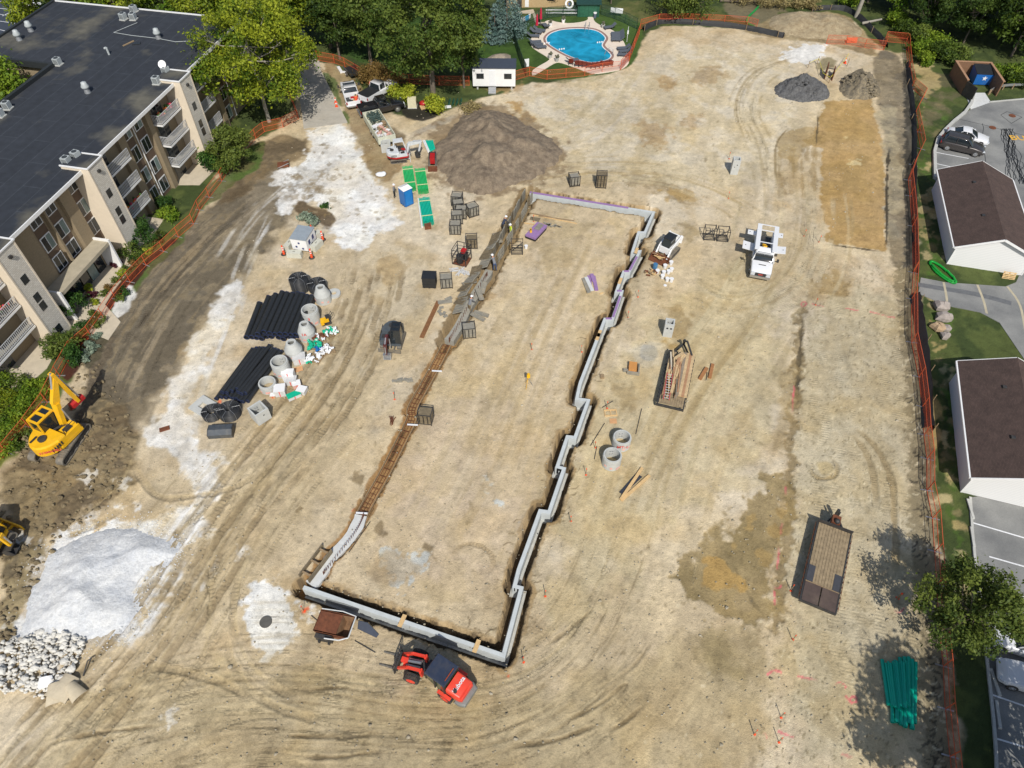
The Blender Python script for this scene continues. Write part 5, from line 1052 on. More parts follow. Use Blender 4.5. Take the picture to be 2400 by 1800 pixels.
strip('concrete', [(1148,628),(1128,660),(1103,700),(1082,745),(1052,792)], .85, -1.0, -.3, mat('wet_concrete', C(158,156,146), .8, var=.15, dirt=.3), f2, .05)
g = smooth(GP([(1140,640),(1103,700),(1075,755),(1050,796)]), 3); o = MB(); [o.cyl((x,y,-.35),(x,y,.25),.025,n=5) for x, y in offset(g,.1)]; o.build('dowels', M['rust'], f2)
rb = thing('rebar_cage', 'long rusty rebar cage lying in the narrow open trench', 'rebar', 0, 0); g = smooth(GP([(1046,806),(1018,860),(985,918),(962,960),(968,975),(940,1030),(900,1110),(868,1165),(847,1204)]), 2)
for k in (-.26,0,.26): q = offset(g, k); o = MB(); o.tube([(x,y,-.16) for x,y in q], .028, 5); o.build('bar', M['rust'], rb)
o = MB(); q1 = offset(g,.3); q2 = offset(g,-.3)
for k in range(0,len(g)): o.beam((q1[k][0],q1[k][1],-.13),(q2[k][0],q2[k][1],-.13),.03,.03)
o.build('tie_bars', M['rust'], rb)
for k in (.46,-.42): o = MB(); q = offset(g,k); [o.beam((a[0],a[1],-.16),(b[0],b[1],-.16),.05,.24) for a,b in zip(q[:-1],q[1:])]; o.build('edge_board', M['wood2'], rb)
for i, (px,py) in enumerate(((967,996),(1024,870),(848,1203))):
    x, y = G(px,py); o = MB(); o.cbox((0,0,.03),(.9,.14,.05)); tag(o.build('spreader_board', M['whitep'], loc=(x,y,0), rz=R(-4)), 'white spreader board across the rebar trench, '+('middle one','upper one','lower one by the poured footing')[i], 'board', 'spreader boards')
x, y = G(741,1322); t = thing('corner_form', 'tilted timber formwork crate at lower left corner of the wall', 'formwork', x, y, R(62))
for s in (-.42,.42): o = MB(); o.box(-1.35,s-.05,-.6,1.35,s+.05,.35); o.build('side_panel', M['formd'], t)
for k in (-1,0,1): o = MB(); o.box(k-.06,-.4,.2,k+.06,.4,.35); o.build('spreader', M['wood2'], t)
# ---------------------------------------------------------------- form panels
def panelmesh(o, w_, l_, m=0):
    o.box(-w_/2,-l_/2,0,w_/2,l_/2,.04,m)
    for k in (-w_/2,w_/2-.05): o.box(k,-l_/2,.04,k+.05,l_/2,.1,m)
    n_ = max(3,int(l_/.4)); 
    for i in range(n_+1): yy = -l_/2+(l_-.05)*i/n_; o.box(-w_/2+.05,yy,.04,w_/2-.05,yy+.05,.095,m)
g = GP([(1240,456),(1206,520),(1150,622)]); k = 0
for row, off_ in (('outer', -.42), ('inner', .38)):
    q = offset(g, off_); tot = 0; idx_ = 0
    for a, b in zip(q[:-1], q[1:]):
        L = math.dist(a,b); m_ = int(L/.95); an = math.atan2(b[1]-a[1],b[0]-a[0])
        for i in range(m_):
            t_ = (i+.5)/m_; o = MB(); o.M = Matrix.Rotation(R(90),4,'X') @ Matrix.Translation((0,0,0)); panelmesh(o, .92, 1.2)
            p = o.build('formwork_sheet', M['form'] if (i*7+len(row)) % 3 else M['formd'], loc=(a[0]+(b[0]-a[0])*t_, a[1]+(b[1]-a[1])*t_, .05+rg.uniform(-.12,.12)), rz=an+(math.pi if off_ > 0 else 0)+rg.uniform(-.06,.06))
            tag(p, 'upright '+ORDS[idx_]+' form panel from the far corner in the '+row+' row of left trench', 'form panel', 'upright form panels in the left trench'); idx_ += 1
lp = [(1159,569),(1153,583),(1142,603),(1138,621),(1116,645),(1107,659),(1096,676),(1091,690),(1086,709),(1080,724)]
an = heading((1165,600),(1090,722))
for i, (px,py) in enumerate(lp):
    x, y = G(px,py); o = MB(); panelmesh(o, 1.15, 1.7 if i % 3 else 2.1); p = o.build('formwork_sheet', M['form'] if i % 2 else M['formd'], loc=(x,y,.45))
    p.rotation_euler = (0, R(rg.uniform(18,38)), an-R(90)+rg.uniform(-.25,.25)); tag(p, ORDS[i]+' leaning form panel from the far end, left of the trench', 'form panel', 'leaning form panels beside the trench')
for i, (px,py,r_) in enumerate(((1124,692,20),(1133,676,-10),(1120,745,60),(1128,738,75),(1100,665,120),(1166,560,30))):
    x, y = G(px,py); o = MB(); panelmesh(o, .5, 1.5); p = o.build('formwork_sheet', M['form'], loc=(x,y,.1)); p.rotation_euler = (R(8),R(6),R(r_)); tag(p, 'small fallen form panel, '+ORDS[i]+' of those right of the leaning panels', 'form panel', 'fallen form panels beside the trench')
# racks of form panels
def rack(kind, label, px, py, rz, h=1.25, w_=1.15, d_=1.0):
    x, y = G(px,py); t = thing('form_rack', label, 'rack', x, y, rz, 'steel racks of form panels'); o = MB()
    for sx in (-w_/2,w_/2):
        for sy in (-d_/2,d_/2): o.box(sx-.03,sy-.03,0,sx+.03,sy+.03,h+.1)
        o.box(sx-.03,-d_/2,h,sx+.03,d_/2,h+.05); o.box(sx-.03,-d_/2,.08,sx+.03,d_/2,.13)
    for sy in (-d_/2,d_/2): o.box(-w_/2,sy-.03,.08,w_/2,sy+.03,.13); o.box(-w_/2,sy-.03,h,w_/2,sy+.03,h+.05)
    o.build('frame', M['dark'], t)
    if kind == 'empty':
        o = MB(); [o.box(-w_/2,-d_/2+k*.25,.13,w_/2,-d_/2+.04+k*.25,.17) for k in range(5)]; o.beam((-w_/2,0,.1),(w_/2,0,h),.05,.05); o.build('mesh_floor', M['dark'], t); return t
    mm = M['form'] if kind == 'grey' else M['formd']; rr = random.Random(px)
    nl = 6
    for k in range(nl):
        o = MB(); zz = .14+k*(h-.15)/nl; hh = (h-.15)/nl-.03; o.cbox((rr.uniform(-.03,.03),rr.uniform(-.05,.05),zz+hh/2),(w_-.1,d_-.1,hh), rz=rr.uniform(-.04,.04)); o.build('panel_stack', mm, t)
    o = MB()
    for k in range(3): o.box(-w_/2+.12+k*.35,-d_/2-.02,.2,-w_/2+.2+k*.35,-d_/2-.035+.015,h-.05)
    o.build('strap', M['dark'], t)
    return t
for kind, lb, px, py, rz in (('grey','grey form rack with red label standing farthest left at top of plot',1345,432,R(10)), ('brown','tall brown block rack right of the red-labelled one',1408,436,R(-4)),
    ('grey','grey form rack at the far end of the cluster behind the plot',1072,478,R(-8)), ('grey','second grey form rack of the cluster, from the far end',1075,494,R(12)), ('grey','grey form rack in the middle of the cluster',1082,508,R(-4)),
    ('grey','fourth grey form rack of the cluster, from far end',1072,520,R(6)), ('grey','nearest grey form rack of the cluster',1068,544,R(-2)), ('grey','grey form rack standing right of the cluster',1107,503,R(28)),
    ('brown','brown faced form rack just behind the black cage',1106,577,R(4)), ('grey','pale form rack right of the black plastic box',1047,669,R(6)), ('grey','form rack beside the rebar trench below leaning panels',1100,785,R(8)),
    ('brown','form rack standing alone at the step of rebar trench',999,985,R(-8)), ('empty','left one of the two empty dark racks behind the track loader',1661,557,R(-5)), ('empty','right one of the two empty dark racks behind the track loader',1692,560,R(-5)),
    ('empty','empty black rack on bare ground right of the left trench',1212,590,R(0))):
    rack(kind, lb, px, py, rz, 1.7 if 'tall' in lb else 1.25)
x, y = G(1083,612); t = thing('machine_cage', 'black tubular cage holding a red and black engine', 'cage', x, y, R(-20)); o = MB()
for sx in (-.75,0,.75):
    for sy in (-.75,.75): o.box(sx-.03,sy-.03,0,sx+.03,sy+.03,1.8)
for zz in (0,.9,1.8):
    for sy in (-.75,.75): o.beam((-.78,sy,zz+.03),(.78,sy,zz+.03),.05,.05)
    for sx in (-.75,.75): o.beam((sx,-.78,zz+.03),(sx,.78,zz+.03),.05,.05)
for sy in (-.75,.75): o.beam((-.75,sy,0),(.75,sy,1.8),.05,.05)
o.build('frame', M['dark'], t)
o = MB(); o.cyl((-.1,-.3,.1),(-.1,-.3,1.0),.36,n=12); o.cbox((.2,.35,.5),(.6,.5,.8)); o.build('engine', M['black'], t); o = MB(); o.cbox((.1,.35,1.1),(.5,.5,.35)); o.build('fuel_tank', M['red'], t); o = MB(); o.box(-.75,-.75,.02,.75,.75,.06); o.build('floor_plate', M['rust'], t)
x, y = G(1008,668); t = thing('plastic_box', 'black plastic pallet box with lid left of the form racks', 'box', x, y, R(-3)); o = MB()
o.box(-.65,-.55,.12,.65,.55,1.25); [o.box(-.67,-.57,.12+k*.36,.67,.57,.18+k*.36) for k in range(3)]; o.build('body', M['black'], t); o = MB(); o.box(-.69,-.59,1.26,.69,.59,1.36); o.build('lid', M['black'], t)
for s in (-.5,0,.5): o = MB(); o.box(s-.08,-.5,0,s+.08,.5,.11); o.build('foot', M['black'], t)
# ---------------------------------------------------------------- precast concrete
cg = mat('precast_concrete', C(190,192,188), .88, var=.1, scale=2.5, bump=.2, dirt=.1); redp = mat('red_spray_paint', C(226,84,74), .8, var=.2); pkp = mat('pink_spray_smear', C(222,168,156), .9, var=.25)
hole = mat('shadow_void', (.012,.012,.013), .9)
def manhole(kind, label, px, py, r=.72, h=1.45, txt=None, group='concrete manhole rings'):
    x, y = G(px,py); t = thing('manhole_'+('cone' if kind == 'cone' else 'ring'), label, 'manhole ring', x, y, rg.uniform(-.3,.3), group); t.rotation_euler = (0,0,0); o = MB()
    if kind == 'cone':
        o.lathe([(r,0),(r,h*.5),(r*.98,h*.52),(r*.56,h),(r*.36,h),(r*.36,h*.9),(r*.85,h*.45),(r*.85,0)], 26, closed=True)
    else: o.lathe([(r,0),(r,h*.9),(r*.95,h*.9),(r*.95,h),(r*.82,h),(r*.82,0)], 26, closed=True)
    b = o.build('shell', cg, t)
    o = MB(); rr = random.Random(px)
    for k in range(3): o = MB(); a_ = R(-90)+(k-1)*.8+rr.uniform(-.2,.2); zz = h*rr.uniform(.15,.38); o.M = Matrix.Rotation(a_,4,'Z'); o.cbox((r+.004,0,zz),(.012,rr.uniform(.2,.4),rr.uniform(.12,.25))); o.build('paint_smear', pkp, t)
    if kind == 'ring' and h > 1:
        o = MB(); [o.tube([(-.12+.0,r*.8,z_),(-.12,r*.62,z_),(.12,r*.62,z_),(.12,r*.8,z_)], .02, 5) for z_ in (h-.35,h-.7)]; o.build('step_irons', M['steel'], t)
    if txt: text_part(txt, .42, redp, t, Matrix.Translation((0,-r-.008,h*.62)) @ Matrix.Rotation(R(90),4,'X'), 'painted_number')
    return t
manhole('cone','concrete manhole cone with pink paint beside the flat ring',759,704,.78,1.75); manhole('ring','open concrete manhole ring painted with a red 3',733,752,.8,1.55,'3'); manhole('cone','concrete manhole cone painted with a red 1A',722,790,.78,1.75,'1A')
manhole('cone','pale concrete manhole cone between the two black pipe stacks',692,832,.8,1.7); manhole('ring','open concrete manhole ring with red smear by lower pipe stack',663,872,.78,1.5); manhole('ring','low wide concrete ring in front of lower pipe stack',631,910,.76,.85)
manhole('ring','right-hand manhole ring marked MT-1, farther of two on open ground',1455,1042,.76,1.1,'MT-1',None); manhole('ring','right-hand manhole ring with side hole, nearer of two on open ground',1432,1086,.76,1.25)
x, y = G(783,690); o = MB(); o.lathe([(.66,0),(.66,.22),(.28,.22),(.28,0)], 24, closed=True); tag(o.build('cover_slab', cg, loc=(x,y,0)), 'flat round concrete slab with centre hole behind the pink cone', 'cover slab')
def cbx(label, px, py, rz, w_, h_, th=.13, holes=(), d_=None):
    x, y = G(px,py); d_ = d_ or w_; t = thing('catch_basin', label, 'concrete box', x, y, rz, 'open concrete boxes'); o = MB(); a, b = w_/2, d_/2; i, j = a-th, b-th
    vs = [(s*q,u*p,z) for z, q, p in ((0,a,b),(h_,a,b),(h_,i,j),(.12,i,j)) for s, u in ((-1,-1),(1,-1),(1,1),(-1,1))]; fs = [(3,2,1,0),(12,13,14,15)]
    for k in range(3):
        for m_ in range(4): fs.append((k*4+m_,k*4+(m_+1)%4,k*4+4+(m_+1)%4,k*4+4+m_))
    o.add(vs, fs); o.build('shell', cg, t)
    for (hx,hz,r_) in holes: o = MB(); o.cyl((hx,-b-.004,hz),(hx,-b+.01,hz),r_,n=18); o.build('knockout', hole, t)
    o = MB(); [o.tube([(-.1,j-.005,z_),(-.1,j-.15,z_),(.1,j-.15,z_),(.1,j-.005,z_)], .018, 5) for z_ in (h_-.3,h_-.6)]; o.build('step_irons', M['steel'], t)
    return t
cbx('square open concrete box standing cornerwise below the pipe stacks',613,979,R(45),1.25,1.3,holes=((.1,.85,.07),)); cbx('tall open concrete box with two round holes on open ground',1564,783,R(-12),.85,1.65,holes=((-.16,1.15,.1),(.18,1.15,.1)))
cbx('tall open concrete box alone on the far open ground',1719,405,R(-8),.85,1.9,holes=((.12,1.3,.07),(-.15,1.0,.05))); cbx('concrete box standing behind the white and red mini digger',906,352,R(8),1.15,1.1)
x, y = G(476,953); t = thing('lid_slab', 'flat square concrete lid with square hole behind the coils', 'slab', x, y, R(58)); o = MB(); a, i = .85, .28
vs = [(s*q,u*q,z) for z, q in ((0,a),(.18,a),(.18,i),(0,i)) for s, u in ((-1,-1),(1,-1),(1,1),(-1,1))]; o.add(vs, [(k*4+m_,k*4+(m_+1)%4,((k+1)%4)*4+(m_+1)%4,((k+1)%4)*4+m_) for k in range(4) for m_ in range(4)]); o.build('slab', cg, t)
# ---------------------------------------------------------------- black pipes and coils
rim = mat('blue_pipe_rim', C(42,52,82), .5); inner = hole
def bpipe(near, far, h, r, label, group, L=None):
    a = G(*near, h); b = G(*far, h); Lr = math.dist(a,b); L = L or Lr; an = math.atan2(b[1]-a[1],b[0]-a[0])
    t = thing('drain_pipe', label, 'pipe', a[0], a[1], an, group, h); o = MB(); o.pipe((0,0,0),(L,0,0),r,r*.86,14); o.build('tube', M['black'], t)
    for x_ in (0,L): o = MB(); o.pipe((x_-.035,0,0),(x_+.035,0,0),r+.014,r*.84,14); o.build('rim', rim, t)
def zz(ox, oy, s, x, y): return (ox+x/s, oy+y/s)
U = lambda x, y: zz(560,620,8.508,x,y); Lq = lambda x, y: zz(440,780,6.38,x,y)
tn = [((375,1390),(735,600)),((500,1345),(865,555)),((610,1372),(965,575)),((720,1392),(1070,585)),((825,1385),(1180,580)),((930,1390),(1270,595)),((1040,1405),(1365,625)),((1130,1405),(1450,635))]
bn = [((150,1455),(410,775)),((258,1450),(595,650)),((345,1462),(700,640)),((450,1480),(800,660)),((540,1440),(900,640)),((640,1440),(1000,640)),((790,1455),(1120,650)),((885,1485),(1240,660)),((990,1440),(1330,650)),((1080,1440),(1400,660)),((1170,1430),(1480,690))]
for i, (a, b) in enumerate(bn): bpipe(U(*a), U(*b), .27, .26, ORDS[i]+' black pipe from the left in the ground layer, upper stack', 'black pipes of the upper stack')
for i, (a, b) in enumerate(tn): bpipe(U(*a), U(*b), .72, .26, ORDS[i]+' black pipe from the left in the top layer, upper stack', 'black pipes of the upper stack')
b2 = [(425,990),(495,965),(565,975),(620,965),(672,985),(725,990),(768,1022),(820,1035),(895,1025)]
for i, (x_,y_) in enumerate(b2): bpipe(Lq(x_,y_), Lq(x_+545-i*9,y_-745+i*8), .19, .185, ORDS[i]+' black pipe from the left in the ground layer, lower stack', 'black pipes of the lower stack')
t2 = [((517,890),(1025,240)),((582,900),(1085,225)),((655,872),(1150,228)),((735,842),(1225,190)),((757,892),(1290,240)),((803,915),(1325,255)),((860,905),(1385,275))]
for i, (a, b) in enumerate(t2): bpipe(Lq(*a), Lq(*b), .53, .185, ORDS[i]+' black pipe from the left in the top layer, lower stack', 'black pipes of the lower stack')
def coil(px, py, label, r=1.0, h=.75, r0=.32):
    x, y = G(px,py); t = thing('pipe_coil', label, 'pipe coil', x, y, 0, 'coils of black drain pipe'); o = MB(); k = int(h/.11)
    for j in range(k):
        for q in range(int((r-r0)/.125)+1):
            if 0 < j < k-1 and 1 < q and r-.06-q*.125 > r0+.2: continue
            rr_ = r-.06-q*.125; o.lathe([(rr_+.043*math.cos(a_), .06+j*.11+.043*math.sin(a_)) for a_ in np.arange(0,6.28,1.05)], 26, smooth=True, closed=True)
    o.build('tubing', mat('coil_black', (.035,.037,.04), .4, dirt=.05), t); o = MB()
    for a_ in np.arange(.3,6.2,1.05): c_, s_ = math.cos(a_), math.sin(a_); o.tube([(r0*c_,r0*s_,h*.6),(r0*c_,r0*s_,h+.03),((r+.02)*c_,(r+.02)*s_,h+.03),((r+.03)*c_,(r+.03)*s_,.05)], .016, 4)
    o.build('strap', M['steel'], t)
coil(706,676,'taller coil of black drain pipe behind the upper pipe stack',.95,1.5); coil(746,678,'lower coil of black drain pipe next to the pink cone',.92,.95)
coil(499,974,'smaller coil of black drain pipe below the lower stack, left',.82,.7); coil(541,971,'larger coil of black drain pipe below the lower stack, right',.95,.85)
x, y = G(521,1017); t = thing('loader_bucket', 'loose black digger bucket lying below the coils', 'bucket', x, y, R(4)); o = MB(); o.side([(-.45,0),(-.5,.5),(-.1,.75),(.45,.7),(.5,.62),(.0,.62),(-.36,.42),(-.32,.1),(.5,.06),(.5,0)], -1.0, 1.0)
o2 = MB(); o2.M = Matrix.Rotation(R(90),4,'Z'); o2.side([(-.45,0),(-.5,.5),(-.1,.72),(.5,.66),(.5,.05)], -1.02,-.95); o2.side([(-.45,0),(-.5,.5),(-.1,.72),(.5,.66),(.5,.05)], .95,1.02)
o.M = None; q = MB(); q.M = Matrix.Rotation(R(90),4,'Z'); q.side([(-.45,0),(-.5,.5),(-.1,.75),(.45,.72),(.5,.64),(.0,.62),(-.4,.42),(-.36,.08),(.5,.06),(.5,0)], -.95, .95); q.build('shell', mat('worn_black_steel', C(72,78,84), .5, var=.2, scale=3, dirt=.2), t); o2.build('side_plate', M['dark'], t)
# ---------------------------------------------------------------- fittings on pallets by the manholes
tealf = mat('teal_fitting', C(20,180,140), .4, var=.1)
def fittings(label, px, py, rz, n, cols=(0,1), w_=1.1, z0=.14, pal=True):
    x, y = G(px,py); pl = pallet('pallet under '+label, x, y, rz, 0, 0, 'pallets by the manhole rings', M['wood2']) if pal else None
    t = thing('pipe_fittings', label, 'pipe fittings', x, y, rz, 'heaps of pipe fittings', z0 if pal else 0); rr = random.Random(px+py)
    for c_ in cols:
        o = MB()
        for i in range(n//len(cols)):
            p = Vector((rr.uniform(-w_/2,w_/2), rr.uniform(-w_/2.4,w_/2.4), rr.uniform(.08,.4))); a_ = rr.uniform(0,6.28); d = Vector((math.cos(a_),math.sin(a_),rr.uniform(-.3,.8)))*.16; r_ = rr.uniform(.06,.1)
            o.cyl(p-d, p+d, r_, n=8); e = Vector((-d.y,d.x,.05)); o.cyl(p, p+e, r_*.85, n=8); o.cyl(p+d*.8, p+d*1.15, r_*1.25, n=8)
        o.build('elbows', [M['whitep'],tealf,M['blue'],M['rust']][c_], t)
fittings('white and teal fittings right of the yellow compactor',776,782,R(40),26,(0,1)); fittings('white fittings and rust sheet beside the 1A cone',750,795,R(10),12,(0,3)); fittings('mostly teal fittings in the open crate below the 1A cone',737,812,R(15),20,(1,),1.2)
fittings('white bagged fittings right of the teal crate',769,823,R(30),22,(0,)); fittings('white fittings in the low black crate',740,842,R(-20),16,(0,)); fittings('small loose teal and white fittings on bare soil',722,852,0,8,(1,0),.6,pal=False); fittings('blue and black fittings beside the teal crate',748,822,R(60),8,(2,),.6,pal=False)
shr = mat('shrink_wrap', C(206,206,204), .25, var=.15, scale=4)
def carton(label, px, py, rz, sz, m=None, z=0, top=None):
    x, y = G(px,py); t = thing('carton', label, 'carton', x, y, rz, 'cartons and wrapped packs', z); o = MB(); o.box(-sz[0]/2,-sz[1]/2,0,sz[0]/2,sz[1]/2,sz[2]); o.build('body', m or M['whitep'], t)
    o = MB(); o.box(-sz[0]/2-.01,-sz[1]/2-.01,sz[2],sz[0]/2+.01,sz[1]/2+.01,sz[2]+.03); o.build('lid', top or M['white'], t); o = MB(); o.box(-.04,-sz[1]/2-.006,.02,.04,-sz[1]/2-.001,sz[2]); o.build('tape', redp, t)
carton('clear wrapped pack in front of the pale cone',704,847,R(14),(1.1,.85,.7),shr,top=shr); carton('white box with red mark on top of the packs',679,886,R(3),(1.05,.6,.9)); carton('white and pink packs below the red-marked box',684,897,R(3),(1.0,.7,.55),shr,top=shr)
carton('square white pack with dark patch right of the low ring',659,921,R(8),(.95,.9,.7),shr); carton('white pack with green inlay nearest to the haul lane',690,930,R(32),(1.15,.6,.35),shr,top=tealf); carton('white round-cornered pack at the right end of the packs',709,918,R(-15),(.8,.7,.4),shr)
carton('pink wrapped pack behind the square white pack',697,905,R(20),(.7,.6,.45),mat('pink_wrap', C(222,176,160), .5)); carton('small brown carton below the low ring',641,930,R(2),(.42,.4,.3),mat('cardboard', C(206,158,112), .9)); carton('torn brown cardboard beside the red-smeared ring',699,866,R(20),(.8,.5,.06),MATS['cardboard'],top=MATS['cardboard'])
x, y = G(765,757); t = thing('plate_compactor', 'yellow trench compactor beside the manhole ring marked 3', 'compactor', x, y, R(25)); o = MB(); o.box(-.45,-.35,.02,.45,.35,.14); o.build('plate', M['dark'], t); o = MB(); o.cbox((-.1,0,.42),(.75,.45,.32)); o.cbox((-.38,-.2,.3),(.3,.25,.4)); o.build('body', M['yellow'], t)
o = MB(); o.cbox((.25,.1,.62),(.4,.4,.35)); o.build('engine', M['dark'], t); o = MB(); o.tube([(.3,-.3,.5),(.7,-.3,1.0),(.7,.3,1.0),(.3,.3,.5)], .025, 5); o.build('handle', M['dark'], t)
# generator cabin, blocks, marker cones
x, y = G(716,577); t = thing('trailer_generator', 'white trailer generator with grey lid fenced by concrete blocks', 'generator', x, y, R(-12)); o = MB(); o.box(-.85,-1.1,.35,.85,1.1,1.7); o.build('body', M['white'], t); o = MB(); o.box(-.9,-1.15,1.7,.9,1.15,1.78); o.build('lid', mat('grey_lid', C(150,160,168), .5, dirt=.1), t)
for s in (-.92,.82): o = MB(); o.cyl((s,0,.3),(s+.1,0,.3),.3,n=14); o.build('wheel', M['rubber'], t)
for p in ((-.35,.75),(.35,.6),(0,1.25)): o = MB(); o.cyl((p[0],-1.115,p[1]),(p[0],-1.101,p[1]),.12,n=10); o.build('badge', mat('navy_label', C(50,60,110), .6), t)
for p in ((-.45,.4),(.45,-.5)): o = MB(); o.box(.855,p[0]-.2,.8,.866,p[0]+.2,1.3); o.build('label', MATS['navy_label'], t)
bk = mat('block_concrete', C(198,198,184), .9, var=.1, bump=.3)
for i,(px,py,rz,l_,lb) in enumerate(((681,578,R(72),1.5,'left of the white generator'),(692,601,R(-4),1.55,'in front of the white generator'),(744,580,R(66),1.5,'right of the white generator'),(743,556,R(45),1.0,'behind right of the white generator'),(722,546,R(0),1.2,'behind the white generator'))):
    x, y = G(px,py); t = thing('concrete_block', 'pale concrete block '+lb, 'concrete block', x, y, rz, 'concrete blocks round the generator'); o = MB(); o.cbox((0,0,.32),(l_,.62,.64),taper=.95); o.build('block', bk, t); o = MB(); o.tube([(-.12,0,.62),(-.08,0,.7),(.08,0,.7),(.12,0,.62)], .02, 5); o.build('lifting_loop', M['dark'], t)
ow = mat('cone_orange', C(244,86,40), .5)
for i,(px,py,lb) in enumerate(((666,596,'left front'),(700,560,'left rear'),(733,548,'rear'),(757,562,'right rear'),(731,604,'right front'))):
    x, y = G(px,py); t = thing('traffic_marker', 'orange and white striped marker at the '+lb+' corner of generator', 'traffic marker', x, y, 0, 'striped markers round the generator'); o = MB(); o.cyl((0,0,0),(0,0,.08),.33,.3,10); o.build('base', M['rubber'], t); o = MB(); o.cyl((0,0,.08),(0,0,1.15),.14,.07,10); o.build('tube', ow, t)
    for z_ in (.35,.6,.85): o = MB(); o.cyl((0,0,z_),(0,0,z_+.11),.135-.05*(z_-.1),.13-.05*(z_),10); o.build('reflective_band', M['white'], t)
def cone(label, px, py):
    x, y = G(px,py); t = thing('traffic_cone', label, 'traffic cone', x, y); o = MB(); o.cbox((0,0,.02),(.4,.4,.04)); o.cyl((0,0,.04),(0,0,.75),.15,.03,10); o.build('body', ow, t); o = MB(); o.cyl((0,0,.4),(0,0,.55),.1,.07,10); o.build('reflective_band', M['white'], t)
cone('orange traffic cone by the drive near the white pickup',789,250); cone('second striped cone on the drive edge, farther one',787,241); cone('orange cone between the two dark rubble heaps',1980,148)
# portable toilet
x, y = G(954,477); t = thing('portable_toilet', 'blue portable toilet with white roof', 'portable toilet', x, y, R(40)); o = MB(); o.box(-.55,-.55,.05,.55,.55,2.1); o.build('body', M['blue'], t); o = MB(); o.add([(-.6,-.6,2.1),(.6,-.6,2.1),(.6,.6,2.1),(-.6,.6,2.1),(-.45,0,2.32),(.45,0,2.32)], [(0,3,2,1),(0,1,5,4),(2,3,4,5),(1,2,5),(3,0,4)]); o.build('roof', M['white'], t)
o = MB(); o.box(-.4,-.575,.15,.4,-.552,1.95); o.build('door', mat('door_blue', C(30,120,192), .45), t); o = MB(); [o.box(.552,-.35+k*.25,1.7,.566,-.2+k*.25,1.95) for k in range(3)]; o.build('vent', M['dark'], t)
for k in (-.35,0,.35): o = MB(); o.box(-.6,k-.05,0,.6,k+.05,.05); o.build('skid', M['dark'], t)
# bundles of sewer pipe
def bundle3(label, px, py, rz, m, wp=None, nx=8, nz=5, L=4.2, r=.068):
    x, y = G(px,py); t = thing('pipe_bundle', label, 'pipe bundle', x, y, rz, 'strapped bundles of plastic pipe'); s = .152
    for i in range(nx):
        for j in range(nz): o = MB(); e = (rg.uniform(-.1,.1)); o.pipe((-L/2+e,(i-nx/2+.5)*s,r+j*s*.95),(L/2+e,(i-nx/2+.5)*s,r+j*s*.95),r*.94,r*.74,8); o.build('pipe', m, t)
    for x_ in (-L*.32,L*.32): o = MB(); o.box(x_-.05,-nx*s/2-.04,0,x_+.05,-nx*s/2-.005,nz*s); o.box(x_-.05,nx*s/2+.005,0,x_+.05,nx*s/2+.04,nz*s); o.box(x_-.05,-nx*s/2-.04,nz*s,x_+.05,nx*s/2+.04,nz*s+.035); o.build('strap_frame', mat('pale_batten', C(206,210,160), .8), t)
bundle3('bright green pipe bundle nearest the white road', 960,425,heading((957,398),(965,450)),M['green_pipe']); bundle3('bright green pipe bundle, right one of two', 989,430,heading((984,400),(993,455)),M['green_pipe']); bundle3('teal pipe bundle lying alone behind the blue toilet', 1000,501,heading((995,470),(1005,525)),mat('teal_bundle', C(20,190,160), .38, var=.06))
x, y = G(985,500); o = MB(); L_ = heading((981,473),(990,538)); o.cyl((-2.6,0,.1),(2.6,0,.1),.09,n=8); tag(o.build('white_pipe', M['whitep'], loc=(x,y,0), rz=L_), 'long white pipe beside the teal bundle', 'pipe')
x, y = G(1003,534); o = MB(); o.cbox((0,0,.2),(.7,.6,.4)); o.cbox((.3,0,.45),(.1,.5,.2)); tag(o.build('rusty_crate', M['rust'], loc=(x,y,0), rz=.2), 'rusty steel crate at the near end of teal bundle', 'crate')
for i in range(7):
    a = G(992+i*3.6,331+i*.5); b = G(1004+i*2.6,358-i*.7); o = MB(); L_ = math.dist(a,b); o.cyl((0,0,.09),(L_,0,.09),.085,n=8); tag(o.build('short_pipe', M['whitep'] if i < 2 else MATS['teal_bundle'], loc=(a[0],a[1],.03*i), rz=math.atan2(b[1]-a[1],b[0]-a[0])), ORDS[i]+' short loose pipe from the left beside the great soil heap', 'pipe', 'short loose pipes by the soil heap')
Rq = lambda x, y: zz(1800,1350,3.687,x,y)
lt = [((1042,1112),(986,722),.12,.05,1),((1075,1265),(1060,760),.11,0,1),((1115,1265),(1100,730),.13,0,1),((1150,1285),(1140,705),.12,0,1),((1185,1305),(1178,700),.13,0,1),((1215,1275),(1215,700),.13,0,1),((1245,1320),(1245,720),.13,0,1),((1268,1270),(1278,745),.11,0,1)] + \
     [((1072+i*15,1118+(i*37)%30),(1018+i*20-(i>4)*6,752-(i*13)%25),.075,.24+(i%3)*.05,0) for i in range(11)]
for i, (a, b, r_, h_, big) in enumerate(lt):
    a = G(*Rq(*a), r_+h_); b = G(*Rq(*b), r_+h_); o = MB(); L_ = math.dist(a,b); o.pipe((0,0,0),(L_,0,0),r_,r_*.82,12); t = thing('sewer_pipe', (ORDS[i]+' thick teal pipe from the left under the tree shadow' if big else ORDS[i-8]+' thin teal pipe from the left lying on the thick ones'), 'pipe', a[0], a[1], math.atan2(b[1]-a[1],b[0]-a[0]), 'loose teal pipes in the tree shade', r_+h_); o.build('tube', M['teal'], t); o = MB(); o.pipe((-.02,0,0),(.22,0,0),r_*1.18,r_*.95,12); o.build('socket', M['teal'], t)
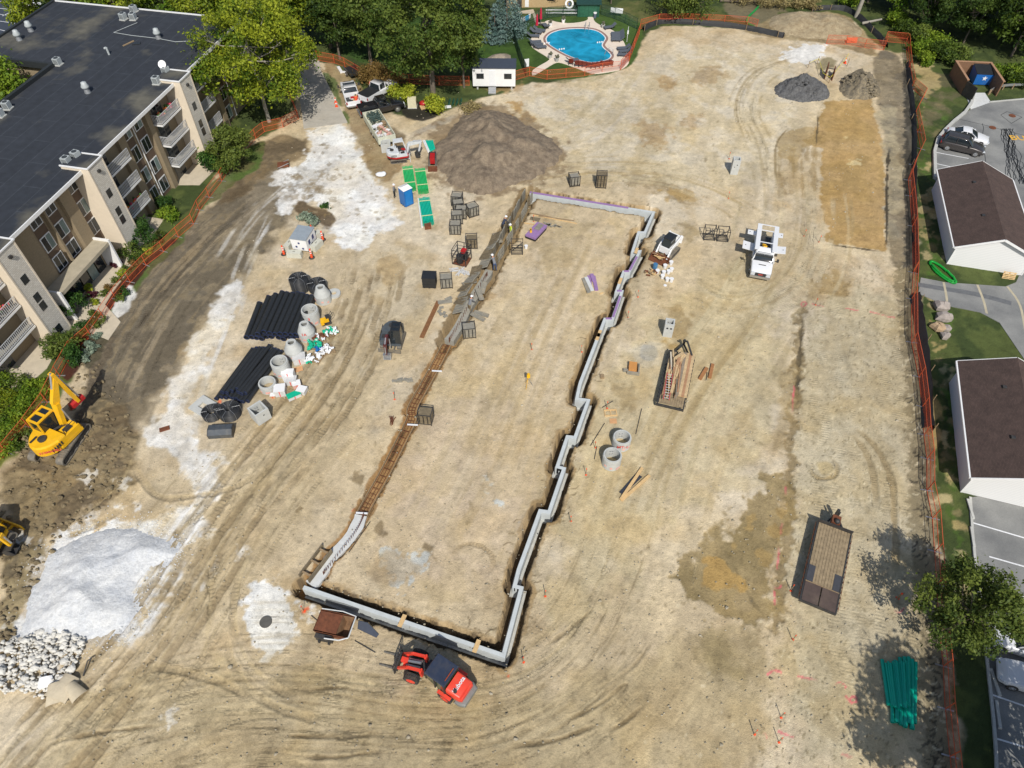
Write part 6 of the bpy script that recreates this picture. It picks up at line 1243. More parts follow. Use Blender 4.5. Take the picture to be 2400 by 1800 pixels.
# ---------------------------------------------------------------- heaps
def heap(name, label, cat, px, H_, m, pk=None, amp=.25, sz=.9, slope=3.0, cell=.22, kind=None, base=-.05, seed=1, world=False, top=None, fine=.05):
    pts = smooth(px if world else GP(px), 2, True); xs = [p[0] for p in pts]; yy = [p[1] for p in pts]
    gx = np.arange(min(xs)-cell, max(xs)+cell*2, cell); gy = np.arange(min(yy)-cell, max(yy)+cell*2, cell); Y_, X_ = np.meshgrid(gy, gx, indexing='ij')
    D = sdist(X_, Y_, pts) + (fbm(X_,Y_,1.6 if H_ < 2.2 else 3,4,seed)-.5)*(.9 if H_ < 2.2 else 2.6); k = np.clip(D/slope, 0, 1); k = k**.85*(1.0 if top is None else 1)
    if pk: 
        c_ = G(*pk) if not world else pk; rr_ = np.hypot(X_-c_[0], Y_-c_[1]); k = k*(.55+.45*np.exp(-(rr_/(slope*1.3))**2))
    Z_ = H_*k + k*(fbm(X_,Y_,sz,5,seed+2)-.5)*amp*4*np.clip(k*3,0,1) - np.abs(fbm(X_,Y_,sz*2.5,3,seed+4)-.5)*amp*3*k + (fbm(X_,Y_,.3,2,seed+5)-.5)*fine*2
    ok = D > -.25; Z_ = np.where(D < .05, base, Z_)
    ok = ok[:-1,:-1] | ok[1:,:-1] | ok[:-1,1:] | ok[1:,1:]; id_ = np.arange(X_.size).reshape(X_.shape)
    f = np.stack([id_[:-1,:-1], id_[:-1,1:], id_[1:,1:], id_[1:,:-1]], -1)[ok]; used = np.unique(f); mp = -np.ones(X_.size, int); mp[used] = np.arange(len(used)); f = mp[f]
    me = bpy.data.meshes.new(name); me.from_pydata(np.stack([X_.ravel()[used], Y_.ravel()[used], Z_.ravel()[used]], -1).tolist(), [], f.tolist()); me.materials.append(m)
    me.polygons.foreach_set('use_smooth', [True]*len(me.polygons)); o = bpy.data.objects.new(name, me); col.objects.link(o); tag(o, label, cat, kind=kind); return o
def soilmat(name, c1, c2, s=1.2, bump=.8, c3=None):
    def f(nodes, links, tc):
        a = nodes.new('ShaderNodeTexNoise'); a.inputs['Scale'].default_value = s; a.inputs['Detail'].default_value = 9; a.inputs['Roughness'].default_value = .7; links.new(tc.outputs['Object'], a.inputs['Vector'])
        r = nodes.new('ShaderNodeValToRGB'); r.color_ramp.elements[0].position = .36; r.color_ramp.elements[1].position = .64; r.color_ramp.elements[0].color = (*c1,1); r.color_ramp.elements[1].color = (*c2,1); links.new(a.outputs['Fac'], r.inputs[0])
        b = nodes.new('ShaderNodeTexNoise'); b.inputs['Scale'].default_value = 5; b.inputs['Detail'].default_value = 8; b.inputs['Roughness'].default_value = .75; links.new(tc.outputs['Object'], b.inputs['Vector'])
        bp = nodes.new('ShaderNodeBump'); bp.inputs['Strength'].default_value = bump; bp.inputs['Distance'].default_value = .25; links.new(b.outputs['Fac'], bp.inputs['Height']); links.new(bp.outputs[0], [n_ for n_ in nodes if n_.type == 'BSDF_PRINCIPLED'][0].inputs['Normal'])
        mr = nodes.new('ShaderNodeMapRange'); mr.inputs[1].default_value = .3; mr.inputs[2].default_value = .7; mr.inputs[3].default_value = .78; mr.inputs[4].default_value = 1.2; links.new(b.outputs['Fac'], mr.inputs[0])
        v = nodes.new('ShaderNodeVectorMath'); v.operation = 'SCALE'; links.new(r.outputs[0], v.inputs[0]); links.new(mr.outputs[0], v.inputs['Scale']); return v.outputs[0]
    return texmat(name, f, .95)
heap('soil_heap', 'great brown-grey soil heap in the middle of the far ground', 'soil heap', [(1030,330),(1062,290),(1110,262),(1180,262),(1240,290),(1290,330),(1318,366),(1290,398),(1225,425),(1178,445),(1135,458),(1080,446),(1036,420),(1016,380)], 2.5, soilmat('heap_soil', C(112,98,82), C(154,138,116)), amp=.62, sz=2.4, slope=6.5, seed=3, fine=.13)
heap('stone_heap', 'low white crushed stone heap at lower left', 'stone heap', [(70,1400),(95,1330),(150,1270),(225,1240),(330,1238),(400,1262),(420,1300),(350,1330),(300,1390),(320,1440),(260,1490),(180,1510),(100,1500),(50,1500)], 1.3, soilmat('white_stone', C(208,211,214), C(234,234,231), .7, .6), amp=.42, sz=2.6, slope=5.5, seed=6, cell=.16, fine=.045)
rr = random.Random(31); o = MB(); g_ = GP([(60,1420),(90,1325),(150,1262),(225,1232),(330,1230),(412,1262),(425,1305),(352,1335),(300,1395),(325,1445),(262,1498),(190,1515)])
for i in range(900):
    k = rr.randrange(len(g_)-1); t_ = rr.random(); rock(o, (g_[k][0]+(g_[k+1][0]-g_[k][0])*t_+rr.gauss(0,.7), g_[k][1]+(g_[k+1][1]-g_[k][1])*t_+rr.gauss(0,.7), .0), rr.uniform(.02,.06), i)
tag(o.build('white_grit', MATS['white_stone']), 'scattered white grit round the toe of the stone heap', 'grit', kind='stuff')
heap('rubble_heap', 'dark grey shale heap, left one at top right', 'rubble heap', [(1812,205),(1835,190),(1880,182),(1915,195),(1950,222),(1935,236),(1900,240),(1850,236),(1820,225)], 1.9, soilmat('dark_shale', C(84,84,84), C(122,122,122), 3, 1), amp=.5, sz=.6, slope=2.6, seed=9, fine=.16, cell=.16)
heap('rubble_heap', 'grey and brown rubble heap, right one at top right', 'rubble heap', [(1965,205),(1985,180),(2010,168),(2050,185),(2070,210),(2060,228),(2020,238),(1980,230)], 2.0, soilmat('brown_shale', C(104,98,86), C(164,150,122), 2.4, 1), amp=.5, sz=.6, slope=2.6, seed=11, fine=.16, cell=.16)
heap('soil_heap', 'low churned soil bank at upper right below the woods', 'soil heap', [(1800,40),(1850,28),(1920,30),(1990,45),(2030,80),(1980,95),(1880,90),(1810,75)], 1.5, soilmat('bank_soil', C(150,132,102), C(184,168,136)), amp=.3, sz=1.6, slope=4, seed=13, cell=.3)
heap('gravel_heap', 'small gravel mound behind the site cabin', 'gravel heap', [(1140,138),(1165,128),(1198,128),(1205,150),(1180,156),(1140,150)], .9, soilmat('gravel', C(140,128,114), C(170,158,140), 4, .6), amp=.1, slope=1.5, seed=15)
rr = random.Random(77); o = MB()
for i in range(2600):
    px = rr.uniform(200,2120); py = rr.uniform(150,1795)
    if px < 700-(py-300)*.45 and py < 1100: continue
    x, y = G(px,py); rock(o, (x,y,.01), rr.uniform(.03,.085)*(1 if rr.random() < .93 else 1.8), i)
tag(o.build('loose_stones', soilmat('stone_bits', C(150,138,112), C(214,204,180), 1.5)), 'small loose stones and clods scattered over the whole site', 'stones', kind='stuff')
# white boulders in front of the stone heap: hundreds, read as one mass
rr = random.Random(21); o = MB(); pts = GP([(30,1500),(130,1475),(205,1500),(195,1540),(165,1590),(100,1640),(40,1620),(-40,1640),(-60,1540)]); PA = np.array(pts); cnt = 0
while cnt < 850:
    x = rr.uniform(PA[:,0].min(), PA[:,0].max()); y = rr.uniform(PA[:,1].min(), PA[:,1].max())
    if sdist(np.array([x]), np.array([y]), pts)[0] < 0: continue
    r_ = rr.uniform(.06,.17)*(1 if rr.random() < .9 else 2); rock(o, (x,y,r_*.4+rr.uniform(0,.3)), r_, cnt+50); cnt += 1
tag(o.build('white_boulders', mat('white_limestone', C(212,209,200), .9, var=.15, scale=2)), 'heap of angular white limestone boulders at lower left', 'boulders', kind='stuff')
rr = random.Random(5); o = MB(); o2 = MB()
for (cx_,cy_,rx_,ry_,n_,mb_) in ((1880,212,58,22,420,o),(2015,205,42,26,260,o2)):
    c_ = G(cx_,cy_); e_ = G(cx_+rx_,cy_); f_ = G(cx_,cy_-ry_); ax_ = e_[0]-c_[0]; ay_ = f_[1]-c_[1]
    for i in range(n_):
        t_ = rr.uniform(0,6.28); q = rr.random()**.6; z_ = (1-q)**.75*1.95+.05; rock(mb_, (c_[0]+ax_*q*math.cos(t_), c_[1]+ay_*q*math.sin(t_), z_), rr.uniform(.12,.3), i)
tag(o.build('shale_pieces', MATS['dark_shale']), 'loose dark shale slabs strewn over the left heap', 'rubble', kind='stuff'); tag(o2.build('rubble_pieces', MATS['brown_shale']), 'loose grey rubble strewn over the right heap', 'rubble', kind='stuff')
rr = random.Random(15); o = MB()
for i in range(900):
    px = rr.uniform(0,330); py = rr.uniform(850,1600); lo = np.interp(py,[850,950,1050,1150,1300,1600],[190,150,30,-10,0,0]); hi = np.interp(py,[850,950,1050,1150,1300,1400,1600],[235,290,320,280,120,70,30])
    if lo < px < hi: x, y = G(px,py); rock(o, (x,y,rr.uniform(-.02,.1)), rr.uniform(.06,.26), i)
tag(o.build('soil_clods', soilmat('clod_soil', C(112,98,74), C(158,142,110), 2)), 'brown clods and stones on the dug ground by the digger', 'clods', kind='stuff')
sl_ = mat('pale_shell', C(188,176,152), .85, var=.12, dirt=.2)
for i, (px,py,rz,tx,sz,lb) in enumerate(((136,1628,.4,.25,(1.0,1.35),'left'),(152,1615,-.3,-.2,(1.2,1.6),'middle'),(178,1622,.9,.5,(.8,1.1),'right'),(112,1600,.2,.7,(.9,.7),'white upper'))):
    x, y = G(px,py); o = MB(); a_ = [(sz[0]*math.sin(t_)*.7, -sz[1]/2, .42*math.cos(t_)) for t_ in np.arange(-1.2,1.3,.3)]; n_ = len(a_); vs = a_+[(p[0]*.7,sz[1]/2,p[2]*.9) for p in a_]; vs += [(p[0],p[1],p[2]-.08) for p in vs]
    o.add(vs, [(k,k+1,n_+k+1,n_+k) for k in range(n_-1)]+[(2*n_+k,3*n_+k,3*n_+k+1,2*n_+k+1) for k in range(n_-1)]+[(k,2*n_+k,2*n_+k+1,k+1) for k in range(n_-1)], True); p = o.build('broken_shell', sl_ if i < 3 else M['white'], loc=(x,y,.12)); p.rotation_euler = (tx*.5,.2-i*.1,rz); tag(p, lb+' piece of broken curved shell beside the white boulders', 'debris', 'broken curved pieces by the boulders')
x, y = G(196,1585); o = MB(); o.tube([(0,0,.05),(.05,.9,.3),(.25,1.05,.3)], .05, 6); tag(o.build('bent_bar', M['dark'], loc=(x,y,0)), 'bent dark bar sticking up by the broken pieces', 'bar')
# ---------------------------------------------------------------- small site goods
def buckets():
    first = None; ps = [(1572,620,.0),(1558,628,0),(1573,636,0),(1566,641,0),(1555,643,0),(1552,652,0),(1563,659,0),(1573,660,1),(1540,640,0),(1559,669,2)]
    lbs = ['touching the loader bucket','just left below the loader bucket','right one of the upper pair','left one of the upper pair','upper one of the left column','lower one of the left column','left one of the lower pair','grey rimmed, right one of the lower pair','beside the blue drum','flat lid, nearest of all']
    for i,(px,py,k) in enumerate(ps):
        x, y = G(px,py)
        if k == 2: o = MB(); o.cyl((0,0,0),(0,0,.03),.17,n=14); tag(o.build('plastic_disc', M['whitep'], loc=(x,y,0)), 'white bucket lid lying flat below the buckets', 'lid'); continue
        if first is None:
            first = thing('bucket', 'white plastic bucket '+lbs[i], 'bucket', x, y, 0, 'white plastic buckets on the ground'); o = MB(); o.cyl((0,0,0),(0,0,.38),.16,.2,14); o.build('pail', M['whitep'], first); o = MB(); o.cyl((0,0,.38),(0,0,.42),.215,n=14); o.build('lid', M['white'], first); o = MB(); o.tube([(-.2,0,.35),(0,-.2,.3),(.2,0,.35)], .012, 4); o.build('handle', M['steel'], first)
        else: dup(first, 'white plastic bucket '+lbs[i], x, y, rg.uniform(0,6), 0)
buckets()
x, y = G(1534,632); o = MB(); o.cyl((0,0,0),(0,0,.75),.24,n=14); o.cyl((0,0,.75),(0,0,.78),.2,n=14); tag(o.build('drum', mat('dusty_blue', C(70,120,160), .5), loc=(x,y,0)), 'dusty blue drum left of the white buckets', 'drum')
o = MB(); x, y = G(1528,640)
for i in range(14): o.cbox((rg.uniform(-.6,.5),rg.uniform(-.5,.4),rg.uniform(.05,.3)),(rg.uniform(.2,.5),rg.uniform(.08,.2),rg.uniform(.08,.15)), rz=rg.uniform(0,3), m=i%3)
tag(o.build('scrap_timber', [M['wood'],M['rust'],M['wood2']], loc=(x,y,0)), 'small heap of timber offcuts around blue drum', 'offcuts')
def board(label, a, b, w_, th=.05, m=None, z=0, name='plank', cat='plank', group=None, lift=0):
    p = G(*a); q = G(*b); L_ = math.dist(p,q); o = MB(); o.beam((0,0,th/2),(L_,0,th/2+lift),w_,th); return tag(o.build(name, m or M['wood'], loc=(p[0],p[1],z), rz=math.atan2(q[1]-p[1],q[0]-p[0])), label, cat, group)
board('long weathered brown plank left of the leaning panels', (988,792),(1028,706), .42, .06, mat('brown_plank', C(128,88,54), .85, var=.3, scale=5)); board('new pale plank, left one of two crossing the black sheet', (1455,1172),(1505,1098), .24, .1, M['wood'], .06); board('new pale plank, right one of two meeting at the near end', (1456,1174),(1522,1115), .22, .1, M['wood'], .02)
p = GP([(1451,1154),(1491,1109),(1505,1118),(1461,1161)]); o = MB(); o.prism(p, 0, .05); tag(o.build('black_sheet', mat('navy_sheet', C(52,56,66), .7), None), 'dark sheet lying beneath the two new planks', 'sheet')
p = GP([(840,1455),(862,1460),(888,1487),(882,1495),(838,1474)]); o = MB(); o.prism(p, 0, .05); tag(o.build('dark_board', mat('slate_board', C(76,82,94), .7), None), 'dark board lying right of the rusty hopper', 'board')
x, y = G(1482,866); t = thing('timber_crate', 'small crate with tan timber top and grey forms around', 'crate', x, y, R(-10)); o = MB(); o.box(-.35,-.5,0,.35,.5,.5); o.build('body', mat('tan_ply', C(200,140,76), .8, var=.1), t); o = MB(); o.cbox((.1,-.6,.18),(1.1,.12,.36)); o.cbox((.55,0,.18),(.12,1.0,.36)); o.cbox((-.55,-.35,.15),(.5,.2,.3)); o.build('edge_form', M['form'], t)
x, y = G(1411,884); o = MB(); o.cbox((0,0,.1),(.35,.4,.2)); tag(o.build('block', M['wood2'], loc=(x,y,0)), 'small brown block on bare soil left of timber crate', 'block')
x, y = G(1431,968); t = thing('timber_frame', 'ladder-like pale timber frame on ground above the rings', 'frame', x, y, R(3))  # ladder-like frame of timber, not a ladder
for s in (-.3,.3): o = MB(); o.box(-.55,s-.05,0,.55,s+.05,.1); o.build('rail', M['wood'], t)
for s in (-.5,0,.5): o = MB(); o.box(s-.04,-.25,.0,s+.04,.25,.09); o.build('rung', M['wood'], t)
x, y = G(1437,987); o = MB(); o.cbox((0,0,.02),(.6,.5,.03)); tag(o.build('cardboard', MATS['cardboard'], loc=(x,y,0)), 'flat piece of cardboard below the timber frame', 'cardboard')
x, y = G(1256,548); t = thing('foam_stack', 'purple foam stack with blocks on it inside the plot', 'foam stack', x, y, heading((1245,560),(1270,533))); 
for k in range(4): o = MB(); o.box(-1.2,-.62,.12*k,1.2+.05*k,.62,.12*k+.11); o.build('board', M['purple'] if k > 1 else mem, t)
for k in (0,1,2): o = MB(); o.box(.1+k*.37,-.3,.48,.42+k*.37,.3,.55); o.build('block', M['form'], t)
x, y = G(1244,551); t2_ = thing('power_tool', 'small yellow and black tool on the purple stack', 'tool', x, y, 0, z=.5); o = MB(); o.cbox((0,0,.1),(.22,.5,.2)); o.build('body', M['yellow'], t2_); o = MB(); o.cbox((0,0,.22),(.12,.2,.08)); o.build('handle', M['dark'], t2_)
for i,(a,b,m_) in enumerate((((1380,647),(1384,677),'purple'),((1391,648),(1398,682),'purple'),((1367,654),(1380,688),'form'),((1373,652),(1388,684),'conc_l'),((1386,645),(1392,662),'purple'))): board(ORDS[i]+' strip of the purple and grey strips on the plot floor', a, b, .36, .1, M[m_], .03*i, 'foam_strip', 'strip', 'purple and grey strips on the plot floor')
board('small pale board by the purple strips', (1405,689),(1414,686), .12); 
for i,(a,b) in enumerate((((1250,504),(1352,524)),((1262,507),(1346,518)),((1228,523),(1284,532)),((1240,500),(1290,510)))): board(ORDS[i]+' thin board of the long boards in the far part of plot', a, b, .12, .05, M['wood2'] if i % 2 else M['wood'], .02*i, group='long thin boards in the plot')
p = GP([(1241,515),(1244,508),(1267,512),(1263,520)]); o = MB(); o.prism(p, 0, .04); tag(o.build('grey_sheet', M['formd'], None), 'grey sheet flat on soil near the far corner', 'sheet')
for i in range(3): x, y = G(1283+i*10,528+i); o = MB(); [o.cbox((rg.uniform(-.5,.5),rg.uniform(-.2,.2),.05),(rg.uniform(.3,.7),.15,.1), rz=rg.uniform(-1,1)) for k in range(4)]; tag(o.build('scrap_pile', M['form'], loc=(x,y,0)), ('left','middle','right')[i]+' bit of grey scrap between the thin boards', 'scrap', 'grey scrap between the boards')
x, y = G(1238,905); t = thing('laser_level', 'yellow laser level on tripod in the middle of plot', 'laser level', x, y)
for a_ in (0,2.1,4.2): o = MB(); o.cyl((.42*math.cos(a_),.42*math.sin(a_),0),(0,0,1.25),.022,n=5); o.build('leg', M['yellow'] if a_ else M['steel'], t)
o = MB(); o.cbox((0,0,1.38),(.28,.28,.26)); o.cyl((0,0,1.5),(0,0,1.66),.1,n=10); o.build('head', M['yellow'], t)
x, y = G(1233,582); o = MB(); o.cyl((0,0,0),(0,0,.38),.15,.19,12); tag(o.build('pail', M['whitep'], loc=(x,y,0)), 'single white pail near the empty black rack', 'bucket')
x, y = G(944,893); o = MB(); [o.cbox((rg.uniform(-.7,.7),rg.uniform(-.15,.15),rg.uniform(.05,.2)),(.5,.16,.14), rz=rg.uniform(-.5,.5)) for k in range(10)]; tag(o.build('shackle_heap', M['form'], loc=(x,y,0)), 'heap of grey clamps on soil below the dark mini digger', 'clamps')
x, y = G(919,989); o = MB(); [o.beam((rg.uniform(-.15,.15),-.4+rg.uniform(-.1,.1),.05+.02*k),(rg.uniform(-.3,.3),.4,.05+.02*k),.03,.03) for k in range(16)]; tag(o.build('rebar_scrap', M['rust'], loc=(x,y,0)), 'bundle of rusty stakes left of the rebar trench', 'rebar')
for i,(px,py,r_) in enumerate(((1035,722,.3),(1041,735,1.2),(1033,737,2),(1044,742,.6),(1030,730,1.0))): x, y = G(px,py); o = MB(); o.cbox((0,0,.06),(.42,.28,.1)); tag(o.build('form_clip', M['form'], loc=(x,y,0), rz=r_), ORDS[i]+' loose grey plate near the end of brown plank', 'plate', 'loose grey plates')
x, y = G(1043,708); t = thing('grey_board', 'dark grey boards at the upper end of brown plank', 'boards', x, y, R(10)); o = MB(); o.cbox((0,0,.05),(1.4,.5,.08)); o.build('board', M['form'], t); o = MB(); o.cbox((.4,.35,.1),(.7,.4,.05), rz=.4); o.build('board', M['form'], t)
for i,(px,py) in enumerate(((1066,634),(1078,640),(1085,637),(1094,642))): x, y = G(px,py); o = MB(); o.M = Matrix.Rotation(i*.8,4,'Z'); [o.cbox((rg.uniform(-.3,.3),rg.uniform(-.2,.2),.05+.03*k),(.7,.12,.06), rz=rg.uniform(-.6,.6)) for k in range(5)]; tag(o.build('plastic_wrap', shr, loc=(x,y,0)), ORDS[i]+' scrap of white plastic from the left below the black cage', 'plastic', 'scraps of white plastic')
x, y = G(893,412); o = MB(); o.ball((0,0,.2),.5,10,sq=(1.3,.8,.5)); o.ball((.3,.1,.25),.35,8,sq=(1,1,.6)); tag(o.build('white_sack', M['whitep'], loc=(x,y,0)), 'white bulk sack by the edge of the white road', 'sack')
# concrete tank, red tarp, sheets by the shrubs
x, y = G(967,250); t = thing('pale_tank', 'cream plastic tank on the dark mulch island', 'tank', x, y, R(2)); o = MB(); o.box(-.55,-.5,.1,.55,.5,1.15); o.build('body', mat('cream_plastic', C(214,208,176), .6), t); o = MB(); o.box(-.6,-.55,0,.6,.55,.1); o.build('base', M['conc'], t)
x, y = G(993,246); o = MB(); o.ball((0,0,.25),.55,10,sq=(1.1,.9,.6)); tag(o.build('red_tarp', M['red'], loc=(x,y,0)), 'crumpled red tarpaulin beside the yellow-green shrub', 'tarpaulin')
x, y = G(996,253); pallet('small pallet in front of the red tarpaulin', x, y, .3, 0)
x, y = G(1043,252); o = MB(); o.cbox((0,0,.08),(1.6,.5,.12), rz=.15); tag(o.build('white_bag', M['whitep'], loc=(x,y,0)), 'white bag lying right of the yellow-green shrub', 'bag')
x, y = G(1062,243); o = MB(); [o.cbox((k*.5-.5,0,.25),(.1,1.2,.5), ry=.6) for k in range(4)]; tag(o.build('folded_frames', SHG, loc=(x,y,0)), 'dark green folded frames behind the shrub', 'frames')  # folded green frames, not racks
x, y = G(797,165); o = MB(); o.beam((0,-.9,.1),(0,.9,.1),.4,.2); o.beam((.2,-.9,.15),(.6,-1.2,.15),.3,.15); tag(o.build('white_roll', M['whitep'], loc=(x,y,0), rz=R(25)), 'white plastic roll on grass behind the white pickup', 'roll')
x, y = G(665,390); t = thing('soil_screen', 'small steel screen on dark soil left of white road', 'screen', x, y, .2); o = MB(); o.cbox((0,0,.25),(1.3,.8,.3)); o.build('tray', M['rust'], t); o = MB(); [o.beam((-.7,s,.1),(.7,s,.6),.06,.06) for s in (-.4,.4)]; o.build('rail', M['steel'], t)
x, y = G(386,1006); o = MB(); o.cbox((0,0,.05),(.8,.4,.1), rz=.4); tag(o.build('rusty_plate', M['rust'], loc=(x,y,0)), 'small rusty plate on the white dust left of the coils', 'plate')
# loose beam pair by the trailer
board('red-brown beam right of the lumber trailer, slanting one', (1640,890),(1656,864), .3, .18, mat('redbrown_beam', C(162,112,70), .8, var=.15)); board('red-brown beam right of the lumber trailer, upright one', (1663,887),(1670,855), .28, .18, MATS['redbrown_beam'])
board('thin grey rod between the two red-brown beams', (1655,892),(1657,873), .06, .05, M['dark'])
# stakes with orange feet and lath lines
sk = [(1278,1396),(1226,1551),(1373,1112),(1394,1050),(1337,1223),(1422,956),(1471,745),(1494,696),(1884,554),(1919,568),(2102,1402),(1853,1383),(1857,1500),(1830,1680),(1825,1738),(2104,1403),(1767,1720),(1246,820),(1362,825),(1708,372),(1706,465),(712,1432),(925,935),(1250,520),(1910,715)]
f0 = None
for i,(px,py) in enumerate(sk):
    x, y = G(px,py)
    where = ['left','middle','right'][int(px//800)]+' third of the picture, '+ORDS[i % 25]+' of the set'
    lb = 'thin wooden stake with orange tip, '+where
    if f0 is None:
        f0 = thing('survey_stake', lb, 'survey stake', x, y, 0, 'wooden survey stakes'); o = MB(); o.box(-.025,-.015,0,.025,.015,.85); o.build('lath', M['wood2'], f0); o = MB(); o.box(-.03,-.02,.72,.03,.02,.9); o.cbox((.0,-.06,.02),(.16,.12,.02)); o.build('flag', ow, f0)
    else: dup(f0, lb, x, y, rg.uniform(0,3))
for i, (a, b) in enumerate((((1411,956),(1437,940)),((1384,1045),(1417,992)),((1490,1018),(1504,958)),((1393,1077),(1399,1046)),((730,1443),(752,1462)),((832,1502),(880,1530)),((818,1295),(868,1223)))): board('dark string line rod, '+ORDS[i]+' around the plot', a, b, .05, .03, M['dark'], .02, 'steel_rod', 'rod', 'thin rods around the plot')
# trench box and its hole by the rubble heaps
x, y = G(1940,180); t = thing('trench_box', 'brown upright trench box between the two rubble heaps', 'trench box', x, y, R(-20)); o = MB(); o.box(-.45,-1.0,-.3,-.35,1.0,1.6); o.build('side_plate', M['rust'], t); o = MB(); o.box(.55,-1.0,-.3,.65,1.0,1.2); o.build('side_plate', M['rust'], t)
for s in (-.6,.6): o = MB(); o.cyl((-.35,s,.9),(.55,s,.9),.06,n=8); o.build('strut', M['dark'], t)
yt_ = mat('yellow_tape', C(220,206,60), .6)
o = MB(); g = [(*G(*p), .8) for p in ((1893,160),(1915,150),(1925,185),(1942,195),(1962,170),(1978,150),(1985,138))]; o.tube(g, .03, 4); tag(o.build('barrier_tape', yt_), 'yellow barrier tape strung round the trench box', 'tape')
for i,p in enumerate(((1893,160),(1915,150),(1942,195),(1985,155))): x, y = G(*p); o = MB(); o.box(-.03,-.03,0,.03,.03,1.1); tag(o.build('tape_post', M['wood2'], loc=(x,y,0)), 'post carrying the yellow tape, '+('far left','rear','front','right')[i]+' one', 'post', 'posts of the yellow tape')
# ---------------------------------------------------------------- vehicles
chrome = mat('chrome', (.55,.56,.57), .25, metal=.8, var=.05); headl = mat('headlamp_glass', (.55,.58,.6), .15, var=.1); taill = mat('tail_lamp', C(150,24,20), .3)
carwhite = mat('car_white', (.74,.75,.76), .28, var=.02, coat=.5); carblack = mat('car_black', (.012,.012,.014), .25, var=.05, coat=.5); cargrey = mat('car_grey', C(74,70,68), .3, metal=.3, var=.04, coat=.5)
def wheel(t, x, y, r=.38, w_=.26, side=1, rimm=None, tread=False):
    o = MB(); o.cyl((x,y-w_/2,r),(x,y+w_/2,r),r,n=20)
    if tread:
        for i in range(20): a = 2*math.pi*i/20; o.cbox((x+(r+.01)*math.cos(a),y-w_*.22,r+(r+.01)*math.sin(a)),(.07,w_*.5,.05), ry=-a+R(90), rz=.0); o.cbox((x+(r+.01)*math.cos(a+.15),y+w_*.22,r+(r+.01)*math.sin(a+.15)),(.07,w_*.5,.05), ry=-a-.15+R(90))
    w = o.build('wheel', M['rubber'], t); o = MB(); yy = y+side*w_/2; o.cyl((x,yy,r),(x,yy+side*.012,r),r*.62,n=16); o.cyl((x,yy+side*.012,r),(x,yy+side*.05,r),r*.2,n=10); o.build('rim', rimm or chrome, w)
    return w
def rring(x, hw, z0, z1, b=.12, n=3, tz=1.0):
    """rounded rectangular section; tz narrows the top"""
    pts = []
    for cx, cz, a0 in ((hw*tz-b, z1-b, 0), (-hw*tz+b, z1-b, 90), (-hw+b, z0+b, 180), (hw-b, z0+b, 270)):
        for k in range(n+1): a = R(a0+90*k/n); pts.append((x, cx+b*math.cos(a), cz+b*math.sin(a)))
    return pts
def car(label, x, y, rz, kind, paint, L=4.8, W=1.86, group=None, name=None):
    t = thing(name or 'parked_car', label, {'sedan':'car','suv':'car'}[kind], x, y, rz, group, .04 if px_road else 0); h = W/2
    zt = .95 if kind == 'sedan' else 1.08; o = MB(); f = L/2
    o.loft([rring(-f,h*.72,.35,zt-.2,.1), rring(-f+.12,h*.92,.28,zt-.04,.14), rring(-f+.6,h,.24,zt+(.02 if kind=='sedan' else .0),.16), rring(-.3,h,.22,zt,.14), rring(f-1.25,h,.24,zt-.05,.16), rring(f-.5,h*.95,.26,zt-.18,.16), rring(f-.1,h*.82,.3,zt-.32,.12), rring(f,h*.66,.36,zt-.42,.08)])
    o.build('body', paint, t)
    top = 1.45 if kind == 'sedan' else 1.78; a0, a1, b0, b1 = ((-f+.75,-f+1.55,f-2.35,f-1.45) if kind == 'sedan' else (-f+.12,-f+.55,f-2.3,f-1.5))
    o = MB(); q = .14; o.loft([rring(a0,h*.88,zt-.12,zt+.02,.05), rring(a1,h*.84,zt-.1,top-.03,q,tz=.86), rring((a1+b0)/2,h*.87,zt-.1,top,q,tz=.86), rring(b0,h*.86,zt-.1,top-.04,q,tz=.86), rring(b1,h*.9,zt-.14,zt+.0,.05)]); o.build('windows', M['glass'], t)
    o = MB(); o.loft([rring(a1-.05,h*.7,top-.07,top+.0,.03), rring((a1+b0)/2,h*.74,top-.06,top+.025,.04), rring(b0+.08,h*.7,top-.1,top-.01,.03)]); o.build('roof', paint, t)
    o = MB()
    for s in (-1,1):
        o.beam((a0+.1,s*h*.86,zt),(a1,s*h*.75,top-.03),.07,.05); o.beam((b1-.05,s*h*.88,zt-.02),(b0,s*h*.76,top-.04),.07,.05); o.beam(((a1+b0)/2,s*h*.9,zt-.02),((a1+b0)/2,s*h*.79,top-.03),.08,.04)
    o.build('pillars', paint, t)
    for s in (-1,1):
        for wx in (-f+.95, f-.9): wheel(t, wx, s*(h-.1), .34 if kind=='sedan' else .38, .23, s)
        o = MB(); o.cbox((f-.2,s*h*.66,zt-.36),(.3,.34,.13), rz=-s*.5); o.build('headlight', headl, t); o = MB(); o.cbox((-f+.06,s*h*.68,zt-.2),(.16,.34,.16)); o.build('tail_light', taill, t); o = MB(); o.cbox((b1-.35,s*(h+.08),zt+.08),(.14,.2,.14)); o.build('mirror', paint, t)
    return t
px_road = True
wf = G(2262,352); hd = heading((2200,325),(2308,345))
car('white saloon parked partly behind the dark grey car', *G(2263,330), heading((2215,318),(2308,336)), 'sedan', carwhite); car('dark grey estate car parked above the upper garage', *G(2250,352), heading((2200,338),(2305,362)), 'suv', cargrey, 5.0, 1.98)
hd2 = heading((2277,1225),(2400,1261))
car('white car half hidden by tree in the lower parking bays', *G(2392,1515), hd2+math.pi, 'suv', carwhite, 4.7, 1.9); car('white hatchback nose to the wheel stop, lower right edge', *G(2418,1604), hd2+math.pi, 'sedan', carwhite, 4.6, 1.85)
car('white saloon at the top left corner behind the flats', *G(68,15), heading((45,10),(95,24)), 'sedan', carwhite)
px_road = False
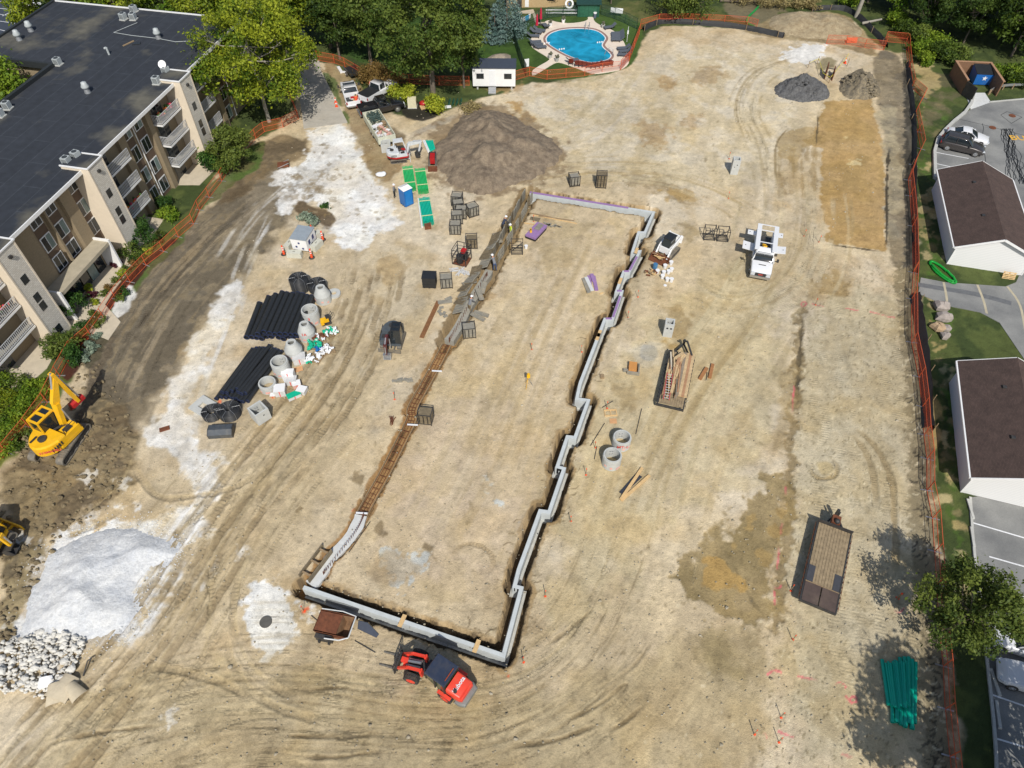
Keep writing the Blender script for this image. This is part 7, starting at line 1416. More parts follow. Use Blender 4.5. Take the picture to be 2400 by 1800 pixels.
def pickup(label, x, y, rz, paint, L=5.9, W=2.0, service=False, bed=None, tail_open=False, cover=False):
    t = thing('pickup_truck', label, 'pickup truck', x, y, rz); h = W/2; f = L/2; cr = -.55 if not service else .05
    o = MB(); o.loft([rring(cr-.0,h,.42,1.22,.1), rring(f-1.9,h,.42,1.22,.12), rring(f-1.3,h*.99,.42,1.2,.14), rring(f-.35,h*.95,.44,1.12,.14), rring(f-.08,h*.9,.5,1.0,.1)]); o.build('body', paint, t)
    o = MB(); o.loft([rring(cr-.02,h*.9,1.1,1.25,.05), rring(cr+.12,h*.88,1.12,1.86,.12,tz=.88), rring(cr+1.2,h*.9,1.12,1.92,.14,tz=.88), rring(f-2.45,h*.9,1.12,1.88,.12,tz=.88), rring(f-1.72,h*.93,1.1,1.23,.05)]); o.build('windows', M['glass'], t)
    o = MB(); o.loft([rring(cr+.08,h*.76,1.84,1.91,.03), rring(cr+1.2,h*.78,1.87,1.955,.04), rring(f-2.38,h*.76,1.8,1.9,.03)]); 
    for s in (-1,1): o.beam((f-1.75,s*h*.9,1.2),(f-2.42,s*h*.79,1.87),.08,.06); o.beam((cr+.05,s*h*.9,1.2),(cr+.12,s*h*.79,1.87),.12,.06); o.beam((cr+1.1,s*h*.93,1.2),(cr+1.1,s*h*.8,1.9),.1,.05)
    o.build('roof', paint, t)
    b1 = cr-.04; b0 = -f+.08
    if not service:
        o = MB(); o.box(b0,-h,.5,b1,h,.62); o.box(b0,-h,.62,b1,-h+.12,1.22); o.box(b0,h-.12,.62,b1,h,1.22); o.box(b1-.06,-h+.12,.62,b1,h-.12,1.22); o.build('cargo_bed', paint, t)
        o = MB(); o.box(b0+.05,-h+.121,.62,b1-.061,h-.121,.64); o.build('bed_liner', M['black'], t)
        o = MB()
        if tail_open: o.box(b0-.55,-h+.1,.58,b0,h-.1,.66)
        else: o.box(b0-.06,-h+.02,.6,b0,h-.02,1.2)
        o.build('tailgate', paint, t)
        if cover: o = MB(); o.box(b0+.02,-h+.06,1.22,b1-.05,h-.06,1.27); o.build('bed_cover', M['black'], t)
    else:
        o = MB(); o.box(b0,-h+.42,.55,b1,h-.42,.75); 
        for s in (-1,1): o.box(b0,s*h-(0 if s>0 else 0)-(.42 if s>0 else 0),.5,b1,s*h+(.42 if s<0 else 0),1.5)
        o.box(b1-.08,-h+.42,.75,b1,h-.42,1.5); o.build('service_body', paint, t)
        o = MB(); o.box(b0+.02,-h+.43,.75,b1-.1,h-.43,.77); o.build('bed_floor', M['dark'], t)
        o = MB()
        for s in (-1,1):
            o.box(b0-.1,s*(h-.2)-.22,2.15,f-2.3+.1,s*(h-.2)+.22,2.2)
            for xx in (b0+.1,b1-.1): o.box(xx-.04,s*(h-.1)-.04,1.5,xx+.04,s*(h-.1)+.04,2.15)
            o.beam((cr+1.7,s*(h-.1),2.15),(f-1.55,s*(h+.02),1.25),.06,.06)
        for xx in (b0-.05,b0+.9,b1-.3,cr+1.2): o.box(xx-.04,-h+.42,2.14,xx+.04,h-.42,2.2)
        o.build('ladder_rack', paint, t)
        for s, xx, zz_, wd, ln, dr in ((1,b0+.4,1.5,.75,.6,0),(1,b1-.7,1.2,1.15,1.05,1),(-1,b0+.75,1.5,.7,.85,0),(-1,b1-.45,1.2,1.25,1.15,1)):
            o = MB(); o.box(xx-wd/2,0,-.03,xx+wd/2,s*ln,.03) if s > 0 else o.box(xx-wd/2,-ln,-.03,xx+wd/2,0,.03); d_ = o.build('open_door', paint, t, loc=(0,s*h,zz_)); d_.rotation_euler = (R(s*(8 if dr else 4)),0,0)
            o = MB(); o.cyl((xx,s*ln*.75,.03),(xx,s*ln*.75,.06),.05,n=8); o.build('latch', M['dark'], d_)
        o = MB(); [o.ball((b1-1.0+rg.uniform(-.25,.3),rg.uniform(-.3,.2),.95+rg.uniform(0,.25)),.17,7) for k in range(8)]; o.build('yellow_hoses', M['yellow'], t)
    if bed:
        o = MB(); rr = random.Random(int(x*10))
        for k in range(10): o.cbox((rr.uniform(b0+.3,b1-.3),rr.uniform(-h+.3,h-.3),.75+rr.random()*.2),(rr.uniform(.2,.6),rr.uniform(.1,.35),rr.uniform(.1,.3)), rz=rr.uniform(0,3), m=k%len(bed))
        c_ = o.build('tool_load', bed, None); c_.location = (x,y,0); c_.rotation_euler = (0,0,rz); tag(c_, 'jumbled red tools in the bed of the white pickup by the drive', 'tools')
    o = MB(); o.box(f-.12,-h*.93,.42,f+.06,h*.93,.68); o.box(-f-.12,-h*.9,.45,-f+.08,h*.9,.62); o.build('bumper', chrome, t)
    o = MB(); o.box(f-.06,-h*.5,.7,f+.0,h*.5,1.02); o.build('grille', M['dark'], t); o = MB(); o.box(f-1.2,-.35,1.2,f-1.1,.35,1.215); o.build('hood_scoop', M['dark'], t)
    for s in (-1,1):
        o = MB(); o.box(f-.2,s*h*.72-.17,.78,f-.02,s*h*.72+.17,1.02); o.build('headlight', headl, t); o = MB(); o.box(-f-.01,s*h*.9-.08,.8,-f+.1,s*h*.9+.08,1.15); o.build('tail_light', taill, t)
        o = MB(); o.beam((f-2.0,s*h,1.2),(f-1.95,s*(h+.32),1.35),.06,.06); o.cbox((f-1.95,s*(h+.35),1.4),(.12,.22,.34)); o.build('mirror', M['dark'], t)
        for wx in (-f+1.15, f-1.05): wheel(t, wx, s*(h-.13), .42, .28, s)
    return t
sv = pickup('white service truck, side doors open, ladder rack on top', *G(1783,612), heading((1791,550),(1778,655)), carwhite, 6.5, 2.1, service=True)
text_part('GMC', .2, redp, sv, Matrix.Translation((3.25+.006,0,.86)) @ Matrix.Rotation(R(90),4,'Z') @ Matrix.Rotation(R(90),4,'X'), 'grille_lettering')
pickup('white pickup with red tools in bed by the drive', *G(824,232), heading((833,252),(812,190)), carwhite, 5.9, 2.0, bed=[M['red'],M['wood'],M['whitep']])
pickup('white pickup with black bed cover behind the black one', *G(888,224), heading((858,242),(918,206)), carwhite, 5.9, 2.0, cover=True)
pickup('black pickup parked beside the open trailer load', *G(895,262), heading((855,268),(935,250)), carblack, 5.9, 2.0)
# --- tracked machines
def tracks(t, L=3.2, gap=1.9, w_=.45, h=.7, col_=None):
    for s in (-1,1):
        o = MB(); y0 = s*gap/2-w_/2; y1 = s*gap/2+w_/2; r = h/2; pr = []
        for k in range(9): a = R(90-k*22.5); pr.append((L/2-r+r*math.cos(a), r+r*math.sin(a)))
        for k in range(9): a = R(270-k*22.5); pr.append((-L/2+r+r*math.cos(a), r+r*math.sin(a)))
        n = len(pr); r2 = r-.09; inn = []
        for k in range(9): a = R(90-k*22.5); inn.append((L/2-r+r2*math.cos(a), r+r2*math.sin(a)))
        for k in range(9): a = R(270-k*22.5); inn.append((-L/2+r+r2*math.cos(a), r+r2*math.sin(a)))
        vs = [(x,y0,z) for x,z in pr]+[(x,y1,z) for x,z in pr]+[(x,y1,z) for x,z in inn]+[(x,y0,z) for x,z in inn]
        o.add(vs, [(a*n+i,a*n+(i+1)%n,((a+1)%4)*n+(i+1)%n,((a+1)%4)*n+i) for a in range(4) for i in range(n)])
        x_ = -L/2+r
        while x_ <= L/2-r: o.box(x_-.03,y0,h,x_+.03,y1,h+.03); x_ += .16
        tr_ = o.build('track', col_ or M['track'], t); o = MB(); o.box(-L/2+r,y0+.06,.18,L/2-r,y1-.06,h-.16)
        for k in range(5): xx = -L/2+r+(L-2*r)*k/4; o.cyl((xx,y0+.03,.22 if 0<k<4 else r),(xx,y1-.03,.22 if 0<k<4 else r),.15 if 0<k<4 else r-.12,n=12)
        o.build('rollers', M['dark'], tr_)
def excav(label, x, y, rz, body, boomm, S=1.0, house=0, pts=None, trail=.5, dark_roof=False, blade=True, cab_open=False, bucketm=None, accent=None, bk=(0,0), tr=None, swing=0):
    """pts: boom foot, knee, boom tip, stick tip in the plane of the arm (x, z)"""
    t = thing('excavator', label, 'excavator', x, y, rz); t.scale = (S,S,S)
    tr = tr or (3.0,1.75,.45,.62); tracks(t, *tr)
    if blade: o = MB(); bx = tr[0]/2+.35; o.box(bx,-tr[1]/2-.25,.02,bx+.08,tr[1]/2+.25,.48); o.beam((bx,-.4,.25),(.6,-.4,.35),.12,.12); o.beam((bx,.4,.25),(.6,.4,.35),.12,.12); o.build('blade', boomm if not dark_roof else M['track'], t)
    hs = thing('house', None, None); del_ = hs; hs.parent = t; hs.rotation_euler = (0,0,house)
    B_ = []
    def part(nm, mb, m): o_ = mb.build(nm, m, t); o_.rotation_euler = (0,0,house); return o_
    bpy.data.objects.remove(hs)
    W = 1.02; rear = -1.35-trail*.2
    prof = [(1.15,-W),(1.25,-W+.15),(1.25,.1),(.55,.15),(.55,W),(-.4,W)]
    arc = [(rear*math.cos(a)*1.0 if 0 else -abs(rear)*math.cos(a), W*1.02*math.sin(a)) for a in np.arange(R(70), R(-71), R(-14))]
    foot = [(1.2,-W),(1.3,-W+.2),(1.3,W-.1),(1.2,W),(-.4,W+.02)]+arc+[(-.4,-W-.02)]
    o = MB(); o.prism(foot, .72, .95); part('turntable_deck', o, accent or body)
    back = [(.1,-W),(.1,W*.98),(-.4,W+.02)]+arc+[(-.4,-W-.02)]; ch = [(a*.95,b*.95) for a, b in back]
    if sum(back[i][0]*back[(i+1)%len(back)][1]-back[(i+1)%len(back)][0]*back[i][1] for i in range(len(back))) < 0: back = back[::-1]; ch = ch[::-1]
    o = MB(); o.prism(back, .95, 1.4); n_ = len(back); o.add([(a,b,1.4) for a,b in back]+[(a,b,1.52) for a,b in ch], [(i,(i+1)%n_,n_+(i+1)%n_,n_+i) for i in range(n_)]+[tuple(range(n_,2*n_))]); part('engine_cover', o, body)
    o = MB(); o.box(.1,-W,.95,1.15,-.28,1.32); part('tank_box', o, body)
    o = MB(); [o.box(-1.0+k*.16,-W-.045+.02*0,1.05,-.92+k*.16,-W-.0,1.32) for k in range(5)]; part('side_grille', o, M['dark'])
    # cab on the left, toward +y
    o = MB(); o.add([(-.35,.12,.95),(1.2,.12,.95),(1.2,W,.95),(-.35,W,.95),(-.28,.17,2.35),(.85,.17,2.35),(.85,W-.05,2.35),(-.28,W-.05,2.35)], [(0,3,2,1),(4,5,6,7),(0,1,5,4),(1,2,6,5),(2,3,7,6),(3,0,4,7)])
    if cab_open: o = MB(); o.cbox((.25,.55,1.2),(.55,.5,.5)); o.cbox((.0,.55,1.5),(.12,.5,.55)); part('seat', o, M['dark'])
    else: part('cab_glass', o, M['glass'])
    o = MB(); c1 = [(-.37,.1),(1.22,.1),(1.22,W+.02),(-.37,W+.02)]; c2 = [(-.3,.15),(.87,.15),(.87,W-.03),(-.3,W-.03)]
    for a, b in zip(c1, c2): o.beam((a[0],a[1],.95),(b[0],b[1],2.36),.08,.08)
    o.box(-.33,.12,2.34,.9,.24,2.43); o.box(-.33,W-.14,2.34,.9,W-.0,2.43); o.box(-.33,.24,2.34,-.2,W-.14,2.43); o.box(.25 if not cab_open else -.2,.24,2.34,.42 if not cab_open else .9,W-.14,2.44); o.box(.78,.24,2.34,.9,W-.14,2.43)
    part('cab_frame', o, (M['black'] if dark_roof else body))
    if not cab_open: o = MB(); o.box(-.2,.24,2.33,.78,W-.14,2.38); part('skylight', o, M['glass'])
    o = MB(); o.cyl((-.7,-.1,1.52),(-.7,-.1,1.62),.26,n=12); part('exhaust_cover', o, M['dark'])
    o = MB(); o.cbox((-.95,.35,1.55),(.5,.12,.05)); o.cbox((.6,-.65,1.34),(.5,.4,.04)); [o.tube([(.9,-.5+k*.12,1.3),(.5,-.35+k*.08,1.45),(.1,-.2+k*.06,1.5)], .025, 4) for k in range(3)]; part('hoses', o, M['dark'])
    o = MB(); o.tube([(1.1,-W+.1,1.3),(1.1,-W+.1,1.75),(.2,-W+.1,1.75),(.2,-W+.1,1.4)], .025, 5); part('handrail', o, M['dark'])
    if pts:
        by = -.12; sw = Matrix.Translation((pts[0][0],by,0)) @ Matrix.Rotation(swing,4,'Z') @ Matrix.Translation((-pts[0][0],-by,0)); V = lambda q, dy=0: (q[0],by+dy,q[1]); P0, P1, P2, P3 = pts
        o = MB(); o.M = sw; o.beam(V(P0),V(P1),.26,.34,h1=.5); o.beam(V(P1),V(P2),.25,.5,h1=.26); part('boom', o, boomm)
        o = MB(); o.M = sw; e = (P2[0]+(P2[0]-P3[0])*.14, P2[1]+(P2[1]-P3[1])*.14); o.beam(V(e),V(P3),.2,.34,h1=.18); part('stick', o, boomm)
        o = MB(); o.M = sw; m1 = ((P0[0]+P1[0])/2,(P0[1]+P1[1])/2); fr = (P0[0]+.45,P0[1]-.3)
        for s in (-.2,.2): o.cyl((fr[0],by+s,fr[1]),((P1[0]+m1[0])/2+.1,by+s,(P1[1]+m1[1])/2),.06,n=8)
        u1 = (P1[0]*.6+P2[0]*.4, P1[1]*.6+P2[1]*.4+.35); o.cyl(V(u1),V((e[0],e[1]+.05)),.065,n=8); o.cyl(V((P2[0]+.15,P2[1]-.05)),V((P3[0]+.2,P3[1]+.3)),.055,n=8); part('hydraulic_ram', o, M['steel'])
        o = MB(); o.M = sw; bx, bz = P3
        if bk == 'tilt': o.M = sw @ Matrix.Translation((bx,by,bz-.1)) @ Matrix.Rotation(R(90),4,'Z') @ Matrix.Rotation(R(25),4,'Y'); o.side([(-.1,.15),(.0,.3),(.35,.3),(.75,-.25),(.7,-.3),(.3,-.05),(0,-.1)], -.45, .45)
        else: o.side([(bx+.18,bz+.08),(bx-.2,bz+.02),(bx-.55,bz-.28),(bx-.5,bz-.6),(bx-.1,bz-.72),(bx+.12,bz-.6),(bx-.15,bz-.58),(bx-.42,bz-.5),(bx-.42,bz-.3),(bx-.15,bz-.12),(bx+.15,bz-.05)], by-.33, by+.33); o.side([(bx-.2,bz),(bx-.55,bz-.28),(bx-.5,bz-.6),(bx-.1,bz-.72),(bx+.12,bz-.6)], by-.35,by-.31); o.side([(bx-.2,bz),(bx-.55,bz-.28),(bx-.5,bz-.6),(bx-.1,bz-.72),(bx+.12,bz-.6)], by+.31,by+.35)
        part('bucket', o, bucketm or M['dark'])
    return t
# large yellow digger on the dug ground
cx, cy = G(125,1017,1.5); ex = excav('large yellow digger with red bucket on the dug ground', cx, cy, heading((149,1080),(205,997)), M['yellow'], M['yellow'], 1.32, house=R(-14), blade=False, pts=((.75,1.2),(1.15,2.9),(2.0,4.35),(2.3,1.75)), bucketm=M['red'], bk='tilt', tr=(3.1,1.85,.46,.6))
tr_ = text_part('KOMATSU', .26, redp, ex, Matrix.Rotation(R(26),4,'Z') @ Matrix.Translation((-1.43,0,1.2)) @ Matrix.Rotation(R(-90),4,'Z') @ Matrix.Rotation(R(90),4,'X'), 'rear_lettering')
x, y = G(8,1290); excav('yellow machine cut off by the left edge of picture', x-1.2, y, R(70), M['yellow'], M['yellow'], 1.2, house=R(-70), blade=True, pts=((.9,1.3),(1.5,2.2),(2.0,2.0),(2.0,.9)))
x, y = G(934,374); ta = mat('machine_grey_white', C(206,210,212), .4, dirt=.1); mn = excav('white and red mini digger beside the long open trailer', x, y, heading((910,385),(975,378)), ta, ta, .92, house=R(4), pts=((1.2,1.0),(1.5,2.1),(3.1,2.15),(2.75,.85)), accent=M['red'], cab_open=True, tr=(2.2,1.5,.35,.5))
x, y = G(922,800); dk = mat('charcoal_cover', C(78,86,92), .45, dirt=.15); excav('charcoal mini digger with maroon arm facing the camera', x, y, R(-97), dk, mat('maroon_boom', C(84,38,40), .45, dirt=.2), .95, house=R(4), pts=((1.1,1.0),(1.5,2.2),(2.5,2.0),(2.6,.9)), dark_roof=True, tr=(2.3,1.7,.4,.5), bucketm=M['steel'])
# --- compact loaders
x, y = G(1563,592); t = thing('track_loader', 'white compact track loader carrying scrap timber in its bucket', 'track loader', x, y, heading((1592,560),(1548,606))); tracks(t, 2.1, 1.55, .4, .62)
o = MB(); o.box(-1.35,-.55,.5,.9,.55,1.2); o.box(-1.5,-.5,.6,-1.3,.5,1.5); o.build('body', M['white'], t); o = MB(); o.add([(-.55,-.45,1.2),(.75,-.45,1.2),(.75,.45,1.2),(-.55,.45,1.2),(-.55,-.45,2.0),(.45,-.45,2.0),(.45,.45,2.0),(-.55,.45,2.0)], [(0,3,2,1),(0,1,5,4),(1,2,6,5),(2,3,7,6),(3,0,4,7)]); o.build('cab_glass', M['glass'], t)
o = MB(); o.box(-.65,-.5,2.0,.5,.5,2.08); o.build('cab_roof', M['black'], t); o = MB()
for s in (-1,1): o.beam((-1.45,s*.68,1.55),(.6,s*.68,1.15),.14,.22); o.beam((.6,s*.68,1.15),(1.35,s*.68,.3),.14,.2); o.beam((-1.45,s*.68,1.55),(-1.3,s*.68,.8),.14,.3)
o.build('lift_arm', M['white'], t); o = MB(); [o.box(-1.52,-.5+k*.22,.7,-1.5,-.36+k*.22,1.4) for k in range(5)]; o.build('rear_grille', M['dark'], t)
o = MB(); o.box(-1.54,.35,.75,-1.5,.6,1.1); o.build('tail_light', taill, t)
o = MB(); o.side([(1.3,.06),(1.3,.6),(1.36,.6),(1.38,.14),(2.2,.1),(2.2,.04)], -.98, .98); 
for s in (-1,1): o.side([(1.3,.06),(1.3,.6),(2.2,.1),(2.2,.04)], s*.98-.02, s*.98+.02)
o.build('bucket', M['rust'], t)
x2, y2 = G(1543,607); o = MB(); [o.cbox((rg.uniform(-.6,.6),rg.uniform(-.35,.35),.3+rg.uniform(0,.2)),(rg.uniform(.4,1.0),.09,.06), rz=rg.uniform(-.9,.9), m=k%3) for k in range(18)]; tag(o.build('scrap_timber', [M['wood'],M['wood2'],M['rust']], loc=(x2,y2,.1), rz=heading((1592,560),(1548,606))+R(90)), 'broken timber lying in the track loader bucket', 'offcuts')
x, y = G(1015,386); t = thing('mini_loader', 'small red stand-on loader at the foot of the soil heap', 'mini loader', x, y, R(-88)); tracks(t, 1.5, .8, .25, .42); o = MB(); o.box(-.7,-.28,.4,.45,.28,1.15); o.build('body', M['red'], t)
o = MB(); o.box(-.9,-.4,.7,-.7,.4,1.2); o.build('control_panel', M['dark'], t); o = MB(); [o.beam((-.6,s*.42,1.2),(1.0,s*.42,.4),.09,.14) for s in (-1,1)]; o.build('lift_arm', M['dark'], t); o = MB(); o.side([(1.0,.05),(1.0,.45),(1.05,.45),(1.08,.1),(1.5,.08),(1.5,.03)], -.55,.55); o.build('bucket', M['rust'], t)
text_part('MINI', .2, M['whitep'], t, Matrix.Translation((-.1,0,1.155)) @ Matrix.Rotation(R(90),4,'Z'), 'lettering') if 0 else None
# --- articulated wheel loader, nose toward the left
px0, py0 = G(1012,1578); RA = heading((1062,1600),(1034,1570)); FA = heading((1000,1563),(930,1548))
RA = R(147); FA = R(164)
t = thing('wheel_loader', 'orange-red articulated wheel loader with pallet forks', 'wheel loader', px0, py0, FA); d_ = RA-FA
def rp(nm, mb, m): o_ = mb.build(nm, m, t); o_.rotation_euler = (0,0,d_); return o_
o = MB(); o.box(-2.9,-.62,.75,-1.75,.62,1.6); o.loft([rring(-2.95,.6,.8,1.48,.16), rring(-2.75,.68,.75,1.62,.16), rring(-1.78,.7,.75,1.72,.16)]); rp('engine_cover', o, M['ored'])
o = MB(); o.loft([rring(-3.22,.7,.55,.98,.15), rring(-2.85,.84,.5,1.02,.12), rring(-2.5,.84,.5,.9,.1)]); rp('counterweight', o, mat('grey_counterweight', C(128,130,126), .6, dirt=.2))
o = MB(); o.add([(-1.72,-.78,.9),(-.1,-.6,.9),(-.1,.6,.9),(-1.72,.78,.9),(-1.66,-.7,2.38),(-.3,-.66,2.38),(-.3,.66,2.38),(-1.66,.7,2.38)], [(0,3,2,1),(0,1,5,4),(1,2,6,5),(2,3,7,6),(3,0,4,7)]); rp('cab_glass', o, mat('cab_glass', (.05,.07,.04), .12, var=.3))
o = MB(); o.prism([(-1.8,-.78),(-.2,-.76),(-.2,.76),(-1.8,.78)], 2.38, 2.46, top=[(-1.74,-.72),(-.26,-.7),(-.26,.7),(-1.74,.72)]); rp('cab_roof', o, mat('navy_roof', C(44,54,74), .5, var=.1, dirt=.1))
o = MB(); [o.beam((a,b,.9),(a*.97,b*.92,2.4),.08,.08) for a, b in ((-1.72,-.79),(-.12,-.62),(-.12,.62),(-1.72,.79),(-.95,-.76),(-.95,.76))]; rp('cab_pillar_frame', o, M['dark'])
o = MB(); o.tube([(-1.62,-.45,2.5),(-1.62,.45,2.5)], .035, 6); rp('roof_bar', o, mat('amber_bar', C(150,70,40), .4))
o = MB(); o.box(-.25,-.5,.5,.35,.5,.9); rp('hitch_frame', o, M['dark'])
o = MB(); o.cyl((-2.35,.45,1.6),(-2.35,.45,1.8),.12,n=10); rp('exhaust', o, M['dark']); o = MB(); [o.box(-2.75+k*.12,-.675,1.2,-2.68+k*.12,-.655,1.5) for k in range(5)]; rp('side_vent', o, M['dark'])
o = text_part('Kubota', .38, M['whitep'], t, Matrix.Rotation(d_,4,'Z') @ Matrix.Translation((-2.3,.0,1.69)) @ Matrix.Rotation(R(-90),4,'Z') @ Matrix.Rotation(R(3),4,'X'), 'cover_lettering', .012)
for s in (-1,1):
    wl = wheel(t, -1.75, s*.78, .5, .38, s, M['ored'], True); wl.rotation_euler = (0,0,d_)
    o = MB(); o.box(-2.25,.78*s if s>0 else -1.0,1.04,-1.25,1.0 if s>0 else -.78,1.1); rp('fender', o, M['ored'])
for s in (-1,1): wheel(t, 1.05, s*.8, .5, .4, s, M['ored'], True)
o = MB(); o.box(.3,-.42,.45,1.5,.42,.85); o.build('front_frame', M['dark'], t)
o = MB()
for s in (-1,1): o.beam((.45,s*.46,1.5),(1.35,s*.46,1.35),.13,.28); o.beam((1.35,s*.46,1.35),(2.15,s*.46,.6),.13,.24); o.beam((.45,s*.46,1.5),(.4,s*.46,.7),.13,.3)
o.beam((1.7,-.46,.95),(1.7,.46,.95),.18,.18); o.build('lift_arm', M['ored'], t)
o = MB(); o.beam((.6,.0,1.45),(1.9,0,1.0),.12,.14); o.cyl((.6,.2,1.2),(1.6,.2,1.0),.06,n=8); o.cyl((.6,-.2,1.2),(1.6,-.2,1.0),.06,n=8); o.build('hydraulic_ram', M['steel'], t); o = MB(); o.cbox((1.75,0,1.1),(.45,.3,.3)); o.build('tilt_link', M['ored'], t)
o = MB(); 
for k in range(7): yy = -.72+k*.24; o.beam((2.3,yy,.15),(2.3,yy,1.25),.05,.05)
for zz_ in (.15,.6,1.25): o.beam((2.3,-.75,zz_),(2.3,.75,zz_),.07,.07)
o.box(2.15,-.55,.2,2.28,.55,.8); fk = o.build('fork_carriage', M['dark'], t)
for s in (-.42,.42): o = MB(); o.beam((2.34,s,.12),(3.55,s,.06),.13,.06,w1=.08,h1=.03); o.beam((2.34,s,.1),(2.34,s,.9),.1,.13); o.build('fork', M['track'], fk)
# --- trailers
def trailer(label, front, back, W=2.45, hdeck=.85, kind='deck'):
    a = G(*front, hdeck); b = G(*back, hdeck); L = math.dist(a,b); rz = math.atan2(a[1]-b[1], a[0]-b[0]); t = thing('flatbed_trailer', label, 'trailer', (a[0]+b[0])/2, (a[1]+b[1])/2, rz); f = L/2; h = W/2
    nb = 11; o = MB(); rl = -f+(1.55 if kind == 'deck' else .15)
    for k in range(nb): y0 = -h+.12+k*(W-.24)/nb; o.box(rl,y0,hdeck-.05,f,y0+(W-.24)/nb-.018,hdeck); 
    dk_ = o.build('deck', mat('deck_planks', C(150,132,104), .9, var=.3, scale=3.5), t)
    o = MB(); o.box(-f,-h,hdeck-.22,f,-h+.1,hdeck+.02); o.box(-f,h-.1,hdeck-.22,f,h,hdeck+.02); o.box(f,-h,hdeck-.22,f+.1,h,hdeck+.02); o.box(-f-.08,-h,hdeck-.25,-f,h,hdeck-.01); [o.box(-f+k*L/8,-h+.1,hdeck-.2,-f+k*L/8+.08,h-.1,hdeck-.06) for k in range(9)]
    o.build('frame', M['dark'], t); o = MB()
    for s in (-1,1): [o.box(-f+.4+k*.42,s*(h+.045)-.02,hdeck-.15,-f+.48+k*.42,s*(h+.045)+.02,hdeck) for k in range(int(L/.42)-1)]; o.box(-f+.2,s*(h+.075)-.012,hdeck-.12,f,s*(h+.075)+.012,hdeck-.06)
    o.build('rub_rail', M['rust'] if kind == 'deck' else M['dark'], t)
    o = MB(); o.beam((f,-.75,hdeck-.25),(f+1.5,0,hdeck-.3),.12,.14); o.beam((f,.75,hdeck-.25),(f+1.5,0,hdeck-.3),.12,.14); o.box(f+1.4,-.1,.45,f+1.6,.1,hdeck+.25); o.build('drawbar', M['dark'], t)
    for s in (-1,1):
        for xx in (-.5,.45): wheel(t, xx-(.4 if kind=='deck' else .2), s*(h-.5), .38, .3, s)
    if kind == 'deck':
        for s in (-1,1): o = MB(); o.box(-f+.0,s*.04+(0 if s>0 else -h+.16),hdeck-.03,rl-.05,s*.04+(h-.16 if s>0 else 0),hdeck+.05); o.build('ramp', mat('brown_steel_plate', C(86,72,66), .6, var=.2, scale=2, dirt=.15), t)
        o = MB(); o.box(rl-.06,-h+.1,hdeck,rl,h-.1,hdeck+.06); o.build('cross_bar', M['wood2'], t)
        for s in (-1,1): o = MB(); o.box(-f+1.6,s*(h-.35)-.23,hdeck+.002,-f+2.9,s*(h-.35)+.23,hdeck+.03); o.build('dark_mat', mat('slate_mat', C(66,68,74), .7), t)
        o = MB(); o.box(f,-h-.35+.35,hdeck,f+.06,h,hdeck+.35); o.build('headboard', M['dark'], t)
        o = MB(); o.cbox((f+.55,.05,hdeck+.1),(.7,.6,.5)); o.build('tool_box', M['rust'], t); o = MB(); o.ball((f+.35,.0,hdeck+.4),.22,8); o.cyl((f+.9,0,hdeck),(f+1.0,0,hdeck+.7),.07,n=8); o.build('winch', M['dark'], t)
    return t, L, rz, hdeck
trailer('plank decked flatbed trailer with two steel ramps, lower right', (1956,1237), (1917,1420), 2.5, .9)
tt, L, rz, hd_ = trailer('flatbed trailer heaped with planks and a ladder', (1598,828), (1571,952), 2.3, .75, 'lumber')
def on(tr, lx, ly, lz): p = Matrix.Translation(tr.location) @ Matrix.Rotation(tr.rotation_euler[2],4,'Z') @ Vector((lx,ly,lz)); return p
rr = random.Random(4)
def stick(label, a, b, w_, th, m, grp='planks heaped on the trailer', name='plank', cat='plank'):
    p = on(tt,*a); q = on(tt,*b); o = MB(); o.beam((0,0,0),q-p,w_,th); tag(o.build(name, m, loc=p), label, cat, grp)
rt = -.95; f = L/2; pw = [mat('dull_lumber', C(196,170,130), .85, var=.3, scale=5),mat('orange_lumber', C(172,132,98), .85, var=.25, scale=5),mat('grey_lumber', C(140,128,112), .9, var=.3, scale=5),mat('bleached_lumber', C(206,196,178), .8, var=.15)]
for i in range(4): stick(ORDS[i]+' long straight plank from the right edge of trailer load', (-f+1.2,-h_-.05,hd_+.2), (f-.1,-h_-.02,hd_+.22), .24, .2, pw[(0,1,0,2)[i]]) if (h_ := 1.0-i*.24) or 1 else None
for i in range(22):
    x0 = rr.uniform(-f+.4,.2); y0 = rr.uniform(-.35,.95); a_ = rr.gauss(0,.14); l_ = rr.uniform(1.8,4.0); stick(ORDS[i]+' loose plank counted from the tail of trailer load', (x0,y0,hd_+.1+i*.02), (min(x0+l_*math.cos(a_),f+.3),max(-.3,min(1.05,y0+l_*math.sin(a_))),hd_+.14+i*.022), rr.uniform(.08,.2), .05, pw[rr.choice((0,0,1,2,3))])
for i,(a,b) in enumerate((((f-2.2,.4,hd_+.5),(f-.6,-.3,hd_+.55)),((f-2.6,.2,hd_+.55),(f-1.2,.15,hd_+.62)),((f-1.4,.5,hd_+.6),(f-.5,-.1,hd_+.62)))): stick(ORDS[i]+' slanting board near the head of trailer load', a, b, .28, .08, pw[i%2])
p = on(tt,f-1.9,.1,hd_+.1); o = MB(); o.cbox((0,0,.05),(2.2,1.3,.1)); tag(o.build('plywood', mat('red_ply', C(158,110,82), .8), loc=p, rz=rz), 'reddish plywood sheet beneath the slanting boards', 'plywood')
p = on(tt,-f+1.8,.55,hd_+.35); t = thing('ladder', 'red ladder lying on the trailer load', 'ladder', p[0], p[1], rz+.06, z=p[2])
for s in (-.24,.24): o = MB(); o.box(-1.5,s-.035,0,1.5,s+.035,.1); o.build('rail', mat('ladder_red', C(186,82,84), .5), t)
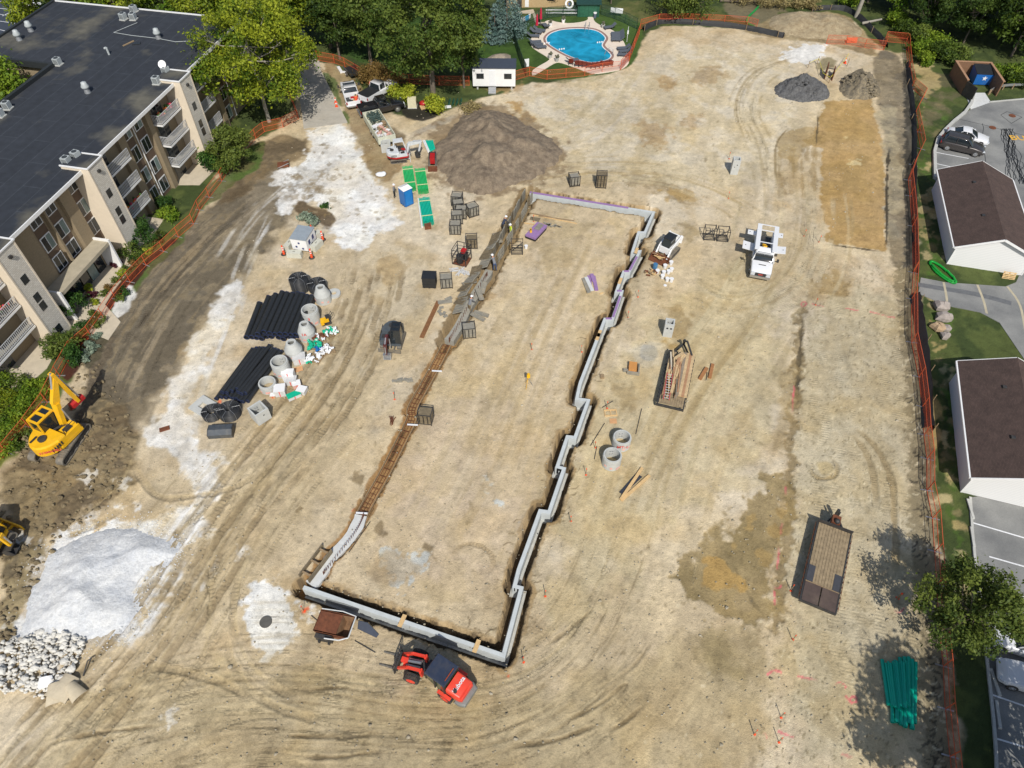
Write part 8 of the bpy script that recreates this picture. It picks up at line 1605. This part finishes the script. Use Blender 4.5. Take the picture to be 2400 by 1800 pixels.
o = MB(); [o.cyl((-1.35+k*.3,-.24,.05),(-1.35+k*.3,.24,.05),.028,n=6) for k in range(10)]; o.build('rungs', M['steel'], t)
p = on(tt,-f+.35,.1,hd_-.3); 
o = MB(); o.tube([(f-.3,-.9,hd_+.3),(f+.9,-.25,hd_+.7),(f+1.2,.1,hd_+.4)], .09, 8); q_ = o.build('hose_boom', M['dark'], tt)
# dump trailer full of debris, small car trailer
a = G(873,285); b = G(910,345); L2 = math.dist(a,b); t = thing('tipper_trailer', 'long cream sided open trailer full of debris and pallets', 'trailer', (a[0]+b[0])/2, (a[1]+b[1])/2, math.atan2(a[1]-b[1],a[0]-b[0])); cr_ = mat('cream_side', C(206,208,188), .6, dirt=.15); f = L2/2
o = MB(); o.box(-f,-1.05,.6,f,1.05,.7); o.box(-f,-1.1,.6,f,-1.02,1.5); o.box(-f,1.02,.6,f,1.1,1.5); o.box(f-.08,-1.02,.7,f,1.02,1.5); o.box(-f,-1.02,.7,-f+.08,1.02,1.5); o.build('body', cr_, t)
for s in (-1,1): [wheel(t, xx, s*.95, .36, .26, s) for xx in (-.45,.45)]
o = MB(); o.beam((f,-.6,.55),(f+1.2,0,.55),.1,.12); o.beam((f,.6,.55),(f+1.2,0,.55),.1,.12); o.build('drawbar', M['dark'], t)
p = Vector(t.location); M4 = Matrix.Translation(p) @ Matrix.Rotation(t.rotation_euler[2],4,'Z'); o = MB(); [o.tube([(rr.uniform(.2,f-.3),rr.uniform(-.9,.9),1.2+rr.uniform(0,.5)) for q in range(4)], .05, 5) for k in range(16)]; o.M = None
q_ = o.build('tangled_hose', mat('dusty_green_hose', C(66,84,78), .7)); q_.matrix_world = M4; tag(q_, 'tangle of dark green hose in the cream trailer', 'hose')
o = MB(); [o.cbox((rr.uniform(-f+.4,.2),rr.uniform(-.8,.8),1.0+rr.uniform(0,.4)),(rr.uniform(.2,.7),rr.uniform(.1,.5),rr.uniform(.08,.3)), rz=rr.uniform(0,3), m=k%3) for k in range(34)]; q_ = o.build('mixed_debris', [M['whitep'],M['wood2'],mat('pink_wrap2', C(214,170,156), .6)]); q_.matrix_world = M4; tag(q_, 'white and brown rubbish in the near half of cream trailer', 'rubbish', kind='stuff')
x, y = G(828,175); t = thing('small_trailer', 'small black trailer in tree shade behind the white pickup', 'trailer', x, y, R(-60)); o = MB(); o.box(-1.4,-.8,.5,1.4,.8,.6); [o.box(-1.4,s*.8-.03,.6,1.4,s*.8+.03,.95) for s in (-1,1)]; o.build('body', M['black'], t); [wheel(t,0,s*.95,.3,.2,s) for s in (-1,1)]
# rusty hopper with black coupling plate
x, y = G(783,1474); t = thing('rusty_hopper', 'rusty open hopper with black coupling plate by bottom wall', 'hopper', x, y, R(-12)); o = MB(); o.add([(-.85,-.6,0),(1.0,-.6,0),(1.0,.75,0),(-.85,.75,0),(-1.05,-.7,.95),(1.45,-.7,1.0),(1.45,.8,1.0),(-1.05,.8,.95)], [(0,3,2,1),(0,1,5,4),(1,2,6,5),(2,3,7,6),(3,0,4,7)])
o.add([(-1.0,-.62,.93),(.55,-.62,.93),(.55,.72,.93),(-1.0,.72,.93),(-.95,-.6,.55),(.6,-.6,.5),(.6,.7,.5),(-.95,.7,.55)], [(0,1,2,3)]); o.build('bin', M['rust'], t)
o = MB(); o.add([(.56,-.6,.9),(1.4,-.62,.97),(1.4,.72,.97),(.56,.72,.9),(.75,-.45,.2),(1.1,-.45,.2),(1.1,.6,.2),(.75,.6,.2)], [(0,1,5,4),(1,2,6,5),(2,3,7,6),(3,0,4,7),(4,5,6,7)]); o.build('inner_tray', mat('brown_grime', C(128,98,70), .85, var=.3), t)
o = MB(); o.tube([(1.48,-.7,1.02),(.9,-.98,1.0),(-.1,-1.05,.98)], .05, 6); o.tube([(1.48,.8,1.02),(1.48,-.7,1.02)], .05, 6); o.tube([(-1.0,.85,.98),(.5,.95,1.0),(1.48,.8,1.02)], .04, 6); o.build('rim_pipe', M['conc_l'], t)
o = MB(); o.box(-.85,-1.0,.05,.3,-.78,.75); o.box(-.85,-1.05,.7,.3,-.75,.8); [o.box(k-.06,-1.15,.05,k+.06,-1.0,.35) for k in (-.6,.1)]; o.build('coupling_plate', M['dark'], t)
# ---------------------------------------------------------------- people
def person(label, px, py, rz, vest, trousers, helmet=None, pose='stand', z=0, h=1.76):
    x, y = G(px,py,z); t = thing('person', label, 'person', x, y, rz, z=z); s = h/1.76; bend = .35 if pose == 'bend' else .05
    V = [(0,0,.95),(bend*.4,0,1.12),(bend*.8,0,1.32),(bend,0,1.46),(bend*1.12,0,1.53),(bend*1.3+.02,0,1.62),(bend*1.35+.02,0,1.74)]; Rd = [(.15,.11),(.15,.11),(.17,.115),(.12,.09),(.055,.055),(.085,.08),(.075,.07)]; E = [(i,i+1) for i in range(6)]
    sh = V[3]
    for q in (-1,1):
        fx = .12*q if pose != 'stand' else .04*q; b = len(V)
        V += [(0,q*.1,.9),(fx*.6+.03,q*.11,.5),(fx-.02,q*.12,.1),(fx+.13,q*.13,.04)]; Rd += [(.095,.095),(.065,.065),(.045,.045),(.04,.035)]; E += [(0,b),(b,b+1),(b+1,b+2),(b+2,b+3)]
        b = len(V); fw = .32 if pose != 'stand' else .1+.06*q
        V += [(sh[0],q*.19,sh[2]-.03),(sh[0]+fw*.3,q*.26,sh[2]-.3),(sh[0]+fw,q*.22,sh[2]-.5),(sh[0]+fw+.04,q*.21,sh[2]-.57)]; Rd += [(.06,.06),(.045,.045),(.03,.03),(.035,.022)]; E += [(3,b),(b,b+1),(b+1,b+2),(b+2,b+3)]
        for k in range(5):
            c = len(V); lat = (k-2)*.018; ln = (.05,.075,.08,.075,.06)[k]; V.append((sh[0]+fw+.05+ (0 if k else .03),q*.21+lat*1.2,sh[2]-.6-ln*.4)); V.append((sh[0]+fw+.06+(0 if k else .045),q*.205+lat*1.3,sh[2]-.6-ln)); Rd += [(.01,.01),(.008,.008)]; E += [(b+3,c),(c,c+1)]
    me = bpy.data.meshes.new('body'); me.from_pydata([(a*s,b*s,c*s) for a,b,c in V], E, []); o = bpy.data.objects.new('body', me); col.objects.link(o); o.parent = t
    m = o.modifiers.new('skin','SKIN'); lay = me.skin_vertices[0].data if me.skin_vertices else me.attributes and None
    if lay is None: me.skin_vertices.new() if hasattr(me.skin_vertices,'new') else None; lay = me.skin_vertices[0].data if me.skin_vertices else None
    if lay:
        for i, r_ in enumerate(Rd): lay[i].radius = (r_[0]*s, r_[1]*s); lay[i].use_root = (i == 0)
    sb = o.modifiers.new('sub','SUBSURF'); sb.levels = 1; sb.render_levels = 1
    key = 'person_'+vest+'_'+trousers
    cols = {'orange':C(238,92,50),'yellow':C(206,232,60),'navy':C(50,60,82),'grey':C(120,122,126),'black':C(40,40,42),'denim':C(70,86,120),'khaki':C(130,116,90)}
    def f(nodes, links, tc):
        sp = nodes.new('ShaderNodeSeparateXYZ'); links.new(tc.outputs['Object'], sp.inputs[0]); r = nodes.new('ShaderNodeValToRGB'); r.color_ramp.interpolation = 'CONSTANT'; dv = nodes.new('ShaderNodeMath'); dv.operation = 'DIVIDE'; dv.inputs[1].default_value = 2.0; links.new(sp.outputs[2], dv.inputs[0]); links.new(dv.outputs[0], r.inputs[0])
        e = r.color_ramp.elements; e[0].color = (.02,.018,.015,1); e[1].position = .06; e[1].color = (*cols[trousers],1); q = e.new(.485); q.color = (*cols[vest],1); q = e.new(.755); q.color = (*C(196,146,118),1); return r.outputs[0]
    me.materials.append(MATS.get(key) or texmat(key, f))
    hx = (bend*1.33+.02)*s
    if helmet: o = MB(); o.lathe([(.135,0),(.13,.06),(.09,.13),(0,.155)], 14, smooth=True, c=(hx,0,1.69*s)); o.cyl((hx+.03,0,1.69*s),(hx+.03,0,1.7*s),.15,n=14); o.build('hard_hat', M['whitep'] if helmet == 'white' else ow, t)
    else: o = MB(); o.ball((hx-.015,0,1.72*s),.1,8,sq=(1,.9,1)); o.build('hair', M['dark'], t)
    o = MB(); o.ball((hx+.08,0,1.66*s),.018,6); o.ball((hx+.07,.035,1.69*s),.012,6); o.ball((hx+.07,-.035,1.69*s),.012,6); o.build('face_features', M['skin'], t)
person('person in orange top and jeans behind the white pickup', 838,252, R(100), 'orange','denim')
person('person in orange top leaning at the second white pickup', 868,214, R(-40), 'orange','black', pose='bend')
person('person in white hard hat and dark jacket at the trench head', 1178,542, R(40), 'navy','black','white','bend')
person('person in yellow-green vest standing in the trench', 1198,556, R(200), 'yellow','khaki','white','stand',-.5)
person('person in white hard hat in trench beside leaning panels', 1160,634, R(120), 'grey','denim','white','bend',-.5)
person('person in white hard hat low in trench near lower panels', 1101,731, R(60), 'grey','khaki','white','bend',-.6)
person('person in grey by the edge of the white stone road', 925,463, R(0), 'grey','black','white')
# unseen boxes added below the picture edge to cast machine shadows into view
t = thing('shadow_stand_in', 'unseen left stand-in for a machine, added to cast its shadow', 'stand_in', -5.6, 5.2, R(28)); o = MB(); o.box(-1.6,-1.1,.2,1.6,1.1,2.9); o.build('body', M['dark'], t)
t = thing('shadow_stand_in', 'unseen right stand-in for a machine, added to cast its shadow', 'stand_in', 1.6, 3.6, R(-16)); o = MB(); o.box(-1.2,-3.0,.2,4.2,2.2,2.9); o.build('body', M['dark'], t)
# ---------------------------------------------------------------- trees and shrubs
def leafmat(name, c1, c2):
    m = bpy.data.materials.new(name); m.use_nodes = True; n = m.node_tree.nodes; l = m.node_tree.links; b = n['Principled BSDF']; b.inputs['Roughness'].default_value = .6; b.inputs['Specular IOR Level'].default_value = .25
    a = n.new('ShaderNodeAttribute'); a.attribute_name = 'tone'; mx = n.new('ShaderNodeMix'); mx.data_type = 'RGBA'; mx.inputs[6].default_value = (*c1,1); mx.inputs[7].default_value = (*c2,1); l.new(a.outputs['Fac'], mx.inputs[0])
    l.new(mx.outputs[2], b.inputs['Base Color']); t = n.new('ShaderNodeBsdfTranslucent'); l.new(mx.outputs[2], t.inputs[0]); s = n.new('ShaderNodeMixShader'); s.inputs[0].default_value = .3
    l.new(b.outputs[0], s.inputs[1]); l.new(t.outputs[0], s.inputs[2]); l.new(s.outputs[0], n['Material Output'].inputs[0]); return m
LK = 1.02
LM = {k: leafmat('leaves_'+k, C(*a,LK), C(*b,LK)) for k, a, b in (('locust',(70,100,26),(160,168,44)),('dark',(42,66,26),(92,112,44)),('mid',(62,86,32),(116,130,56)),('woods',(40,62,24),(104,126,44)),('sunny',(78,112,28),(140,160,48)),
    ('spruce',(84,112,106),(136,158,150)),('rust',(110,92,46),(150,120,70)),('lime',(130,150,40),(184,186,60)),('olive',(68,88,36),(122,134,58)),('deep',(36,66,28),(78,112,44)),('silver',(120,140,120),(160,172,150)),('straw',(140,128,84),(176,160,112)),('purple',(70,34,44),(110,56,66)))}
bark = mat('bark', C(112,102,90), .95, var=.25, scale=3, bump=.5); barkp = mat('pale_bark', C(156,150,138), .9, var=.2, scale=2.5, bump=.4)
def foliage(blobs, n, leaf, seed, name='crown', flat=.75, fill=.55):
    rs = np.random.RandomState(seed); B = np.array(blobs); wt = B[:,3]**2; wt /= wt.sum(); k = rs.choice(len(B), n, p=wt)
    d = rs.normal(size=(n,3)); d /= np.linalg.norm(d, axis=1)[:,None]; rad = B[k,3]*(fill+(1-fill)*rs.rand(n)**.5)*(1+.3*np.abs(rs.normal(size=n))**1.5*rs.choice([-.6,1],n))
    c = B[k,:3]+d*rad[:,None]*np.array([1,1,flat])
    nrm = d*.6+rs.normal(size=(n,3))*.55+np.array([0,0,.35]); nrm /= np.linalg.norm(nrm, axis=1)[:,None]
    r = rs.normal(size=(n,3)); u = np.cross(nrm, r); u /= np.linalg.norm(u, axis=1)[:,None]; v = np.cross(nrm, u); tone_z = (B[k,2]-B[:,2].mean())/max(1,np.ptp(B[:,2])); s = leaf*(.4+1.3*rs.rand(n)**1.6)[:,None]
    P = np.stack([c-u*s*.9, c-v*s*.5, c+u*s*.9, c+v*s*.5], 1).reshape(-1,3).astype(np.float32)
    me = bpy.data.meshes.new(name); me.vertices.add(4*n); me.vertices.foreach_set('co', P.ravel()); me.loops.add(4*n); me.loops.foreach_set('vertex_index', np.arange(4*n, dtype=np.int32))
    me.polygons.add(n); me.polygons.foreach_set('loop_start', np.arange(0,4*n,4,dtype=np.int32)); me.polygons.foreach_set('loop_total', np.full(n,4,dtype=np.int32)); me.update(calc_edges=True)
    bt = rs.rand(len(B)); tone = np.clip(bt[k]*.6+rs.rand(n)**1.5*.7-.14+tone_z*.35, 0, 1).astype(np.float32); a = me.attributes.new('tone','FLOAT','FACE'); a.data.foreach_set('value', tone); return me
def mkblobs(seed, R_, z0, z1, nb, br):
    rr = random.Random(seed); out = []; cz = (z0+z1)/2; hz = (z1-z0)/2
    while len(out) < nb:
        x, y, z = rr.uniform(-1,1), rr.uniform(-1,1), rr.uniform(-1,1); q = x*x+y*y+z*z
        if q > 1 or (q < .2 and rr.random() < .7): continue
        sh = 1-.25*max(0,z); out.append((x*R_*.86*sh, y*R_*.86*sh, cz+z*hz*.86, R_*br*rr.uniform(.7,1.25)))
    return out
def trunkmesh(h, R_, blobs, r0, seed):
    rr = random.Random(seed); o = MB(); p = Vector((0,0,-.2)); k = 5; pts = [p]; top = h*.62
    for i in range(1,k+1): pts.append(Vector((rr.uniform(-.05,.05)*h*.5*i/k, rr.uniform(-.05,.05)*h*.5*i/k, top*i/k)))
    for i in range(k): o.cyl(pts[i], pts[i+1], r0*(1-.13*i), r0*(1-.13*(i+1)), 8, cap=False)
    for b in rr.sample(blobs, min(len(blobs), 14)):
        s = pts[rr.randint(2,k)]; e = Vector(b[:3]); m_ = s.lerp(e,.5)+Vector((0,0,-.06*h*.5)); o.cyl(s, m_, r0*.36, r0*.22, 6, cap=False); o.cyl(m_, e, r0*.22, r0*.07, 6, cap=False)
        for q in range(2): e2 = e+Vector((rr.uniform(-1,1),rr.uniform(-1,1),rr.uniform(-.3,.8)))*b[3]*.9; o.cyl(m_.lerp(e,.5), e2, r0*.12, r0*.03, 5, cap=False)
    return o
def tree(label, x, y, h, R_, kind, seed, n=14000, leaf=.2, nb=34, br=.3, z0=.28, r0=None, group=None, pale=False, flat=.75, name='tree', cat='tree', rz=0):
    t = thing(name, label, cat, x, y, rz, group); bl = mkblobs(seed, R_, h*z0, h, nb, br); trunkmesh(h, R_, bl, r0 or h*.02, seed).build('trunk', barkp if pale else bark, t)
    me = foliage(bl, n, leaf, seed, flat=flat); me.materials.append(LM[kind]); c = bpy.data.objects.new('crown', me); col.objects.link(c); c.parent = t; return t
x, y = G(646,285); tree('big yellow-green honey locust leaning over the flats and drive', x-.8, y, 15.5, 8.8, 'locust', 3, 34000, .165, 120, .135, .2, .28, pale=True)
tree('yellow-green tree between the big locust and the drive top', *G(705,120), 13, 4.6, 'locust', 44, 14000, .2, 36, .25, .25)
x, y = G(1015,217); tree('tall broad mid green tree with visible limbs beside the white cabin', x, y, 17, 8.0, 'mid', 5, 30000, .19, 90, .155, .15, .4)
for i,(px,py,h,r_,k,lb) in enumerate(((870,152,13,4.4,'mid','mid green tree left of the tallest one, before the lawn'),(797,138,9,2.8,'dark','slender dark tree at the fence by the drive'),(775,112,14,5.0,'dark','dark tree at the right side of the shaded drive'),(705,58,14,5.4,'dark','dark tree beyond the bend of the shaded drive'),
    (770,28,15,5.6,'dark','dark tree at top edge left of the tallest tree'),(850,18,15,5.2,'dark','second dark tree at the top edge behind the tallest one'),(935,22,15,5.4,'mid','mid green tree at top edge behind the tallest one'),(1035,50,14,5.6,'mid','mid green tree at top edge right behind the tallest one'),(1088,205,8.5,2.4,'mid','thin tree right in front of the white cabin'),
    (1105,60,11,3.6,'deep','deep green tree next to the blue spruce'),(900,80,12,4.2,'dark','dark tree in the shade behind the rusty bush'),(640,150,10,3.4,'dark','dark small tree behind the locust trunk'))):
    x, y = G(px,py); tree(lb, x, y, h, r_, k, 20+i, 11000 if r_ > 3 else 3800, .2, 34, .27, .2 if i != 8 else .3)
# conifer
def conifer(label, x, y, h, R_, kind, seed):
    t = thing('spruce', label, 'tree', x, y); o = MB(); o.cyl((0,0,-.2),(0,0,h*.95),h*.02,.03,8); o.build('trunk', bark, t); rr = random.Random(seed); bl = []
    z = .6
    while z < h:
        q = (1-z/h)*R_; m_ = max(3,int(q*5))
        for i in range(m_): a = 6.283*i/m_+z; bl.append((q*.8*math.cos(a), q*.8*math.sin(a), z-.12*q, max(.25,q*.34)))
        z += .55
    me = foliage(bl, 9000, .13, seed, flat=.5, fill=.3); me.materials.append(LM[kind]); c = bpy.data.objects.new('crown', me); col.objects.link(c); c.parent = t
conifer('blue-grey spruce left of the pool terrace', *G(1188,78), 9.5, 3.2, 'spruce', 8); conifer('smaller blue-grey spruce nearer the pool fence', *G(1160,95), 5, 2.0, 'spruce', 9)
tree('wide yellow-green conifer-like tree behind the far fence', *G(1600,34), 6.5, 5.6, 'olive', 61, 14000, .16, 40, .26, .08, .3); tree('grey-leaved tree before the tan club house wall', *G(1292,14), 5, 2.2, 'straw', 62, 3000, .14, 18, .32, .25)
tree('small tree right behind the green shed', *G(1432,8), 6, 1.6, 'olive', 63, 2500, .14, 14, .36, .3)
# behind and beside the flats
tree('bright green tree in the inner yard of the flats', -56.5, 74.3, 13, 4.8, 'sunny', 71, 16000, .19, 40, .26, .2)
for i,(x,y) in enumerate(((-65,101),(-60,104),(-54.5,102),(-49,105),(-43.5,102),(-38,104.5),(-32,101))): tree(ORDS[i]+' yellow-green tree from the left behind the flats roof', x, y, 13.5, 4.0, 'locust' if i % 2 == 0 else 'sunny', 80+i, 8000, .2, 28, .3, .2, group='trees behind the flats')
# right edge tree and its neighbours outside the frame
x, y = G(2290,1420,5); tree('olive green tree over the orange fence by the car park', x, y, 8.2, 3.55, 'olive', 91, 20000, .11, 60, .17, .1, .15)
tree('tree at the lower right corner shading the teal pipes', 26.6, 4.6, 13.2, 4.3, 'dark', 92, 15000, .16, 60, .2, .28); tree('dark tree off the right of the lower car park verge', 31.5, 7.5, 12, 4.4, 'dark', 93, 12000, .18, 36, .28, .25); tree('dark tree beyond the lower right corner of picture', 29, 0, 12, 4.4, 'dark', 94, 9000, .18, 36, .28, .25)
# woods
proto = []
for i, k in enumerate(('woods','dark','woods','sunny')):
    t = thing('woodland_tree', '', 'tree', 0, 0, 0, 'woodland trees at upper right'); bl = mkblobs(100+i, 4.6, 1.0, 13.5, 44, .27); trunkmesh(12, 4.6, bl, .22, i).build('trunk', bark, t)
    me = foliage(bl, 11000, .23, 100+i); me.materials.append(LM[k]); c = bpy.data.objects.new('crown', me); col.objects.link(c); c.parent = t; proto.append([t, False])
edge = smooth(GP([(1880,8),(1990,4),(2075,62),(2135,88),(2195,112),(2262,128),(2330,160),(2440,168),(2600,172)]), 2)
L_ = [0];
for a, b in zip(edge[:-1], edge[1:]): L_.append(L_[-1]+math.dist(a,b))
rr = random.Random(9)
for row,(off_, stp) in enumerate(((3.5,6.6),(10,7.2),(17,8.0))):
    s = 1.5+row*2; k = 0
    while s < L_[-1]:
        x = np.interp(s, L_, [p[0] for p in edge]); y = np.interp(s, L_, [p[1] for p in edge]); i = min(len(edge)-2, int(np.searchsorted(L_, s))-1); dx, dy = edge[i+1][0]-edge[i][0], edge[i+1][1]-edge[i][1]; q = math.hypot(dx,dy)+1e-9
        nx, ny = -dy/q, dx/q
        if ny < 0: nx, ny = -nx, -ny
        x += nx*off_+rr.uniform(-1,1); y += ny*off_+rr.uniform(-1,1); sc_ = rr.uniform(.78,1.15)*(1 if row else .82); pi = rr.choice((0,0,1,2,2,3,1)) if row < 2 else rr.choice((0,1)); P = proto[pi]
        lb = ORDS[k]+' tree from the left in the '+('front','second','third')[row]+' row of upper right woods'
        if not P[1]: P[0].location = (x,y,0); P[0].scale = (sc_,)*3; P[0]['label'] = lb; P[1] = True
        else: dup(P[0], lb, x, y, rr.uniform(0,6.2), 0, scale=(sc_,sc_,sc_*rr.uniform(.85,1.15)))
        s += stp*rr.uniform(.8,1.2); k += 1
# shrubs
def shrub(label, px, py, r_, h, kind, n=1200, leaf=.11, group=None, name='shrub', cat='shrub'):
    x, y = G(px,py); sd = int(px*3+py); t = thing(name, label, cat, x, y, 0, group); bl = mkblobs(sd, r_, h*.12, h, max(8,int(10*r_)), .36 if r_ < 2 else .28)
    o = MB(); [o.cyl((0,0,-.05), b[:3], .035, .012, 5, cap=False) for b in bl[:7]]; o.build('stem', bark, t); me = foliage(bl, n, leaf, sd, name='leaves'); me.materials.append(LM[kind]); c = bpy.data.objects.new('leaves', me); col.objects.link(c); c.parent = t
SH = [('large olive bush between fence end and the flats',552,388,2.7,4.6,'olive',6500,.14),('dark bush left of the large olive bush',498,398,1.5,2.2,'deep',2600,.12),('grey bush at the right corner of the flats',520,408,1.2,1.6,'mid',1600,.11),
 ('round dark clipped shrub beside the middle tower foot',345,566,1.75,2.3,'deep',3800,.1),('green shrub on the grass below the third tower',388,486,1.1,1.2,'deep',1500,.1),('low light green hosta clump by the orange fence',393,510,1.4,.7,'sunny',1800,.12),('dark green shrub beside the light hosta clump',372,470,.9,1.0,'mid',900,.1),
 ('bushy junipers left of the entrance path',182,735,1.4,2.2,'deep',2400,.1),('large green shrub below the nearest tower',150,825,1.5,1.8,'mid',2600,.11),('bright green shrub inside the orange fence near digger',178,850,1.2,1.7,'deep',2200,.1),('rounded shrub in the mulch left of the digger arm',172,815,1.1,1.3,'olive',1500,.1),
 ('yellow-green round shrub left of the pale tank',945,234,1.9,2.0,'lime',2600,.13),('yellow-green leafy shrub in the dark mulch island',1020,262,1.6,2.6,'lime',2400,.13),('rusty brown spreading bush behind the white pickups',893,200,3.0,2.9,'rust',5200,.13),('grey-green weed clump on the soil island of white road',726,522,1.2,.9,'silver',900,.13),
 ('small green tuft on top of the soil island',764,484,.6,.4,'deep',300,.1),('dry bush at the right end of the cabin mulch',1105,262,1.5,.8,'straw',1200,.1),('lime leaved potted plant by the entrance glazing',211,683,.45,.9,'lime',260,.12),('purple potted plant at the left of entrance',215,697,.6,.5,'purple',420,.1),('purple potted plant at the right of entrance',272,622,.6,.5,'purple',420,.1),('lime plant next to the right entrance pot',277,611,.4,.8,'lime',220,.12),
 ('wispy green shrub at the right end of entrance canopy',313,600,1.1,1.5,'mid',1500,.1),('low green plants beside the middle tower foot',322,606,.9,.6,'deep',800,.1)]
for q in SH: shrub(q[0],q[1],q[2],q[3],q[4],q[5],int(q[6]*1.2),q[7])
row_ = [(383,553),(375,566),(360,580),(350,592),(337,604),(322,618),(304,630),(292,643),(280,659),(264,674),(250,690),(232,708)]
for i,(px,py) in enumerate(row_): shrub(ORDS[i]+' small round shrub from the top in the row inside the orange fence',px-4,py+2,.55,.6,('olive','rust','olive','lime')[i%4],420,.08,'small round shrubs in the mulch row')
for i,(px,py) in enumerate(((294,688),(283,704),(226,742),(214,762),(196,790),(235,760),(188,772))): shrub(ORDS[i]+' low green shrub in the mulch on the site side of path',px,py,.7,.7,('deep','mid','olive')[i%3],600,.09,'low shrubs on the site side')
for i,(px,py) in enumerate(((226,790),(214,805),(224,815),(208,828),(198,842))): shrub(ORDS[i]+' pale grey-green clump on the rubble edge near digger arm',px,py,.6,.4,'silver',380,.09,'pale clumps on the rubble edge')
for i,(px,py,r_) in enumerate(((-10,905,2.2),(40,905,2.0),(75,912,1.6),(8,950,2.2),(55,950,1.9),(-20,1000,2.2),(30,1000,2.0),(62,985,1.5),(5,1050,1.9),(38,1038,1.6),(95,925,1.3))): shrub(ORDS[i]+' yellow-green hedge bush of the group at the left edge',px,py,r_*.7,.7,('sunny','mid','sunny','locust')[i%4],int(900*r_),.1,'hedge bushes at the left edge')
for i,(px,py,r_) in enumerate(((2092,62,1.8),(2115,82,2.0),(2145,100,2.2),(2150,125,1.6),(2175,118,2.4),(2205,140,2.4),(2235,150,2.2),(2165,150,1.4),(2350,192,2.2),(2385,198,2.4),(2310,188,1.6),(1990,14,1.8))): shrub(ORDS[i]+' bright scrub bush along the edge of the upper right woods',px,py,r_,r_*1.1,('sunny','woods','mid','sunny')[i%4],int(1300*r_),.15,'scrub bushes at the wood edge')
for i,(px,py,r_) in enumerate(((1740,8,1.9),(1790,14,1.8),(1830,20,1.6),(1870,18,1.8),(1905,20,1.4))): shrub(ORDS[i]+' dry brown scrub bush above the churned soil bank',px,py,r_,r_,'straw',int(900*r_),.12,'dry scrub bushes at the top edge')
x, y = G(2006,40); o = MB(); o.cyl((0,0,0),(.2,0,5),.35,.25,8); o.cyl((.1,0,3.5),(1.6,-.5,6),.18,.08,6); tag(o.build('dead_trunk', barkp, loc=(x,y,0)), 'pale bare trunk at the bend of the upper right woods', 'tree trunk')
x, y = G(2040,62); o = MB(); o.cyl((-1.2,.4,.3),(1.2,-.3,1.2),.22,.14,8); tag(o.build('fallen_log', barkp, loc=(x,y,0)), 'pale fallen log across the black fence at the woods', 'log')
x, y = G(1738,4); o = MB(); o.cyl((-3.5,0,.25),(3,-.6,.25),.3,.2,8); tag(o.build('felled_log', bark, loc=(x,y,0)), 'felled log lying at the top edge beside the green tube', 'log')
